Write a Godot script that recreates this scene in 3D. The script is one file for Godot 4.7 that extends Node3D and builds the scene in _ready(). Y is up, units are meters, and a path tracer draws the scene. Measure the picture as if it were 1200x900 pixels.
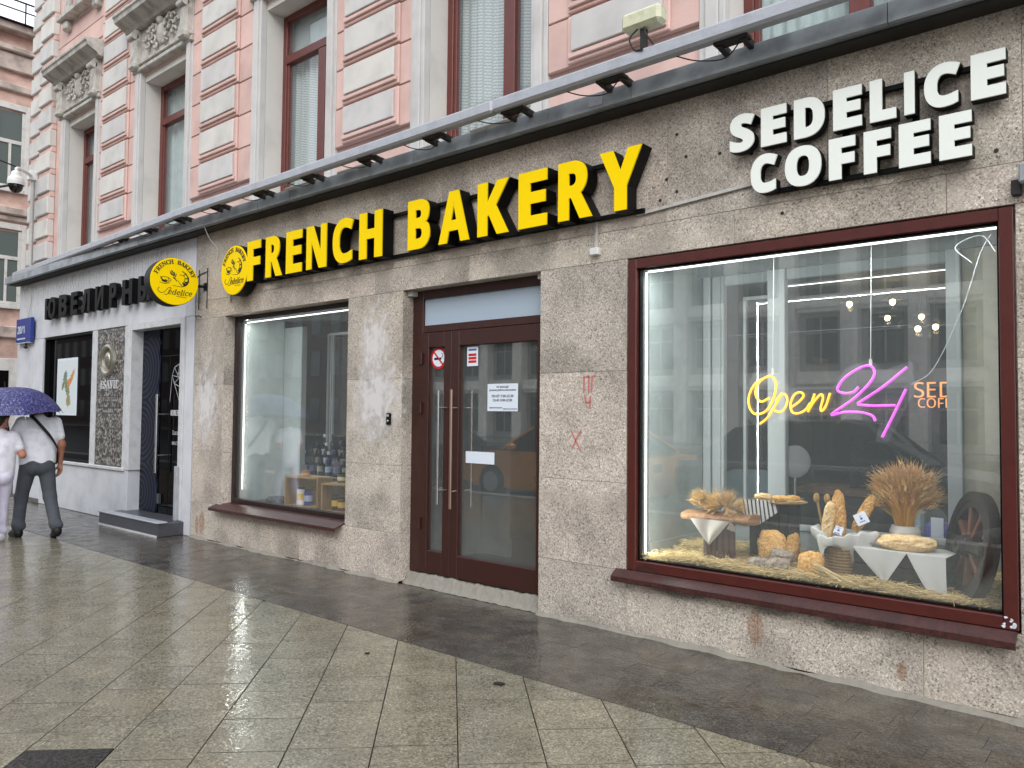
extends Node3D
# A wet city street with a bakery shop front. Facade plane z = 0, street towards +z, x along the facade, metres.

# ---------------------------------------------------------------- mesh maker
class Maker:
	var v := PackedVector3Array()
	var n := PackedVector3Array()
	var u := PackedVector2Array()
	var c := PackedColorArray()
	var tint := Color(1, 1, 1)
	var tinted := false

	func put(p: Vector3, nn: Vector3, uv := Vector2.ZERO) -> void:
		v.append(p); n.append(nn); u.append(uv)
		if tinted:
			c.append(tint)

	func face(pts: Array, hint: Vector3) -> void:   # flat convex polygon facing hint
		var nn: Vector3 = (pts[1] - pts[0]).cross(pts[2] - pts[0])
		if nn.length_squared() < 1e-16:
			return
		nn = nn.normalized()
		var rev := nn.dot(hint) < 0.0
		if rev:
			nn = -nn
		for i in range(1, pts.size() - 1):
			put(pts[0], nn)
			if rev:
				put(pts[i], nn); put(pts[i + 1], nn)
			else:
				put(pts[i + 1], nn); put(pts[i], nn)

	func quad_uv(a: Vector3, b: Vector3, cc: Vector3, d: Vector3) -> void:   # counter-clockwise seen from outside; a is bottom left
		var nn := (b - a).cross(cc - a).normalized()
		put(a, nn, Vector2(0, 1)); put(cc, nn, Vector2(1, 0)); put(b, nn, Vector2(1, 1))
		put(a, nn, Vector2(0, 1)); put(d, nn, Vector2(0, 0)); put(cc, nn, Vector2(1, 0))

	func box(lo: Vector3, hi: Vector3, b := 0.0, xf := Transform3D.IDENTITY) -> void:
		var ce := (lo + hi) / 2
		var h := (hi - lo).abs() / 2
		b = minf(b, minf(h.x, minf(h.y, h.z)) * 0.9)
		var p := func(ax: int, sx: float, sy: float, sz: float) -> Vector3:
			var q := Vector3(sx * (h.x - (0.0 if ax == 0 else b)), sy * (h.y - (0.0 if ax == 1 else b)), sz * (h.z - (0.0 if ax == 2 else b)))
			return xf * (ce + q)
		for s in [-1.0, 1.0]:
			face([p.call(0, s, -1.0, -1.0), p.call(0, s, 1.0, -1.0), p.call(0, s, 1.0, 1.0), p.call(0, s, -1.0, 1.0)], xf.basis.x * s)
			face([p.call(1, -1.0, s, -1.0), p.call(1, 1.0, s, -1.0), p.call(1, 1.0, s, 1.0), p.call(1, -1.0, s, 1.0)], xf.basis.y * s)
			face([p.call(2, -1.0, -1.0, s), p.call(2, 1.0, -1.0, s), p.call(2, 1.0, 1.0, s), p.call(2, -1.0, 1.0, s)], xf.basis.z * s)
		if b <= 0.0:
			return
		for s in [-1.0, 1.0]:
			for t in [-1.0, 1.0]:
				face([p.call(0, s, t, -1.0), p.call(0, s, t, 1.0), p.call(1, s, t, 1.0), p.call(1, s, t, -1.0)], xf.basis.x * s + xf.basis.y * t)
				face([p.call(0, s, -1.0, t), p.call(0, s, 1.0, t), p.call(2, s, 1.0, t), p.call(2, s, -1.0, t)], xf.basis.x * s + xf.basis.z * t)
				face([p.call(1, -1.0, s, t), p.call(1, 1.0, s, t), p.call(2, 1.0, s, t), p.call(2, -1.0, s, t)], xf.basis.y * s + xf.basis.z * t)
				for r in [-1.0, 1.0]:
					face([p.call(0, s, t, r), p.call(1, s, t, r), p.call(2, s, t, r)], xf.basis.x * s + xf.basis.y * t + xf.basis.z * r)

	func bar(a: Vector3, b: Vector3, w: float, d: float, bev := 0.0, side := Vector3.UP) -> void:   # box beam from a to b
		var y := (b - a).normalized()
		var x := side.cross(y)
		if x.length() < 0.01:
			x = Vector3.RIGHT.cross(y)
		x = x.normalized()
		var z := x.cross(y).normalized()
		box(Vector3(-w / 2, 0, -d / 2), Vector3(w / 2, (b - a).length(), d / 2), bev, Transform3D(Basis(x, y, z), a))

	func grid(g: Array, wrap_u := false, wrap_v := false, outward := Vector3.INF) -> void:   # g[i][j]: smooth surface; outward: a point inside it, to turn normals away from
		var nu := g.size()
		var nv: int = g[0].size()
		var nr := []
		var flip := 0.0
		for i in nu:
			var row := PackedVector3Array()
			for j in nv:
				var ia := (i - 1 + nu) % nu if wrap_u else maxi(i - 1, 0)
				var ib := (i + 1) % nu if wrap_u else mini(i + 1, nu - 1)
				var ja := (j - 1 + nv) % nv if wrap_v else maxi(j - 1, 0)
				var jb := (j + 1) % nv if wrap_v else mini(j + 1, nv - 1)
				var q: Vector3 = (g[ib][j] - g[ia][j]).cross(g[i][jb] - g[i][ja])
				if q.length_squared() < 1e-18:
					var i2 := mini(maxi(i, 1), nu - 2) if nu > 2 else i
					var j2 := mini(maxi(j, 1), nv - 2) if nv > 2 else j
					q = (g[mini(i2 + 1, nu - 1)][j2] - g[maxi(i2 - 1, 0)][j2]).cross(g[i2][mini(j2 + 1, nv - 1)] - g[i2][maxi(j2 - 1, 0)])
				q = q.normalized()
				row.append(q)
				if outward != Vector3.INF:
					flip += q.dot((g[i][j] - outward).normalized())
			nr.append(row)
		var sgn := -1.0 if flip < 0.0 else 1.0
		for i in (nu if wrap_u else nu - 1):
			for j in (nv if wrap_v else nv - 1):
				var i2 := (i + 1) % nu
				var j2 := (j + 1) % nv
				var uv := [Vector2(float(i) / (nu - 1), float(j) / (nv - 1)), Vector2(float(i + 1) / (nu - 1), float(j) / (nv - 1)), Vector2(float(i + 1) / (nu - 1), float(j + 1) / (nv - 1)), Vector2(float(i) / (nu - 1), float(j + 1) / (nv - 1))]
				var id := [[i, j], [i2, j], [i2, j2], [i, j2]]
				for t in [[0, 2, 1], [0, 3, 2]]:
					var o: Array = t if sgn > 0 else [t[0], t[2], t[1]]
					for k in o:
						put(g[id[k][0]][id[k][1]], nr[id[k][0]][id[k][1]] * sgn, uv[k])

	func tube(pts: Array, r, sides := 8, caps := true, closed := false) -> void:   # r: a number or one per point
		var g := []
		var prev := Vector3.ZERO
		var m := pts.size()
		for i in m:
			var a: Vector3 = pts[(i - 1 + m) % m] if closed else pts[maxi(i - 1, 0)]
			var b: Vector3 = pts[(i + 1) % m] if closed else pts[mini(i + 1, m - 1)]
			var t := (b - a).normalized()
			var x := prev - t * prev.dot(t)
			if x.length() < 0.01:
				x = t.cross(Vector3.UP) if absf(t.y) < 0.9 else t.cross(Vector3.RIGHT)
			x = x.normalized()
			prev = x
			var y := t.cross(x)
			var rr: float = r[i] if r is Array else r
			var row := []
			for k in sides:
				var an := TAU * k / sides
				row.append(pts[i] + (x * cos(an) + y * sin(an)) * rr)
			g.append(row)
		ring_grid(g, pts, closed)
		if caps and not closed:
			face(g[0], pts[0] - pts[1]); face(g[m - 1], pts[m - 1] - pts[m - 2])

	func ring_grid(g: Array, centres: Array, closed := false) -> void:   # rings joined, normals away from each ring's centre
		var m := g.size()
		var k: int = g[0].size()
		for i in (m if closed else m - 1):
			var i2 := (i + 1) % m
			for j in k:
				var j2 := (j + 1) % k
				var q := [[i, j], [i2, j], [i2, j2], [i, j2]]
				var nn: Vector3 = (g[i2][j] - g[i][j]).cross(g[i][j2] - g[i][j])
				var fl: bool = nn.dot(g[i][j] - centres[i] + g[i2][j2] - centres[i2]) > 0.0
				for t in [[0, 1, 2], [0, 2, 3]]:
					var o: Array = [t[0], t[1], t[2]] if not fl else [t[0], t[2], t[1]]
					for e in o:
						var w: Array = q[e]
						put(g[w[0]][w[1]], (g[w[0]][w[1]] - centres[w[0]]).normalized())

	func lathe(prof: Array, sides := 24, xf := Transform3D.IDENTITY) -> void:   # prof: Vector2(r, y) upwards, turned round y
		for i in prof.size() - 1:
			var a: Vector2 = prof[i]
			var b: Vector2 = prof[i + 1]
			var d := b - a
			var nr := Vector2(d.y, -d.x).normalized()
			for k in sides:
				var a0 := TAU * k / sides
				var a1 := TAU * (k + 1) / sides
				var e0 := Vector3(cos(a0), 0, sin(a0))
				var e1 := Vector3(cos(a1), 0, sin(a1))
				var n0 := xf.basis * (e0 * nr.x + Vector3.UP * nr.y)
				var n1 := xf.basis * (e1 * nr.x + Vector3.UP * nr.y)
				var p := [xf * (e0 * a.x + Vector3.UP * a.y), xf * (e1 * a.x + Vector3.UP * a.y), xf * (e1 * b.x + Vector3.UP * b.y), xf * (e0 * b.x + Vector3.UP * b.y)]
				put(p[0], n0); put(p[1], n1); put(p[2], n1)
				put(p[0], n0); put(p[2], n1); put(p[3], n0)

	func prism(poly: PackedVector2Array, z0: float, z1: float, bev := 0.0, xf := Transform3D.IDENTITY, back := true) -> void:   # polygon in xy pushed from z0 to z1 (front)
		if Geometry2D.is_polygon_clockwise(poly):
			poly = poly.duplicate(); poly.reverse()
		var inner := poly
		if bev > 0.0:
			var o := Geometry2D.offset_polygon(poly, -bev, Geometry2D.JOIN_MITER)
			if o.size() == 1 and o[0].size() == poly.size():
				inner = o[0]
				if Geometry2D.is_polygon_clockwise(inner):
					inner.reverse()
				var best := 0
				var bd := INF
				for k in inner.size():
					var dd := inner[k].distance_to(poly[0])
					if dd < bd:
						bd = dd; best = k
				var rot := PackedVector2Array()
				for k in inner.size():
					rot.append(inner[(k + best) % inner.size()])
				inner = rot
			else:
				bev = 0.0
		var m := poly.size()
		var zf := z1 - bev if z1 > z0 else z1 + bev
		var dirz := 1.0 if z1 > z0 else -1.0
		for i in m:
			var a := poly[i]
			var b := poly[(i + 1) % m]
			var nn := Vector2(b.y - a.y, a.x - b.x)
			var hint := xf.basis * Vector3(nn.x, nn.y, 0)
			face([xf * Vector3(a.x, a.y, z0), xf * Vector3(b.x, b.y, z0), xf * Vector3(b.x, b.y, zf), xf * Vector3(a.x, a.y, zf)], hint)
			if bev > 0.0:
				face([xf * Vector3(a.x, a.y, zf), xf * Vector3(b.x, b.y, zf), xf * Vector3(inner[(i + 1) % m].x, inner[(i + 1) % m].y, z1), xf * Vector3(inner[i].x, inner[i].y, z1)], hint + xf.basis.z * dirz * nn.length())
		var tr := Geometry2D.triangulate_polygon(inner)
		for i in range(0, tr.size(), 3):
			face([xf * Vector3(inner[tr[i]].x, inner[tr[i]].y, z1), xf * Vector3(inner[tr[i + 1]].x, inner[tr[i + 1]].y, z1), xf * Vector3(inner[tr[i + 2]].x, inner[tr[i + 2]].y, z1)], xf.basis.z * dirz)
		if back:
			tr = Geometry2D.triangulate_polygon(poly)
			for i in range(0, tr.size(), 3):
				face([xf * Vector3(poly[tr[i]].x, poly[tr[i]].y, z0), xf * Vector3(poly[tr[i + 1]].x, poly[tr[i + 1]].y, z0), xf * Vector3(poly[tr[i + 2]].x, poly[tr[i + 2]].y, z0)], -xf.basis.z * dirz)

	func blob(xf: Transform3D, nu := 24, nv := 14, f = null) -> void:   # unit ball, each direction's radius from f
		var g := []
		for j in nv + 1:
			var th := PI * j / nv
			var row := []
			for i in nu:
				var ph := TAU * i / nu
				var d := Vector3(sin(th) * cos(ph), cos(th), sin(th) * sin(ph))
				var r: float = f.call(d) if f != null else 1.0
				row.append(xf * (d * r))
			g.append(row)
		grid(g, false, true, xf.origin)

	func strip(pts: Array, w: float, nn: Vector3, h := 0.004) -> void:   # raised flat band along a path
		for i in pts.size() - 1:
			var t: Vector3 = (pts[i + 1] - pts[i]).normalized()
			var s := nn.cross(t).normalized() * w / 2
			var up := nn * h
			var e := t * w * 0.3
			face([pts[i] - s + up - e, pts[i] + s + up - e, pts[i + 1] + s + up + e, pts[i + 1] - s + up + e], nn)
			face([pts[i] - s - e, pts[i] - s + up - e, pts[i + 1] - s + up + e, pts[i + 1] - s + e], -s)
			face([pts[i] + s - e, pts[i] + s + up - e, pts[i + 1] + s + up + e, pts[i + 1] + s + e], s)

	func mesh() -> ArrayMesh:
		var a := []
		a.resize(Mesh.ARRAY_MAX)
		a[Mesh.ARRAY_VERTEX] = v
		a[Mesh.ARRAY_NORMAL] = n
		a[Mesh.ARRAY_TEX_UV] = u
		if tinted:
			a[Mesh.ARRAY_COLOR] = c
		var m := ArrayMesh.new()
		if v.size() > 0:
			m.add_surface_from_arrays(Mesh.PRIMITIVE_TRIANGLES, a)
		return m

# ---------------------------------------------------------------- objects
var taken := {}

func numbered(called: String, parent: Node) -> String:
	var key := str(parent.get_instance_id()) + called
	var k: int = taken.get(key, 0)
	taken[key] = k + 1
	return called if k == 0 else "%s_%03d" % [called, k]

func obj(called: String, m, mat: Material, parent: Node = null, at := Transform3D.IDENTITY) -> MeshInstance3D:
	var p: Node = parent if parent else self
	var o := MeshInstance3D.new()
	o.name = numbered(called, p)
	o.mesh = m.mesh() if m is Maker else m
	o.material_override = mat
	o.transform = at
	p.add_child(o, true)
	return o

func tag(o: Node, label: String, category := "", group := "", kind := "") -> Node:
	if label: o.set_meta("label", label)
	if category: o.set_meta("category", category)
	if group: o.set_meta("group", group)
	if kind: o.set_meta("kind", kind)
	return o

func thing(called: String, label: String, category: String, at := Vector3.ZERO, turn := 0.0, group := "") -> Node3D:
	var o := Node3D.new()
	o.name = numbered(called, self)
	add_child(o, true)
	o.position = at
	o.rotation.y = turn
	tag(o, label, category, group)
	return o

func structure(called: String) -> Node3D:
	var o := Node3D.new()
	o.name = numbered(called, self)
	add_child(o, true)
	o.set_meta("kind", "structure")
	return o

func boxm(lo: Vector3, hi: Vector3, b := 0.0) -> Maker:
	var m := Maker.new()
	m.box(lo, hi, b)
	return m

func bx(called: String, lo: Vector3, hi: Vector3, b: float, mat: Material, parent: Node = null) -> MeshInstance3D:
	return obj(called, boxm(lo, hi, b), mat, parent)

var rng := RandomNumberGenerator.new()

func rr(a: float, b: float) -> float:
	return rng.randf_range(a, b)

func rv(r: float) -> Vector3:
	return Vector3(rr(-r, r), rr(-r, r), rr(-r, r))

func spline(pts: Array, per := 6, closed := false) -> Array:   # Catmull-Rom through points
	var out := []
	var m := pts.size()
	for i in (m if closed else m - 1):
		var p0 = pts[(i - 1 + m) % m] if closed or i > 0 else pts[0] * 2.0 - pts[1]
		var p1 = pts[i]
		var p2 = pts[(i + 1) % m]
		var p3 = pts[(i + 2) % m] if closed or i + 2 < m else pts[m - 1] * 2.0 - pts[m - 2]
		for k in per:
			var t := float(k) / per
			out.append(0.5 * ((p1 * 2.0) + (p2 - p0) * t + (p0 * 2.0 - p1 * 5.0 + p2 * 4.0 - p3) * t * t + (p1 * 3.0 - p0 - p2 * 3.0 + p3) * t * t * t))
	if not closed:
		out.append(pts[m - 1])
	return out

# ---------------------------------------------------------------- textures
var tex := {}

func noise(kind: int, freq: float, sd: int, oct := 1, gain := 0.5) -> FastNoiseLite:
	var f := FastNoiseLite.new()
	f.noise_type = kind
	f.frequency = freq
	f.seed = sd
	f.fractal_type = FastNoiseLite.FRACTAL_FBM if oct > 1 else FastNoiseLite.FRACTAL_NONE
	f.fractal_octaves = oct
	f.fractal_gain = gain
	return f

func cells(freq: float, sd: int) -> FastNoiseLite:
	var f := noise(FastNoiseLite.TYPE_CELLULAR, freq, sd)
	f.cellular_return_type = FastNoiseLite.RETURN_CELL_VALUE
	f.cellular_jitter = 1.0
	return f

func gray(f: FastNoiseLite, s: int) -> PackedByteArray:
	var im := f.get_seamless_image(s, s)
	im.convert(Image.FORMAT_L8)
	return im.get_data()

func from_bytes(d: PackedByteArray, s: int, rgb: bool) -> ImageTexture:
	var im := Image.create_from_data(s, s, false, Image.FORMAT_RGB8 if rgb else Image.FORMAT_L8, d)
	return ImageTexture.create_from_image(im)

func lut(stops: Array) -> PackedByteArray:   # [[pos, Color sRGB], ...] -> 256 x rgb
	var out := PackedByteArray()
	for i in 256:
		var t := i / 255.0
		var k := 0
		while k < stops.size() - 2 and t > stops[k + 1][0]:
			k += 1
		var a: float = stops[k][0]
		var b: float = stops[k + 1][0]
		var c: Color = stops[k][1].lerp(stops[k + 1][1], clampf((t - a) / maxf(b - a, 1e-4), 0, 1))
		out.append(int(c.r * 255)); out.append(int(c.g * 255)); out.append(int(c.b * 255))
	return out

func mixed(s: int, layers: Array, stops: Array) -> ImageTexture:   # weighted sum of noises, stretched, through a colour ramp
	var ds := []
	for l in layers:
		ds.append(gray(l[0], s))
	var l3 := lut(stops)
	var out := PackedByteArray()
	out.resize(s * s * 3)
	var w0: float = layers[0][1]
	var d0: PackedByteArray = ds[0]
	var two := layers.size() > 1
	var d1: PackedByteArray = ds[1] if two else d0
	var w1: float = layers[1][1] if two else 0.0
	var three := layers.size() > 2
	var d2: PackedByteArray = ds[2] if three else d0
	var w2: float = layers[2][1] if three else 0.0
	for i in s * s:
		var x := clampi(int(d0[i] * w0 + d1[i] * w1 + d2[i] * w2), 0, 255) * 3
		out[i * 3] = l3[x]; out[i * 3 + 1] = l3[x + 1]; out[i * 3 + 2] = l3[x + 2]
	return from_bytes(out, s, true)

func bump(f: FastNoiseLite, s: int, strength: float) -> ImageTexture:
	var im := f.get_seamless_image(s, s)
	im.convert(Image.FORMAT_RGBA8)
	im.bump_map_to_normal_map(strength)
	return ImageTexture.create_from_image(im)

func g3(x: float) -> Color:
	return Color(x, x, x)

func make_textures() -> void:
	var V := FastNoiseLite.TYPE_VALUE
	var S := FastNoiseLite.TYPE_SIMPLEX_SMOOTH
	# speckled granite: crystals of pale feldspar, grey quartz and black mica
	tex.granite = mixed(1024, [[cells(0.24, 3), 0.66], [cells(0.4, 9), 0.36], [noise(S, 0.01, 5, 4), 0.1]], [[0.0, Color(0.3, 0.285, 0.265)], [0.14, Color(0.45, 0.43, 0.4)], [0.26, Color(0.665, 0.635, 0.59)], [0.5, Color(0.74, 0.71, 0.655)], [0.75, Color(0.8, 0.77, 0.715)], [0.92, Color(0.88, 0.855, 0.805)], [1.0, Color(0.93, 0.915, 0.875)]])
	tex.granite_n = bump(cells(0.24, 3), 512, 2.0)
	# paving granite, finer, sandy grey
	tex.paver = mixed(1024, [[cells(0.21, 13), 0.62], [cells(0.4, 19), 0.3], [noise(S, 0.006, 15, 4), 0.25]], [[0.0, Color(0.24, 0.23, 0.205)], [0.25, Color(0.4, 0.385, 0.345)], [0.5, Color(0.5, 0.48, 0.43)], [0.8, Color(0.575, 0.555, 0.5)], [1.0, Color(0.69, 0.67, 0.615)]])
	tex.sett = mixed(1024, [[cells(0.25, 23), 0.5], [cells(0.42, 29), 0.3], [noise(S, 0.008, 25, 4), 0.3]], [[0.0, Color(0.13, 0.125, 0.12)], [0.3, Color(0.245, 0.235, 0.225)], [0.6, Color(0.32, 0.308, 0.29)], [1.0, Color(0.45, 0.435, 0.41)]])
	tex.cloudy = mixed(512, [[noise(S, 0.008, 31, 5), 1.0]], [[0.0, g3(0.78)], [0.35, g3(0.9)], [0.6, g3(1.0)], [1.0, g3(1.0)]])
	tex.worn = mixed(512, [[noise(S, 0.03, 35, 5, 0.7), 1.0]], [[0.0, g3(0.55)], [0.35, g3(0.8)], [0.6, g3(0.95)], [0.8, g3(1.0)], [1.0, g3(1.0)]])
	tex.mild = mixed(512, [[noise(S, 0.006, 33, 5), 1.0]], [[0.0, g3(0.94)], [0.35, g3(0.975)], [0.6, g3(1.0)], [1.0, g3(1.0)]])
	tex.wetness = mixed(512, [[noise(S, 0.011, 41, 4), 1.0]], [[0.0, g3(0.3)], [0.4, g3(0.45)], [0.62, g3(0.8)], [1.0, g3(1.0)]])
	tex.rough_n = bump(noise(S, 0.09, 51, 3), 512, 4.0)
	tex.fine_n = bump(noise(V, 0.35, 53, 2), 512, 3.0)
	tex.wave_n = bump(noise(S, 0.012, 57, 3), 512, 5.0)
	tex.fold_n = bump(noise(S, 0.012, 59, 2, 0.4), 256, 9.0)
	tex.plaster = mixed(512, [[noise(S, 0.01, 61, 5, 0.6), 0.8], [noise(V, 0.3, 63, 2), 0.2]], [[0.0, g3(0.84)], [0.3, g3(0.94)], [0.6, g3(1.0)], [1.0, g3(1.0)]])
	# streaked wood grain: noise drawn out along v
	var wd := gray(noise(S, 0.03, 71, 4, 0.6), 512)
	var we := gray(noise(V, 0.25, 73, 2), 512)
	var o := PackedByteArray()
	o.resize(512 * 512 * 3)
	for y in 512:
		for x in 512:
			var a := wd[((x * 3) % 512) + (y / 10) * 512]
			var b := we[x + (y / 24) * 512]
			var t := clampi(int(a * 0.65 + b * 0.4), 0, 255)
			t = int(110 + t * 0.55)
			o[(y * 512 + x) * 3] = t; o[(y * 512 + x) * 3 + 1] = int(t * 0.97); o[(y * 512 + x) * 3 + 2] = int(t * 0.93)
	tex.wood = from_bytes(o, 512, true)
	tex.crust = mixed(512, [[noise(S, 0.02, 81, 5, 0.65), 0.75], [cells(0.12, 83), 0.3]], [[0.0, Color(0.5, 0.3, 0.13)], [0.3, Color(0.72, 0.49, 0.22)], [0.5, Color(0.84, 0.65, 0.36)], [0.72, Color(0.92, 0.79, 0.55)], [1.0, Color(0.97, 0.92, 0.8)]])
	tex.crust_light = mixed(512, [[noise(S, 0.02, 82, 5, 0.65), 0.75], [cells(0.12, 84), 0.3]], [[0.0, Color(0.62, 0.42, 0.22)], [0.3, Color(0.8, 0.62, 0.38)], [0.55, Color(0.9, 0.77, 0.55)], [0.8, Color(0.95, 0.88, 0.72)], [1.0, Color(0.98, 0.94, 0.84)]])
	tex.rye = mixed(512, [[noise(S, 0.025, 85, 5, 0.65), 0.8], [cells(0.12, 87), 0.25]], [[0.0, Color(0.3, 0.25, 0.2)], [0.4, Color(0.5, 0.44, 0.38)], [0.65, Color(0.66, 0.61, 0.55)], [1.0, Color(0.85, 0.82, 0.77)]])
	# woven cloth
	var cl := Image.create(64, 64, false, Image.FORMAT_RGB8)
	for y in 64:
		for x in 64:
			var t := 0.86 + 0.1 * sin(x * TAU / 4.0) * sin(y * TAU / 4.0) + 0.04 * sin(x * 0.7 + y * 1.9)
			cl.set_pixel(x, y, g3(clampf(t, 0, 1)))
	tex.cloth = ImageTexture.create_from_image(cl)
	# umbrella print: small white scribbles on navy
	var ui := cells(0.16, 91)
	ui.cellular_return_type = FastNoiseLite.RETURN_DISTANCE2_SUB
	tex.umbrella = mixed(512, [[ui, 0.75], [noise(S, 0.06, 93, 3), 0.35]], [[0.0, Color(0.8, 0.8, 0.92)], [0.2, Color(0.5, 0.5, 0.74)], [0.26, Color(0.105, 0.1, 0.3)], [0.6, Color(0.08, 0.075, 0.24)], [1.0, Color(0.05, 0.048, 0.17)]])
	# dark stone veneer with strong mottling, for the plaque beside the jeweller's window
	tex.mottle = mixed(512, [[noise(V, 0.05, 95, 3), 1.0]], [[0.0, g3(0.1)], [0.35, Color(0.2, 0.19, 0.18)], [0.5, Color(0.42, 0.4, 0.38)], [0.7, Color(0.62, 0.6, 0.57)], [1.0, Color(0.75, 0.73, 0.7)]])
	# soft mark for stains: alpha falls off with noise
	tex.stain = splotch(128, 101, 0.75, 2.2)
	tex.patch = splotch(256, 103, 0.8, 0.9)
	tex.bird = bird_print()
	tex.curtain = null
	var cu := Image.create(64, 64, false, Image.FORMAT_RGB8)
	for y in 64:
		for x in 64:
			var t := 0.82 + 0.1 * sin(y * TAU / 8.0) + (0.06 if (x + (y / 8) * 4) % 8 < 3 else 0.0)
			cu.set_pixel(x, y, g3(clampf(t, 0, 1)))
	tex.lace = ImageTexture.create_from_image(cu)
	# black panel with raised wave rings beside the jeweller's door
	var wr := Image.create(256, 256, false, Image.FORMAT_RGB8)
	for y in 256:
		for x in 256:
			var d := Vector2(x - 128, (y % 128) - 64).length()
			var e := 0.5 + 0.5 * sin(d * 0.55)
			wr.set_pixel(x, y, Color(0.04, 0.045, 0.07).lerp(Color(0.2, 0.22, 0.32), e * e))
	tex.rings = ImageTexture.create_from_image(wr)

func splotch(s: int, sd: int, most: float, edge: float) -> ImageTexture:
	var f := noise(FastNoiseLite.TYPE_SIMPLEX_SMOOTH, 5.0 / s, sd, 4, 0.6)
	var im := Image.create(s, s, false, Image.FORMAT_RGBA8)
	for y in s:
		for x in s:
			var d := Vector2(x - s / 2.0, y - s / 2.0).length() / (s / 2.0)
			var a := clampf((1.0 - d) * edge * 1.6 + f.get_noise_2d(x, y) * 0.9 - 0.15, 0, 1) * clampf((1.0 - maxf(absf(x - s / 2.0), absf(y - s / 2.0)) / (s / 2.0)) * 8.0, 0, 1)
			im.set_pixel(x, y, Color(1, 1, 1, a * most))
	return ImageTexture.create_from_image(im)

func bird_print() -> ImageTexture:   # the print on the jeweller's poster: a small bird of leaves with orange wings
	var im := Image.create(128, 256, false, Image.FORMAT_RGB8)
	im.fill(Color(0.83, 0.86, 0.87))
	var f := noise(FastNoiseLite.TYPE_SIMPLEX_SMOOTH, 0.08, 7, 3)
	var lobes := [[Vector2(52, 80), Vector2(13, 30), 0.15, Color(0.32, 0.42, 0.4)], [Vector2(66, 130), Vector2(14, 50), -0.25, Color(0.4, 0.45, 0.28)], [Vector2(78, 195), Vector2(15, 32), 0.0, Color(0.55, 0.5, 0.3)], [Vector2(94, 90), Vector2(10, 46), 0.45, Color(0.75, 0.5, 0.22)], [Vector2(80, 108), Vector2(14, 18), 0.4, Color(0.82, 0.45, 0.2)], [Vector2(40, 118), Vector2(8, 26), 0.35, Color(0.36, 0.4, 0.32)]]
	for y in 256:
		for x in 128:
			for l in lobes:
				var q: Vector2 = (Vector2(x, y) - l[0]).rotated(-l[2])
				var e: float = (q / l[1]).length() + f.get_noise_2d(x, y) * 0.45
				if e < 1.0:
					var c: Color = l[3]
					im.set_pixel(x, y, c.lightened(clampf(f.get_noise_2d(x * 2.0, y * 2.0) * 0.6 + 0.1, 0, 0.6)))
	return ImageTexture.create_from_image(im)

# ---------------------------------------------------------------- materials
var mats := {}

func mat(key: String, col: Color, rough := 0.6, opt := {}) -> StandardMaterial3D:   # col in sRGB
	if mats.has(key):
		return mats[key]
	var m := StandardMaterial3D.new()
	m.resource_name = key
	m.albedo_color = col
	m.roughness = rough
	if opt.has("metal"): m.metallic = opt.metal
	if opt.has("spec"): m.metallic_specular = opt.spec
	if opt.has("map"): m.albedo_texture = opt.map
	if opt.has("tri"):
		m.uv1_triplanar = true
		m.uv1_world_triplanar = opt.get("world", true)
		m.uv1_scale = Vector3.ONE / opt.tri if not opt.tri is Vector3 else opt.tri
	if opt.has("nmap"):
		m.normal_enabled = true
		m.normal_texture = opt.nmap
		m.normal_scale = opt.get("ns", 0.5)
	if opt.has("rmap"):
		m.roughness_texture = opt.rmap
		m.roughness_texture_channel = BaseMaterial3D.TEXTURE_CHANNEL_RED
	if opt.has("detail"):
		m.detail_enabled = true
		m.detail_blend_mode = BaseMaterial3D.BLEND_MODE_MUL
		m.detail_albedo = opt.detail
		m.detail_uv_layer = BaseMaterial3D.DETAIL_UV_2
		m.uv2_triplanar = true
		m.uv2_world_triplanar = true
		m.uv2_scale = Vector3.ONE / opt.get("dsize", 3.0)
	if opt.has("emit"):
		m.emission_enabled = true
		m.emission = opt.emit
		m.emission_energy_multiplier = opt.get("energy", 1.0)
	if opt.has("coat"):
		m.clearcoat_enabled = true
		m.clearcoat = opt.coat
		m.clearcoat_roughness = opt.get("coat_rough", 0.1)
	if opt.has("alpha"):
		m.transparency = BaseMaterial3D.TRANSPARENCY_ALPHA
		m.albedo_color.a = opt.alpha
	if opt.has("rim"):
		m.rim_enabled = true
		m.rim = opt.rim
	if opt.has("back"):
		m.backlight_enabled = true
		m.backlight = opt.back
	if opt.has("vc"):
		m.vertex_color_use_as_albedo = true
	mats[key] = m
	return m

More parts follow.
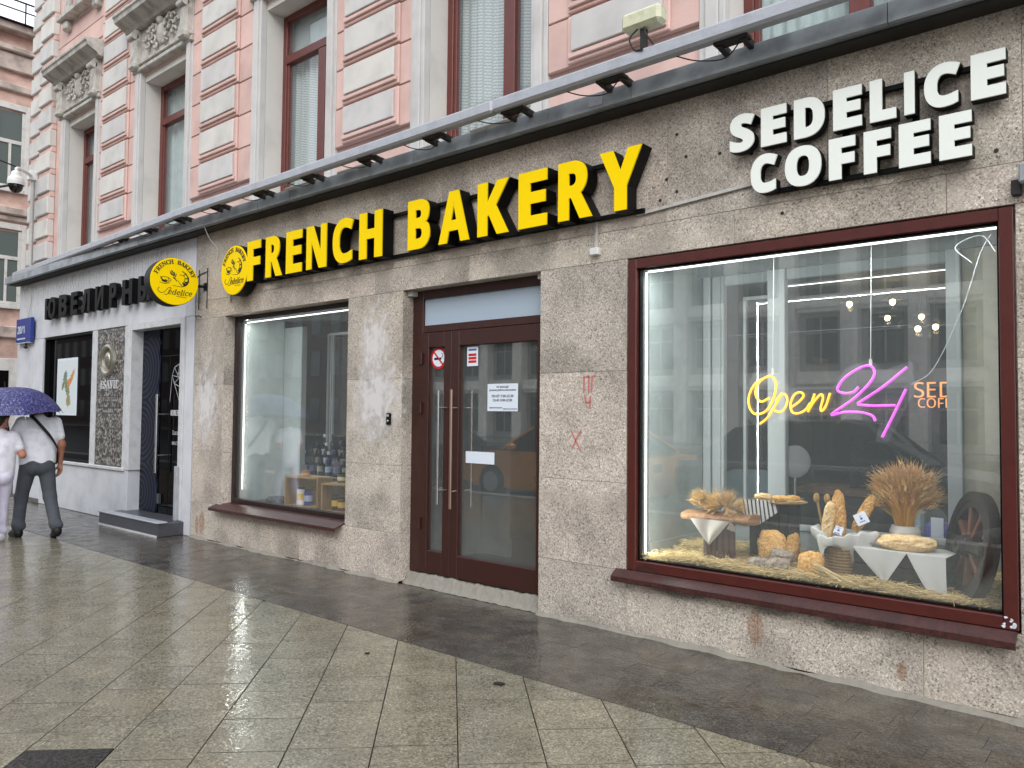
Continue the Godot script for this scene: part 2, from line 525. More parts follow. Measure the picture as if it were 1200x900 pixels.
func make_materials() -> void:
	for k in 4:
		var t: Color = [Color(1.0, 0.985, 0.985), Color(0.945, 0.93, 0.935), Color(1.02, 0.995, 1.0), Color(0.97, 0.95, 0.945)][k]
		mat("granite%d" % k, t, 0.62, {"map": tex.granite, "tri": 1.9 + 0.07 * k, "nmap": tex.granite_n, "ns": 0.25, "detail": tex.cloudy, "dsize": 3.3 + k * 0.4})
	for k in 5:
		var t: Color = [Color(0.96, 0.945, 0.905), Color(0.94, 0.925, 0.89), Color(0.955, 0.935, 0.89), Color(0.925, 0.915, 0.88), Color(0.945, 0.93, 0.89)][k]
		mat("paver%d" % k, t, 0.2 + 0.012 * k, {"map": tex.paver, "tri": 1.7 + 0.1 * k, "nmap": tex.rough_n, "ns": 0.085, "rmap": tex.wetness, "detail": tex.mild, "dsize": 2.6, "spec": 0.55})
	mat("paver_dark", Color(0.3, 0.3, 0.32), 0.3, {"map": tex.paver, "tri": 1.6, "nmap": tex.rough_n, "ns": 0.25, "rmap": tex.wetness})
	for k in 4:
		var t: Color = [Color(1.02, 0.99, 0.95), Color(0.99, 0.965, 0.93), Color(1.03, 0.99, 0.93), Color(0.98, 0.965, 0.95)][k]
		mat("sett%d" % k, t, 0.3, {"map": tex.sett, "tri": 1.5 + 0.1 * k, "nmap": tex.rough_n, "ns": 0.15, "rmap": tex.wetness, "spec": 0.55, "detail": tex.cloudy, "dsize": 1.3})
	mat("joint", Color(0.16, 0.15, 0.13), 0.7, {"map": tex.plaster, "tri": 1.0})
	mat("asphalt", Color(0.55, 0.55, 0.56), 0.4, {"map": tex.sett, "tri": 1.3, "nmap": tex.rough_n, "ns": 0.4})
	for k in 3:
		mat("pink%d" % k, [Color(0.855, 0.725, 0.688), Color(0.84, 0.71, 0.675), Color(0.87, 0.74, 0.705)][k], 0.85, {"map": tex.mild, "tri": 1.1 + k * 0.3, "nmap": tex.fine_n, "ns": 0.1, "detail": tex.mild, "dsize": 2.7})
		mat("white_plaster%d" % k, [Color(0.82, 0.81, 0.79), Color(0.8, 0.79, 0.78), Color(0.84, 0.825, 0.8)][k], 0.85, {"map": tex.mild, "tri": 0.9 + k * 0.3, "nmap": tex.fine_n, "ns": 0.1, "detail": tex.mild, "dsize": 2.1})
	mat("grime_plaster", Color(0.76, 0.745, 0.715), 0.9, {"map": tex.plaster, "tri": 0.6, "nmap": tex.fine_n, "ns": 0.2, "detail": tex.cloudy, "dsize": 0.9})
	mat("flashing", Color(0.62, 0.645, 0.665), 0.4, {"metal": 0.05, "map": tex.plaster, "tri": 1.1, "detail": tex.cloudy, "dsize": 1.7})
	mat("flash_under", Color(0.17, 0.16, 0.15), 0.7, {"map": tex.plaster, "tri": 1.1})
	mat("rail_metal", Color(0.68, 0.69, 0.72), 0.4, {"metal": 0.1, "map": tex.plaster, "tri": 0.9})
	mat("dark_iron", Color(0.2, 0.185, 0.175), 0.6, {"metal": 0.3, "map": tex.plaster, "tri": 0.4})
	mat("red_frame", Color(0.315, 0.12, 0.1), 0.36, {"map": tex.plaster, "tri": 0.7, "nmap": tex.fine_n, "ns": 0.1, "coat": 0.15})
	mat("sill_paint", Color(0.31, 0.178, 0.162), 0.38, {"map": tex.worn, "tri": 0.45, "nmap": tex.rough_n, "ns": 0.25, "detail": tex.cloudy, "dsize": 0.7})
	mat("dark_frame", Color(0.16, 0.11, 0.1), 0.4, {"map": tex.plaster, "tri": 0.8})
	mat("door_frame", Color(0.235, 0.12, 0.1), 0.4, {"map": tex.plaster, "tri": 0.8, "nmap": tex.fine_n, "ns": 0.08})
	mat("upper_frame", Color(0.41, 0.195, 0.17), 0.45, {"map": tex.plaster, "tri": 0.8})
	mat("pane", Color(0.9, 0.95, 0.95), 0.0, {"alpha": 0.02, "spec": 0.6})
	mat("pane_upper", Color(0.85, 0.92, 0.93), 0.0, {"alpha": 0.08, "spec": 0.7})
	mat("pane_dark", Color(0.03, 0.03, 0.035), 0.03, {"spec": 0.24})
	mat("pane_grey", Color(0.36, 0.41, 0.4), 0.05, {"spec": 0.5})
	mat("frost", Color(0.66, 0.72, 0.78), 0.25, {"spec": 0.5})
	mat("yellow_face", Color(0.985, 0.84, 0.0), 0.6, {"spec": 0.2})
	mat("yellow_edge", Color(0.98, 0.9, 0.35), 0.4)
	mat("sign_black", Color(0.04, 0.036, 0.036), 0.5, {"spec": 0.3})
	mat("white_face", Color(0.92, 0.935, 0.91), 0.5, {"spec": 0.3})
	mat("ink", Color(0.09, 0.07, 0.04), 0.6)
	mat("jew_wall", Color(0.82, 0.825, 0.845), 0.5, {"map": tex.mild, "tri": 1.2, "detail": tex.mild, "dsize": 2.5})
	mat("jew_trim", Color(0.8, 0.805, 0.81), 0.45, {"map": tex.plaster, "tri": 1.2})
	mat("mottle", Color(1, 1, 1), 0.3, {"map": tex.mottle, "tri": 0.7, "nmap": tex.fine_n, "ns": 0.3})
	mat("step_metal", Color(0.33, 0.335, 0.36), 0.35, {"metal": 0.3, "map": tex.plaster, "tri": 0.8})
	mat("steel", Color(0.74, 0.74, 0.74), 0.25, {"metal": 0.9})
	mat("copper_steel", Color(0.72, 0.6, 0.54), 0.3, {"metal": 0.9})
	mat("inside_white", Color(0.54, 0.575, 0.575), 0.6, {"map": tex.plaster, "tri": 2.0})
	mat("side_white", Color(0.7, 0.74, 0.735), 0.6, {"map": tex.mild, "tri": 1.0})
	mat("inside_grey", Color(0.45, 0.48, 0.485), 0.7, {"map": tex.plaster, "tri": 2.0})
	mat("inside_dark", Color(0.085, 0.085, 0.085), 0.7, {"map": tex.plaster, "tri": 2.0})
	mat("inside_floor", Color(0.5, 0.49, 0.48), 0.3, {"map": tex.sett, "tri": 1.5})
	mat("alu_white", Color(0.54, 0.565, 0.57), 0.35)
	mat("blind", Color(0.55, 0.54, 0.48), 0.7, {"map": tex.plaster, "tri": 1.0})
	mat("led_strip_light", Color(1, 1, 1), 0.5, {"emit": Color(0.97, 1.0, 0.99), "energy": 1.2})
	mat("lamp_glow", Color(1, 1, 1), 0.5, {"emit": Color(1.0, 0.9, 0.65), "energy": 3.5})
	mat("neon_yellow", Color(1, 0.85, 0.2), 0.4, {"emit": Color(1.0, 0.66, 0.05), "energy": 0.62})
	mat("neon_pink", Color(0.9, 0.4, 0.9), 0.4, {"emit": Color(0.72, 0.26, 0.72), "energy": 0.5})
	mat("neon_orange", Color(1, 0.7, 0.45), 0.4, {"emit": Color(1.0, 0.62, 0.32), "energy": 0.5})
	mat("straw", Color(1, 1, 1), 0.8, {"vc": true})
	mat("dark_wood", Color(0.17, 0.145, 0.135), 0.7, {"map": tex.wood, "tri": 0.5})
	mat("black_wood", Color(0.1, 0.1, 0.105), 0.6, {"map": tex.wood, "tri": 0.5})
	mat("brown_wood", Color(0.46, 0.33, 0.28), 0.7, {"map": tex.wood, "tri": 0.4})
	mat("raw_wood", Color(0.93, 0.72, 0.52), 0.8, {"map": tex.wood, "tri": 0.25, "detail": tex.worn, "dsize": 0.3, "nmap": tex.rough_n, "ns": 0.6})
	mat("pale_wood", Color(0.85, 0.7, 0.44), 0.7, {"map": tex.wood, "tri": 0.5})
	mat("wheel_wood", Color(0.55, 0.33, 0.22), 0.65, {"map": tex.wood, "tri": 0.4})
	mat("wheel_iron", Color(0.15, 0.1, 0.08), 0.6, {"metal": 0.0, "map": tex.plaster, "tri": 0.3})
	mat("crust", Color(1, 1, 1), 0.75, {"map": tex.crust, "tri": 0.22, "nmap": tex.rough_n, "ns": 1.1})
	mat("crust_gold", Color(1.0, 0.97, 0.9), 0.65, {"map": tex.crust, "tri": 0.3, "nmap": tex.rough_n, "ns": 0.9})
	mat("crust_pale", Color(1.0, 1.0, 1.0), 0.75, {"map": tex.crust_light, "tri": 0.3, "nmap": tex.rough_n, "ns": 0.4})
	mat("rye", Color(0.95, 0.95, 0.95), 0.85, {"map": tex.rye, "tri": 0.35, "nmap": tex.rough_n, "ns": 0.7})
	mat("linen", Color(0.87, 0.87, 0.86), 0.9, {"map": tex.cloth, "tri": 0.05, "rim": 0.2})
	mat("linen_warm", Color(0.84, 0.81, 0.77), 0.9, {"map": tex.cloth, "tri": 0.05, "rim": 0.2})
	mat("stripe_dark", Color(0.22, 0.24, 0.28), 0.9, {"map": tex.cloth, "tri": 0.05})
	mat("wicker", Color(0.72, 0.6, 0.4), 0.7, {"map": tex.wood, "tri": 0.2})
	mat("paper", Color(0.86, 0.89, 0.93), 0.6)
	mat("print_blue", Color(0.25, 0.3, 0.6), 0.6)
	mat("print_red", Color(0.75, 0.12, 0.12), 0.5)
	mat("print_dark", Color(0.2, 0.2, 0.24), 0.6)
	mat("teal_fabric", Color(0.55, 0.64, 0.68), 0.9, {"map": tex.cloth, "tri": 0.05})
	mat("grey_fabric", Color(0.6, 0.6, 0.62), 0.9, {"map": tex.cloth, "tri": 0.05})
	mat("purple_bag", Color(0.24, 0.2, 0.55), 0.35)
	mat("plate_blue", Color(0.12, 0.2, 0.52), 0.35)
	mat("plate_rim", Color(0.75, 0.78, 0.82), 0.4)
	mat("camera_white", Color(0.86, 0.86, 0.85), 0.35)
	mat("camera_dark", Color(0.07, 0.045, 0.04), 0.1)
	mat("flood_cream", Color(0.82, 0.82, 0.7), 0.45, {"map": tex.plaster, "tri": 0.4})
	mat("pipe_white", Color(0.75, 0.74, 0.72), 0.5, {"map": tex.plaster, "tri": 0.4})
	mat("wire", Color(0.1, 0.1, 0.1), 0.6)
	mat("wire_white", Color(0.8, 0.8, 0.8), 0.6)
	mat("neigh_pink", Color(0.83, 0.705, 0.65), 0.85, {"map": tex.plaster, "tri": 2.4, "detail": tex.cloudy, "dsize": 4.0})
	mat("neigh_stone", Color(0.76, 0.705, 0.665), 0.85, {"map": tex.plaster, "tri": 1.4, "detail": tex.cloudy, "dsize": 2.0})
	mat("neigh_white", Color(0.82, 0.82, 0.8), 0.6, {"map": tex.plaster, "tri": 1.4})
	mat("roof_dark", Color(0.13, 0.13, 0.14), 0.5)
	mat("dark_brick", Color(0.3, 0.24, 0.21), 0.85, {"map": tex.plaster, "tri": 3.0})
	mat("office_stone", Color(0.9, 0.88, 0.85), 0.8, {"map": tex.plaster, "tri": 4.0})
	mat("office_dark", Color(0.6, 0.585, 0.56), 0.8, {"map": tex.plaster, "tri": 4.0})
	mat("office_glass", Color(0.09, 0.1, 0.11), 0.1)
	mat("curtain", Color(0.78, 0.82, 0.82), 0.9, {"map": tex.lace, "tri": 0.24})
	mat("curtain_plain", Color(0.68, 0.74, 0.74), 0.9, {"map": tex.plaster, "tri": 1.2})
	mat("taxi_yellow", Color(0.95, 0.62, 0.08), 0.25, {"coat": 0.8})
	mat("car_black", Color(0.03, 0.03, 0.035), 0.2, {"coat": 0.9})
	mat("car_glass", Color(0.03, 0.035, 0.04), 0.03)
	mat("rubber", Color(0.05, 0.05, 0.05), 0.8)
	mat("chrome", Color(0.8, 0.8, 0.8), 0.15, {"metal": 1.0})
	mat("tail_red", Color(0.5, 0.03, 0.03), 0.2)
	mat("skin", Color(0.66, 0.45, 0.36), 0.55, {"spec": 0.35})
	mat("skin_pale", Color(0.72, 0.5, 0.41), 0.55, {"spec": 0.35})
	mat("shirt_white", Color(0.95, 0.955, 0.985), 0.9, {"map": tex.plaster, "tri": 0.6, "world": false, "nmap": tex.fold_n, "ns": 0.55})
	mat("shirt_lilac", Color(0.95, 0.94, 0.985), 0.9, {"map": tex.plaster, "tri": 0.6, "world": false, "nmap": tex.fold_n, "ns": 0.55})
	mat("trouser_grey", Color(0.31, 0.325, 0.35), 0.9, {"map": tex.plaster, "tri": 0.5, "world": false, "nmap": tex.fold_n, "ns": 0.4})
	mat("trouser_lilac", Color(0.9, 0.88, 0.96), 0.9, {"map": tex.plaster, "tri": 0.5, "world": false, "nmap": tex.fold_n, "ns": 0.4})
	mat("shoe_black", Color(0.05, 0.05, 0.055), 0.6)
	mat("shoe_white", Color(0.82, 0.82, 0.82), 0.6)
	mat("hair_dark", Color(0.09, 0.07, 0.06), 0.55, {"nmap": tex.fine_n, "ns": 0.8, "tri": 0.1})
	mat("bag_black", Color(0.06, 0.06, 0.07), 0.7)
	mat("umbrella", Color(0.95, 0.95, 1.0), 0.55, {"map": tex.umbrella, "tri": 1.1, "world": false})
	var st := mat("rust_mark", Color(0.62, 0.38, 0.18, 0.38), 0.8, {"map": tex.stain}); st.transparency = BaseMaterial3D.TRANSPARENCY_ALPHA
	st = mat("dark_mark", Color(0.24, 0.19, 0.17, 0.4), 0.7, {"map": tex.stain}); st.transparency = BaseMaterial3D.TRANSPARENCY_ALPHA
	st = mat("pale_mark", Color(0.9, 0.885, 0.88, 0.95), 0.75, {"map": tex.patch}); st.transparency = BaseMaterial3D.TRANSPARENCY_ALPHA
	st = mat("graffiti_red", Color(0.74, 0.46, 0.45), 0.7)
	mat("graffiti_pale", Color(0.74, 0.46, 0.45), 0.7)
	mat("bird_poster", Color(1, 1, 1), 0.5, {"map": tex.bird})
	mat("rings", Color(1, 1, 1), 0.45, {"map": tex.rings, "tri": 1.7, "spec": 0.3})
	mat("mortar", Color(0.56, 0.54, 0.5), 0.9, {"map": tex.plaster, "tri": 0.25, "nmap": tex.rough_n, "ns": 1.0})

# ---------------------------------------------------------------- scene
func _ready() -> void:
	rng.seed = 4711
	var cam := Camera3D.new()
	cam.name = "camera"
	add_child(cam)
	cam.fov = 52.37
	cam.position = Vector3(0, 1.55, 4.8)
	cam.basis = Basis(Vector3.UP, deg_to_rad(40.534)) * Basis(Vector3.RIGHT, deg_to_rad(2.201)) * Basis(Vector3.BACK, deg_to_rad(0.558))
	cam.near = 0.05
	cam.far = 600.0
	cam.current = true
	var we := WorldEnvironment.new()
	we.name = "environment"
	var e := Environment.new()
	e.background_mode = Environment.BG_SKY
	var sky := Sky.new()
	var sm := ProceduralSkyMaterial.new()
	sm.sky_top_color = Color(0.8, 0.83, 0.87)
	sm.sky_horizon_color = Color(0.88, 0.89, 0.91)
	sm.sky_curve = 0.2
	sm.ground_bottom_color = Color(0.3, 0.3, 0.3)
	sm.ground_horizon_color = Color(0.5, 0.5, 0.5)
	sm.sun_angle_max = 1.0
	sm.energy_multiplier = 1.0
	sky.sky_material = sm
	e.sky = sky
	e.tonemap_mode = Environment.TONE_MAPPER_LINEAR
	e.tonemap_exposure = 2.7
	e.sdfgi_enabled = true
	e.ssao_enabled = true
	e.ssil_enabled = true
	we.environment = e
	add_child(we)
	var sun := DirectionalLight3D.new()
	sun.name = "overcast_sun"
	sun.light_energy = 0.3
	sun.light_color = Color(1.0, 0.98, 0.95)
	sun.light_angular_distance = 50.0
	sun.shadow_enabled = true
	sun.sky_mode = DirectionalLight3D.SKY_MODE_LIGHT_ONLY
	add_child(sun)
	sun.look_at_from_position(Vector3(9, 11, 14), Vector3.ZERO)
	make_textures()
	make_materials()
	ground()
	shop_front()
	ledge_and_rail()
	upper_facade()
	jeweller()
	neighbour()
	street_opposite()
	shop_room()
	shop_signs()
	display_window()
	bottle_window()
	wall_fittings()
	parked_cars()
	people()

# ---------------------------------------------------------------- ground
func slab_piece(poly: PackedVector2Array, top: float, thick: float, gap: float, bev: float) -> Maker:   # poly in (x, z)
	var o := Geometry2D.offset_polygon(poly, -gap / 2, Geometry2D.JOIN_MITER)
	if o.is_empty() or o[0].size() < 3:
		return null
	var p := PackedVector2Array()
	for q in o[0]:
		p.append(Vector2(q.x, -q.y))
	var m := Maker.new()
	m.prism(p, top - thick, top, bev, Transform3D(Basis(Vector3(1, 0, 0), Vector3(0, 0, -1), Vector3(0, 1, 0)), Vector3.ZERO), false)
	return m

func ground() -> void:
	var g := structure("ground")
	bx("ground_sheet", Vector3(-160, -0.6, -60), Vector3(90, -0.19, 120), 0, mats.asphalt, g)
	var road := structure("road")
	bx("asphalt", Vector3(-150, -0.19, 6.4), Vector3(80, -0.13, 28), 0, mats.asphalt, road)
	var kerb := structure("kerb")
	for i in 60:
		bx("kerb_stone", Vector3(-40 + i, -0.2, 6.15), Vector3(-39.006 + i, 0.0, 6.398), 0.015, mats["granite%d" % (i % 4)], kerb)
	var pav := structure("pavement")
	bx("pavement_bed", Vector3(-150, -0.189, -0.02), Vector3(60, -0.012, 6.148), 0, mats.joint, pav)
	bx("far_pavement", Vector3(-150, -0.19, 28.2), Vector3(60, 0.0, 33.5), 0, mats.paver1, pav)
	# big square flags laid at 45 degrees
	var step := 0.5545   # in x - z
	var edge := 1.19
	var seen := 0
	var rest := Maker.new()
	for iu in range(-36, 12):
		var u0 := -4.725 + iu * step
		var off := rr(-0.09, 0.09) - 0.24
		if iu < -3:
			off += rr(-0.2, 0.2)
		var v0 := -26.0 + off
		while v0 < 10.0:
			var l := step
			if rng.randf() < 0.12:
				l = step * 1.5
			var v1 := v0 + l
			var p := PackedVector2Array()
			for q in [[u0, v0 + 0.004], [u0 + step, v0 + 0.004], [u0 + step, v1 - 0.004], [u0, v1 - 0.004]]:
				p.append(Vector2((q[1] + q[0]) / 2, (q[1] - q[0]) / 2))
			v0 = v1
			var c := (p[0] + p[2]) / 2
			if c.y < edge - 0.3 or c.y > 6.0 or c.x > 3.0 or c.x < -22:
				continue
			var clip := PackedVector2Array([Vector2(-40, edge), Vector2(20, edge), Vector2(20, 6.146), Vector2(-40, 6.146)])
			var cut := Geometry2D.intersect_polygons(p, clip)
			if cut.is_empty():
				continue
			# in front of the lens: a part of its own
			var fwd := Vector2(-sin(deg_to_rad(40.5)), -cos(deg_to_rad(40.5)))
			var rt := Vector2(-fwd.y, fwd.x)
			var d := c - Vector2(0, 4.8)
			var dep := d.dot(fwd)
			var inview := dep > 2.6 and absf(d.dot(rt)) < dep * 0.72 + 0.2
			var m := slab_piece(cut[0], rr(-0.001, 0.001), 0.01, 0.0055, 0.001)
			if m == null:
				continue
			var k := rng.randi() % 5
			var dark: bool = c.distance_to(Vector2(-3.77, 3.37)) < 0.2
			if inview and seen < 290:
				seen += 1
				obj("flagstone", m, mats.paver_dark if dark else mats["paver%d" % k], pav)
			else:
				rest.v.append_array(m.v); rest.n.append_array(m.n); rest.u.append_array(m.u)
	tag(obj("outer_flagstones", rest, mats.paver1, pav), "", "", "", "stuff")
	# the dark strip along the wall: small stones in courses
	var band := structure("dark_paving_strip")
	bx("strip_bed", Vector3(-24, -0.011, 0.0), Vector3(4, -0.0095, edge), 0, mats.joint, band)
	var z := 0.0
	var rows := [0.17, 0.17, 0.17, 0.17, 0.17, 0.335]
	seen = 0
	var restb := Maker.new()
	for r in rows.size():
		var x := -17.0 + rr(0, 0.3)
		while x < 3.0:
			var l := rr(0.28, 0.42) if r < 5 else rr(0.45, 0.62)
			var p := PackedVector2Array([Vector2(x, z), Vector2(x + l, z), Vector2(x + l, z + rows[r]), Vector2(x, z + rows[r])])
			var m := slab_piece(p, rr(-0.001, 0.0008), 0.008, 0.002, 0.0006)
			if x > -8.6 and x < 0.0 and seen < 280:
				seen += 1
				obj("paving_stone", m, mats["sett%d" % (rng.randi() % 4)], band)
			else:
				restb.v.append_array(m.v); restb.n.append_array(m.n); restb.u.append_array(m.u)
			x += l
		z += rows[r]
	tag(obj("far_stones", restb, mats.sett0, band), "", "", "", "stuff")
	# a rusty ring of mud left on the flags: small fallen leaf
	var leaf := Maker.new()
	var lp := PackedVector2Array()
	for i in 14:
		var a := TAU * i / 14
		lp.append(Vector2(cos(a) * 0.035, sin(a) * 0.022 * (1.0 + 0.25 * sin(a * 5))))
	leaf.prism(lp, 0.0, 0.004, 0.0, Transform3D(Basis(Vector3.RIGHT, -PI / 2), Vector3.ZERO))
	var lo := obj("fallen_leaf", leaf, mat("leaf_dark", Color(0.11, 0.08, 0.06), 0.6), null, Transform3D(Basis(Vector3.UP, 0.4), Vector3(-2.994, 0.003, 1.386)))
	tag(lo, "dark wet fallen leaf lying on a pale flagstone near the dark strip", "leaf")
	var l2: MeshInstance3D = lo.duplicate()
	l2.name = numbered("fallen_leaf", self)
	add_child(l2)
	l2.transform = Transform3D(Basis(Vector3.UP, 1.4).scaled(Vector3(0.6, 1, 0.5)), Vector3(-4.0, 0.003, 1.53))
	tag(l2, "tiny shrivelled leaf scrap on the flagstones left of the larger leaf", "leaf")

# ---------------------------------------------------------------- granite front
const OPEN := [[-8.6, -6.25, 0.44, 2.68], [-5.44, -3.82, 0.0, 2.68], [-3.02, -0.64, 0.44, 2.68]]

func shop_front() -> void:
	var s := thing("bakery_shop_front", "speckled grey granite shop front with two display windows and a glass door", "shop front")
	var core := Maker.new()
	for b in [[-9.3, -8.6, 0.0, 3.74], [-8.6, -6.25, 0.0, 0.44], [-8.6, -6.25, 2.68, 3.74], [-6.25, -5.44, 0.0, 3.74], [-5.44, -3.82, 2.68, 3.74], [-3.82, -3.02, 0.0, 3.74], [-3.02, -0.64, 0.0, 0.44], [-3.02, -0.64, 2.68, 3.74], [-0.64, 1.8, 0.0, 3.74]]:
		core.box(Vector3(b[0] + 0.001, b[2], -0.34), Vector3(b[1] - 0.001, b[3], -0.215))
	obj("wall_core", core, mats.inside_grey, s)
	var g := 0.002
	var slabs := []
	# lintel course and frieze above it
	for xs in [[-9.3, -8.02], [-8.02, -6.92], [-6.92, -5.85], [-5.85, -4.6], [-4.6, -3.45], [-3.45, -2.2], [-2.2, -0.96], [-0.96, 0.4], [0.4, 1.8]]:
		slabs.append([xs[0], xs[1], 2.68, 2.9])
	for xs in [[-9.3, -8.3], [-8.3, -7.2], [-7.2, -6.05], [-6.05, -4.95], [-4.95, -3.8], [-3.8, -2.7], [-2.7, -1.6], [-1.6, -0.6], [-0.6, 0.6], [0.6, 1.8]]:
		slabs.append([xs[0], xs[1], 2.9, 3.74])
	for px in [[-9.3, -8.6], [-6.25, -5.44], [-3.82, -3.02], [-0.64, 0.6], [0.6, 1.8]]:
		for ys in [[0.44, 1.06], [1.06, 1.87], [1.87, 2.68]]:
			slabs.append([px[0], px[1], ys[0], ys[1]])
	for xs in [[-9.3, -8.6], [-8.6, -7.75], [-7.75, -7.0], [-7.0, -6.25], [-6.25, -5.44], [-3.82, -3.02], [-3.02, -2.05], [-2.05, -1.1], [-1.1, -0.4], [-0.4, 0.7], [0.7, 1.8]]:
		slabs.append([xs[0], xs[1], 0.012, 0.44])
	var i := 0
	for b in slabs:
		i += 1
		var m := boxm(Vector3(b[0] + g / 2, b[2] + g / 2, -0.21), Vector3(b[1] - g / 2, b[3] - g / 2, rr(-0.0015, 0.0)), 0.0025)
		obj("granite_slab", m, mats["granite%d" % ((i * 7 + i / 3) % 4)], s)
	# mortar bead at the foot of the wall
	var f := noise(FastNoiseLite.TYPE_SIMPLEX_SMOOTH, 3.0, 77, 3)
	for seg in [[-9.3, -5.44], [-3.82, 1.8]]:
		var gr := []
		var n := int((seg[1] - seg[0]) / 0.04)
		for k in n + 1:
			var x: float = lerpf(seg[0], seg[1], float(k) / n)
			var w := maxf(0.002, 0.016 + 0.05 * f.get_noise_1d(x) + (0.05 * smoothstep(-2.2, -0.6, x)))
			var h := maxf(0.004, 0.02 + 0.04 * f.get_noise_1d(x * 0.6 + 50.0))
			gr.append([Vector3(x, h, 0.0005), Vector3(x, h * 0.7, w * 0.5), Vector3(x, -0.002, w + 0.012)])
		var m := Maker.new()
		m.grid(gr, false, false, Vector3((seg[0] + seg[1]) / 2, -3, -3))
		obj("mortar_bead", m, mats.mortar, s)
	# marks on the stone, each with its own outline
	for q in [["pale_mark", -5.84, 2.2, 0.6, 1.0, "cleaned_patch"], ["pale_mark", -5.8, 1.68, 0.95, 1.1, "cleaned_patch"], ["pale_mark", -8.97, 1.65, 0.75, 1.3, "cleaned_patch"], ["rust_mark", -2.06, 0.22, 0.13, 0.26, "rust_stain"], ["rust_mark", -1.21, 0.13, 0.07, 0.13, "rust_stain"], ["rust_mark", -9.02, 0.2, 0.16, 0.34, "rust_stain"], ["rust_mark", -9.14, 0.16, 0.1, 0.25, "rust_stain"], ["dark_mark", -1.95, 0.36, 0.3, 0.14, "damp_stain"], ["dark_mark", -1.5, 0.345, 0.34, 0.12, "damp_stain"], ["dark_mark", -2.6, 0.36, 0.5, 0.1, "damp_stain"], ["dark_mark", -2.85, 0.44, 0.25, 0.16, "damp_stain"]]:
		var m := Maker.new()
		var hw: float = q[3] / 2
		var hh: float = q[4] / 2
		m.quad_uv(Vector3(q[1] - hw, q[2] - hh, 0.003 + 0.0004 * (i % 7)), Vector3(q[1] + hw, q[2] - hh, 0.003 + 0.0004 * (i % 7)), Vector3(q[1] + hw, q[2] + hh, 0.003 + 0.0004 * (i % 7)), Vector3(q[1] - hw, q[2] + hh, 0.003 + 0.0004 * (i % 7)))
		i += 1
		obj(q[5], m, mats[q[0]], s)
	var gf := Maker.new()
	for st in [[Vector3(-3.395, 1.72, 0.0), Vector3(-3.395, 1.83, 0), Vector3(-3.35, 1.835, 0), Vector3(-3.35, 1.72, 0)], [Vector3(-3.325, 1.73, 0), Vector3(-3.32, 1.835, 0), Vector3(-3.29, 1.84, 0)], [Vector3(-3.385, 1.69, 0), Vector3(-3.375, 1.64, 0), Vector3(-3.34, 1.645, 0)], [Vector3(-3.335, 1.685, 0), Vector3(-3.34, 1.6, 0)]]:
		gf.strip(st, 0.014, Vector3.BACK, 0.002)
	obj("red_graffiti", gf, mats.graffiti_red, s)
	gf = Maker.new()
	for st in [[Vector3(-3.51, 1.43, 0), Vector3(-3.42, 1.275, 0)], [Vector3(-3.42, 1.43, 0), Vector3(-3.5, 1.3, 0)]]:
		gf.strip(st, 0.012, Vector3.BACK, 0.002)
	obj("faded_graffiti", gf, mats.graffiti_pale, s)
	big_window(s)
	small_window(s)
	glass_door(s)
	var ch := Maker.new()   # flaked paint at the corner of the wide frame
	for k in 9:
		var p := PackedVector2Array()
		var n := 5 + rng.randi() % 3
		for v in n:
			p.append(Vector2(cos(TAU * v / n), sin(TAU * v / n)) * rr(0.004, 0.012))
		ch.prism(p, 0.0, 0.0012, 0.0, Transform3D(Basis(Vector3.BACK, rr(0, 3)), Vector3(-0.69 + rr(-0.028, 0.03), 0.5 + rr(-0.03, 0.035), 0.0065)))
	tag(obj("paint_flakes", ch, mats.paper, s), "", "", "", "stuff")

func frame4(m: Maker, x0: float, x1: float, y0: float, y1: float, z0: float, z1: float, w: float, bev := 0.004) -> void:
	m.box(Vector3(x0, y0, z0), Vector3(x0 + w, y1, z1), bev)
	m.box(Vector3(x1 - w, y0, z0), Vector3(x1, y1, z1), bev)
	m.box(Vector3(x0 + w + 0.0005, y0, z0), Vector3(x1 - w - 0.0005, y0 + w, z1 - 0.001), bev)
	m.box(Vector3(x0 + w + 0.0005, y1 - w, z0), Vector3(x1 - w - 0.0005, y1, z1 - 0.001), bev)

func big_window(s: Node) -> void:
	var m := Maker.new()
	frame4(m, -3.008, -0.648, 0.455, 2.668, -0.09, 0.006, 0.068)
	var w := obj("display_window", m, mats.red_frame, s)
	tag(w, "wide display window in a red-brown frame")
	m = Maker.new()
	frame4(m, -2.9395, -0.7165, 0.5235, 2.5995, -0.075, -0.03, 0.012, 0.001)
	obj("gasket", m, mats.sign_black, w)
	glazing(w, -2.93, -0.725, 0.53, 2.59, -0.05)
	m = Maker.new()
	m.prism(PackedVector2Array([Vector2(-0.07, 0.456), Vector2(0.008, 0.452), Vector2(0.075, 0.408), Vector2(0.075, 0.372), Vector2(0.069, 0.372), Vector2(0.067, 0.402), Vector2(0.004, 0.438), Vector2(-0.07, 0.438)]), -3.1, -0.655, 0.0, Transform3D(Basis(Vector3(0, 0, 1), Vector3.UP, Vector3(1, 0, 0)), Vector3.ZERO))
	obj("sill", m, mats.sill_paint, w)

func glazing(parent: Node, x0: float, x1: float, y0: float, y1: float, z: float, twin := true) -> void:   # one or two panes, each 6 mm thick
	for k in (2 if twin else 1):
		bx("pane", Vector3(x0, y0, z - 0.006 - 0.016 * k), Vector3(x1, y1, z - 0.016 * k), 0, mats.pane, parent)

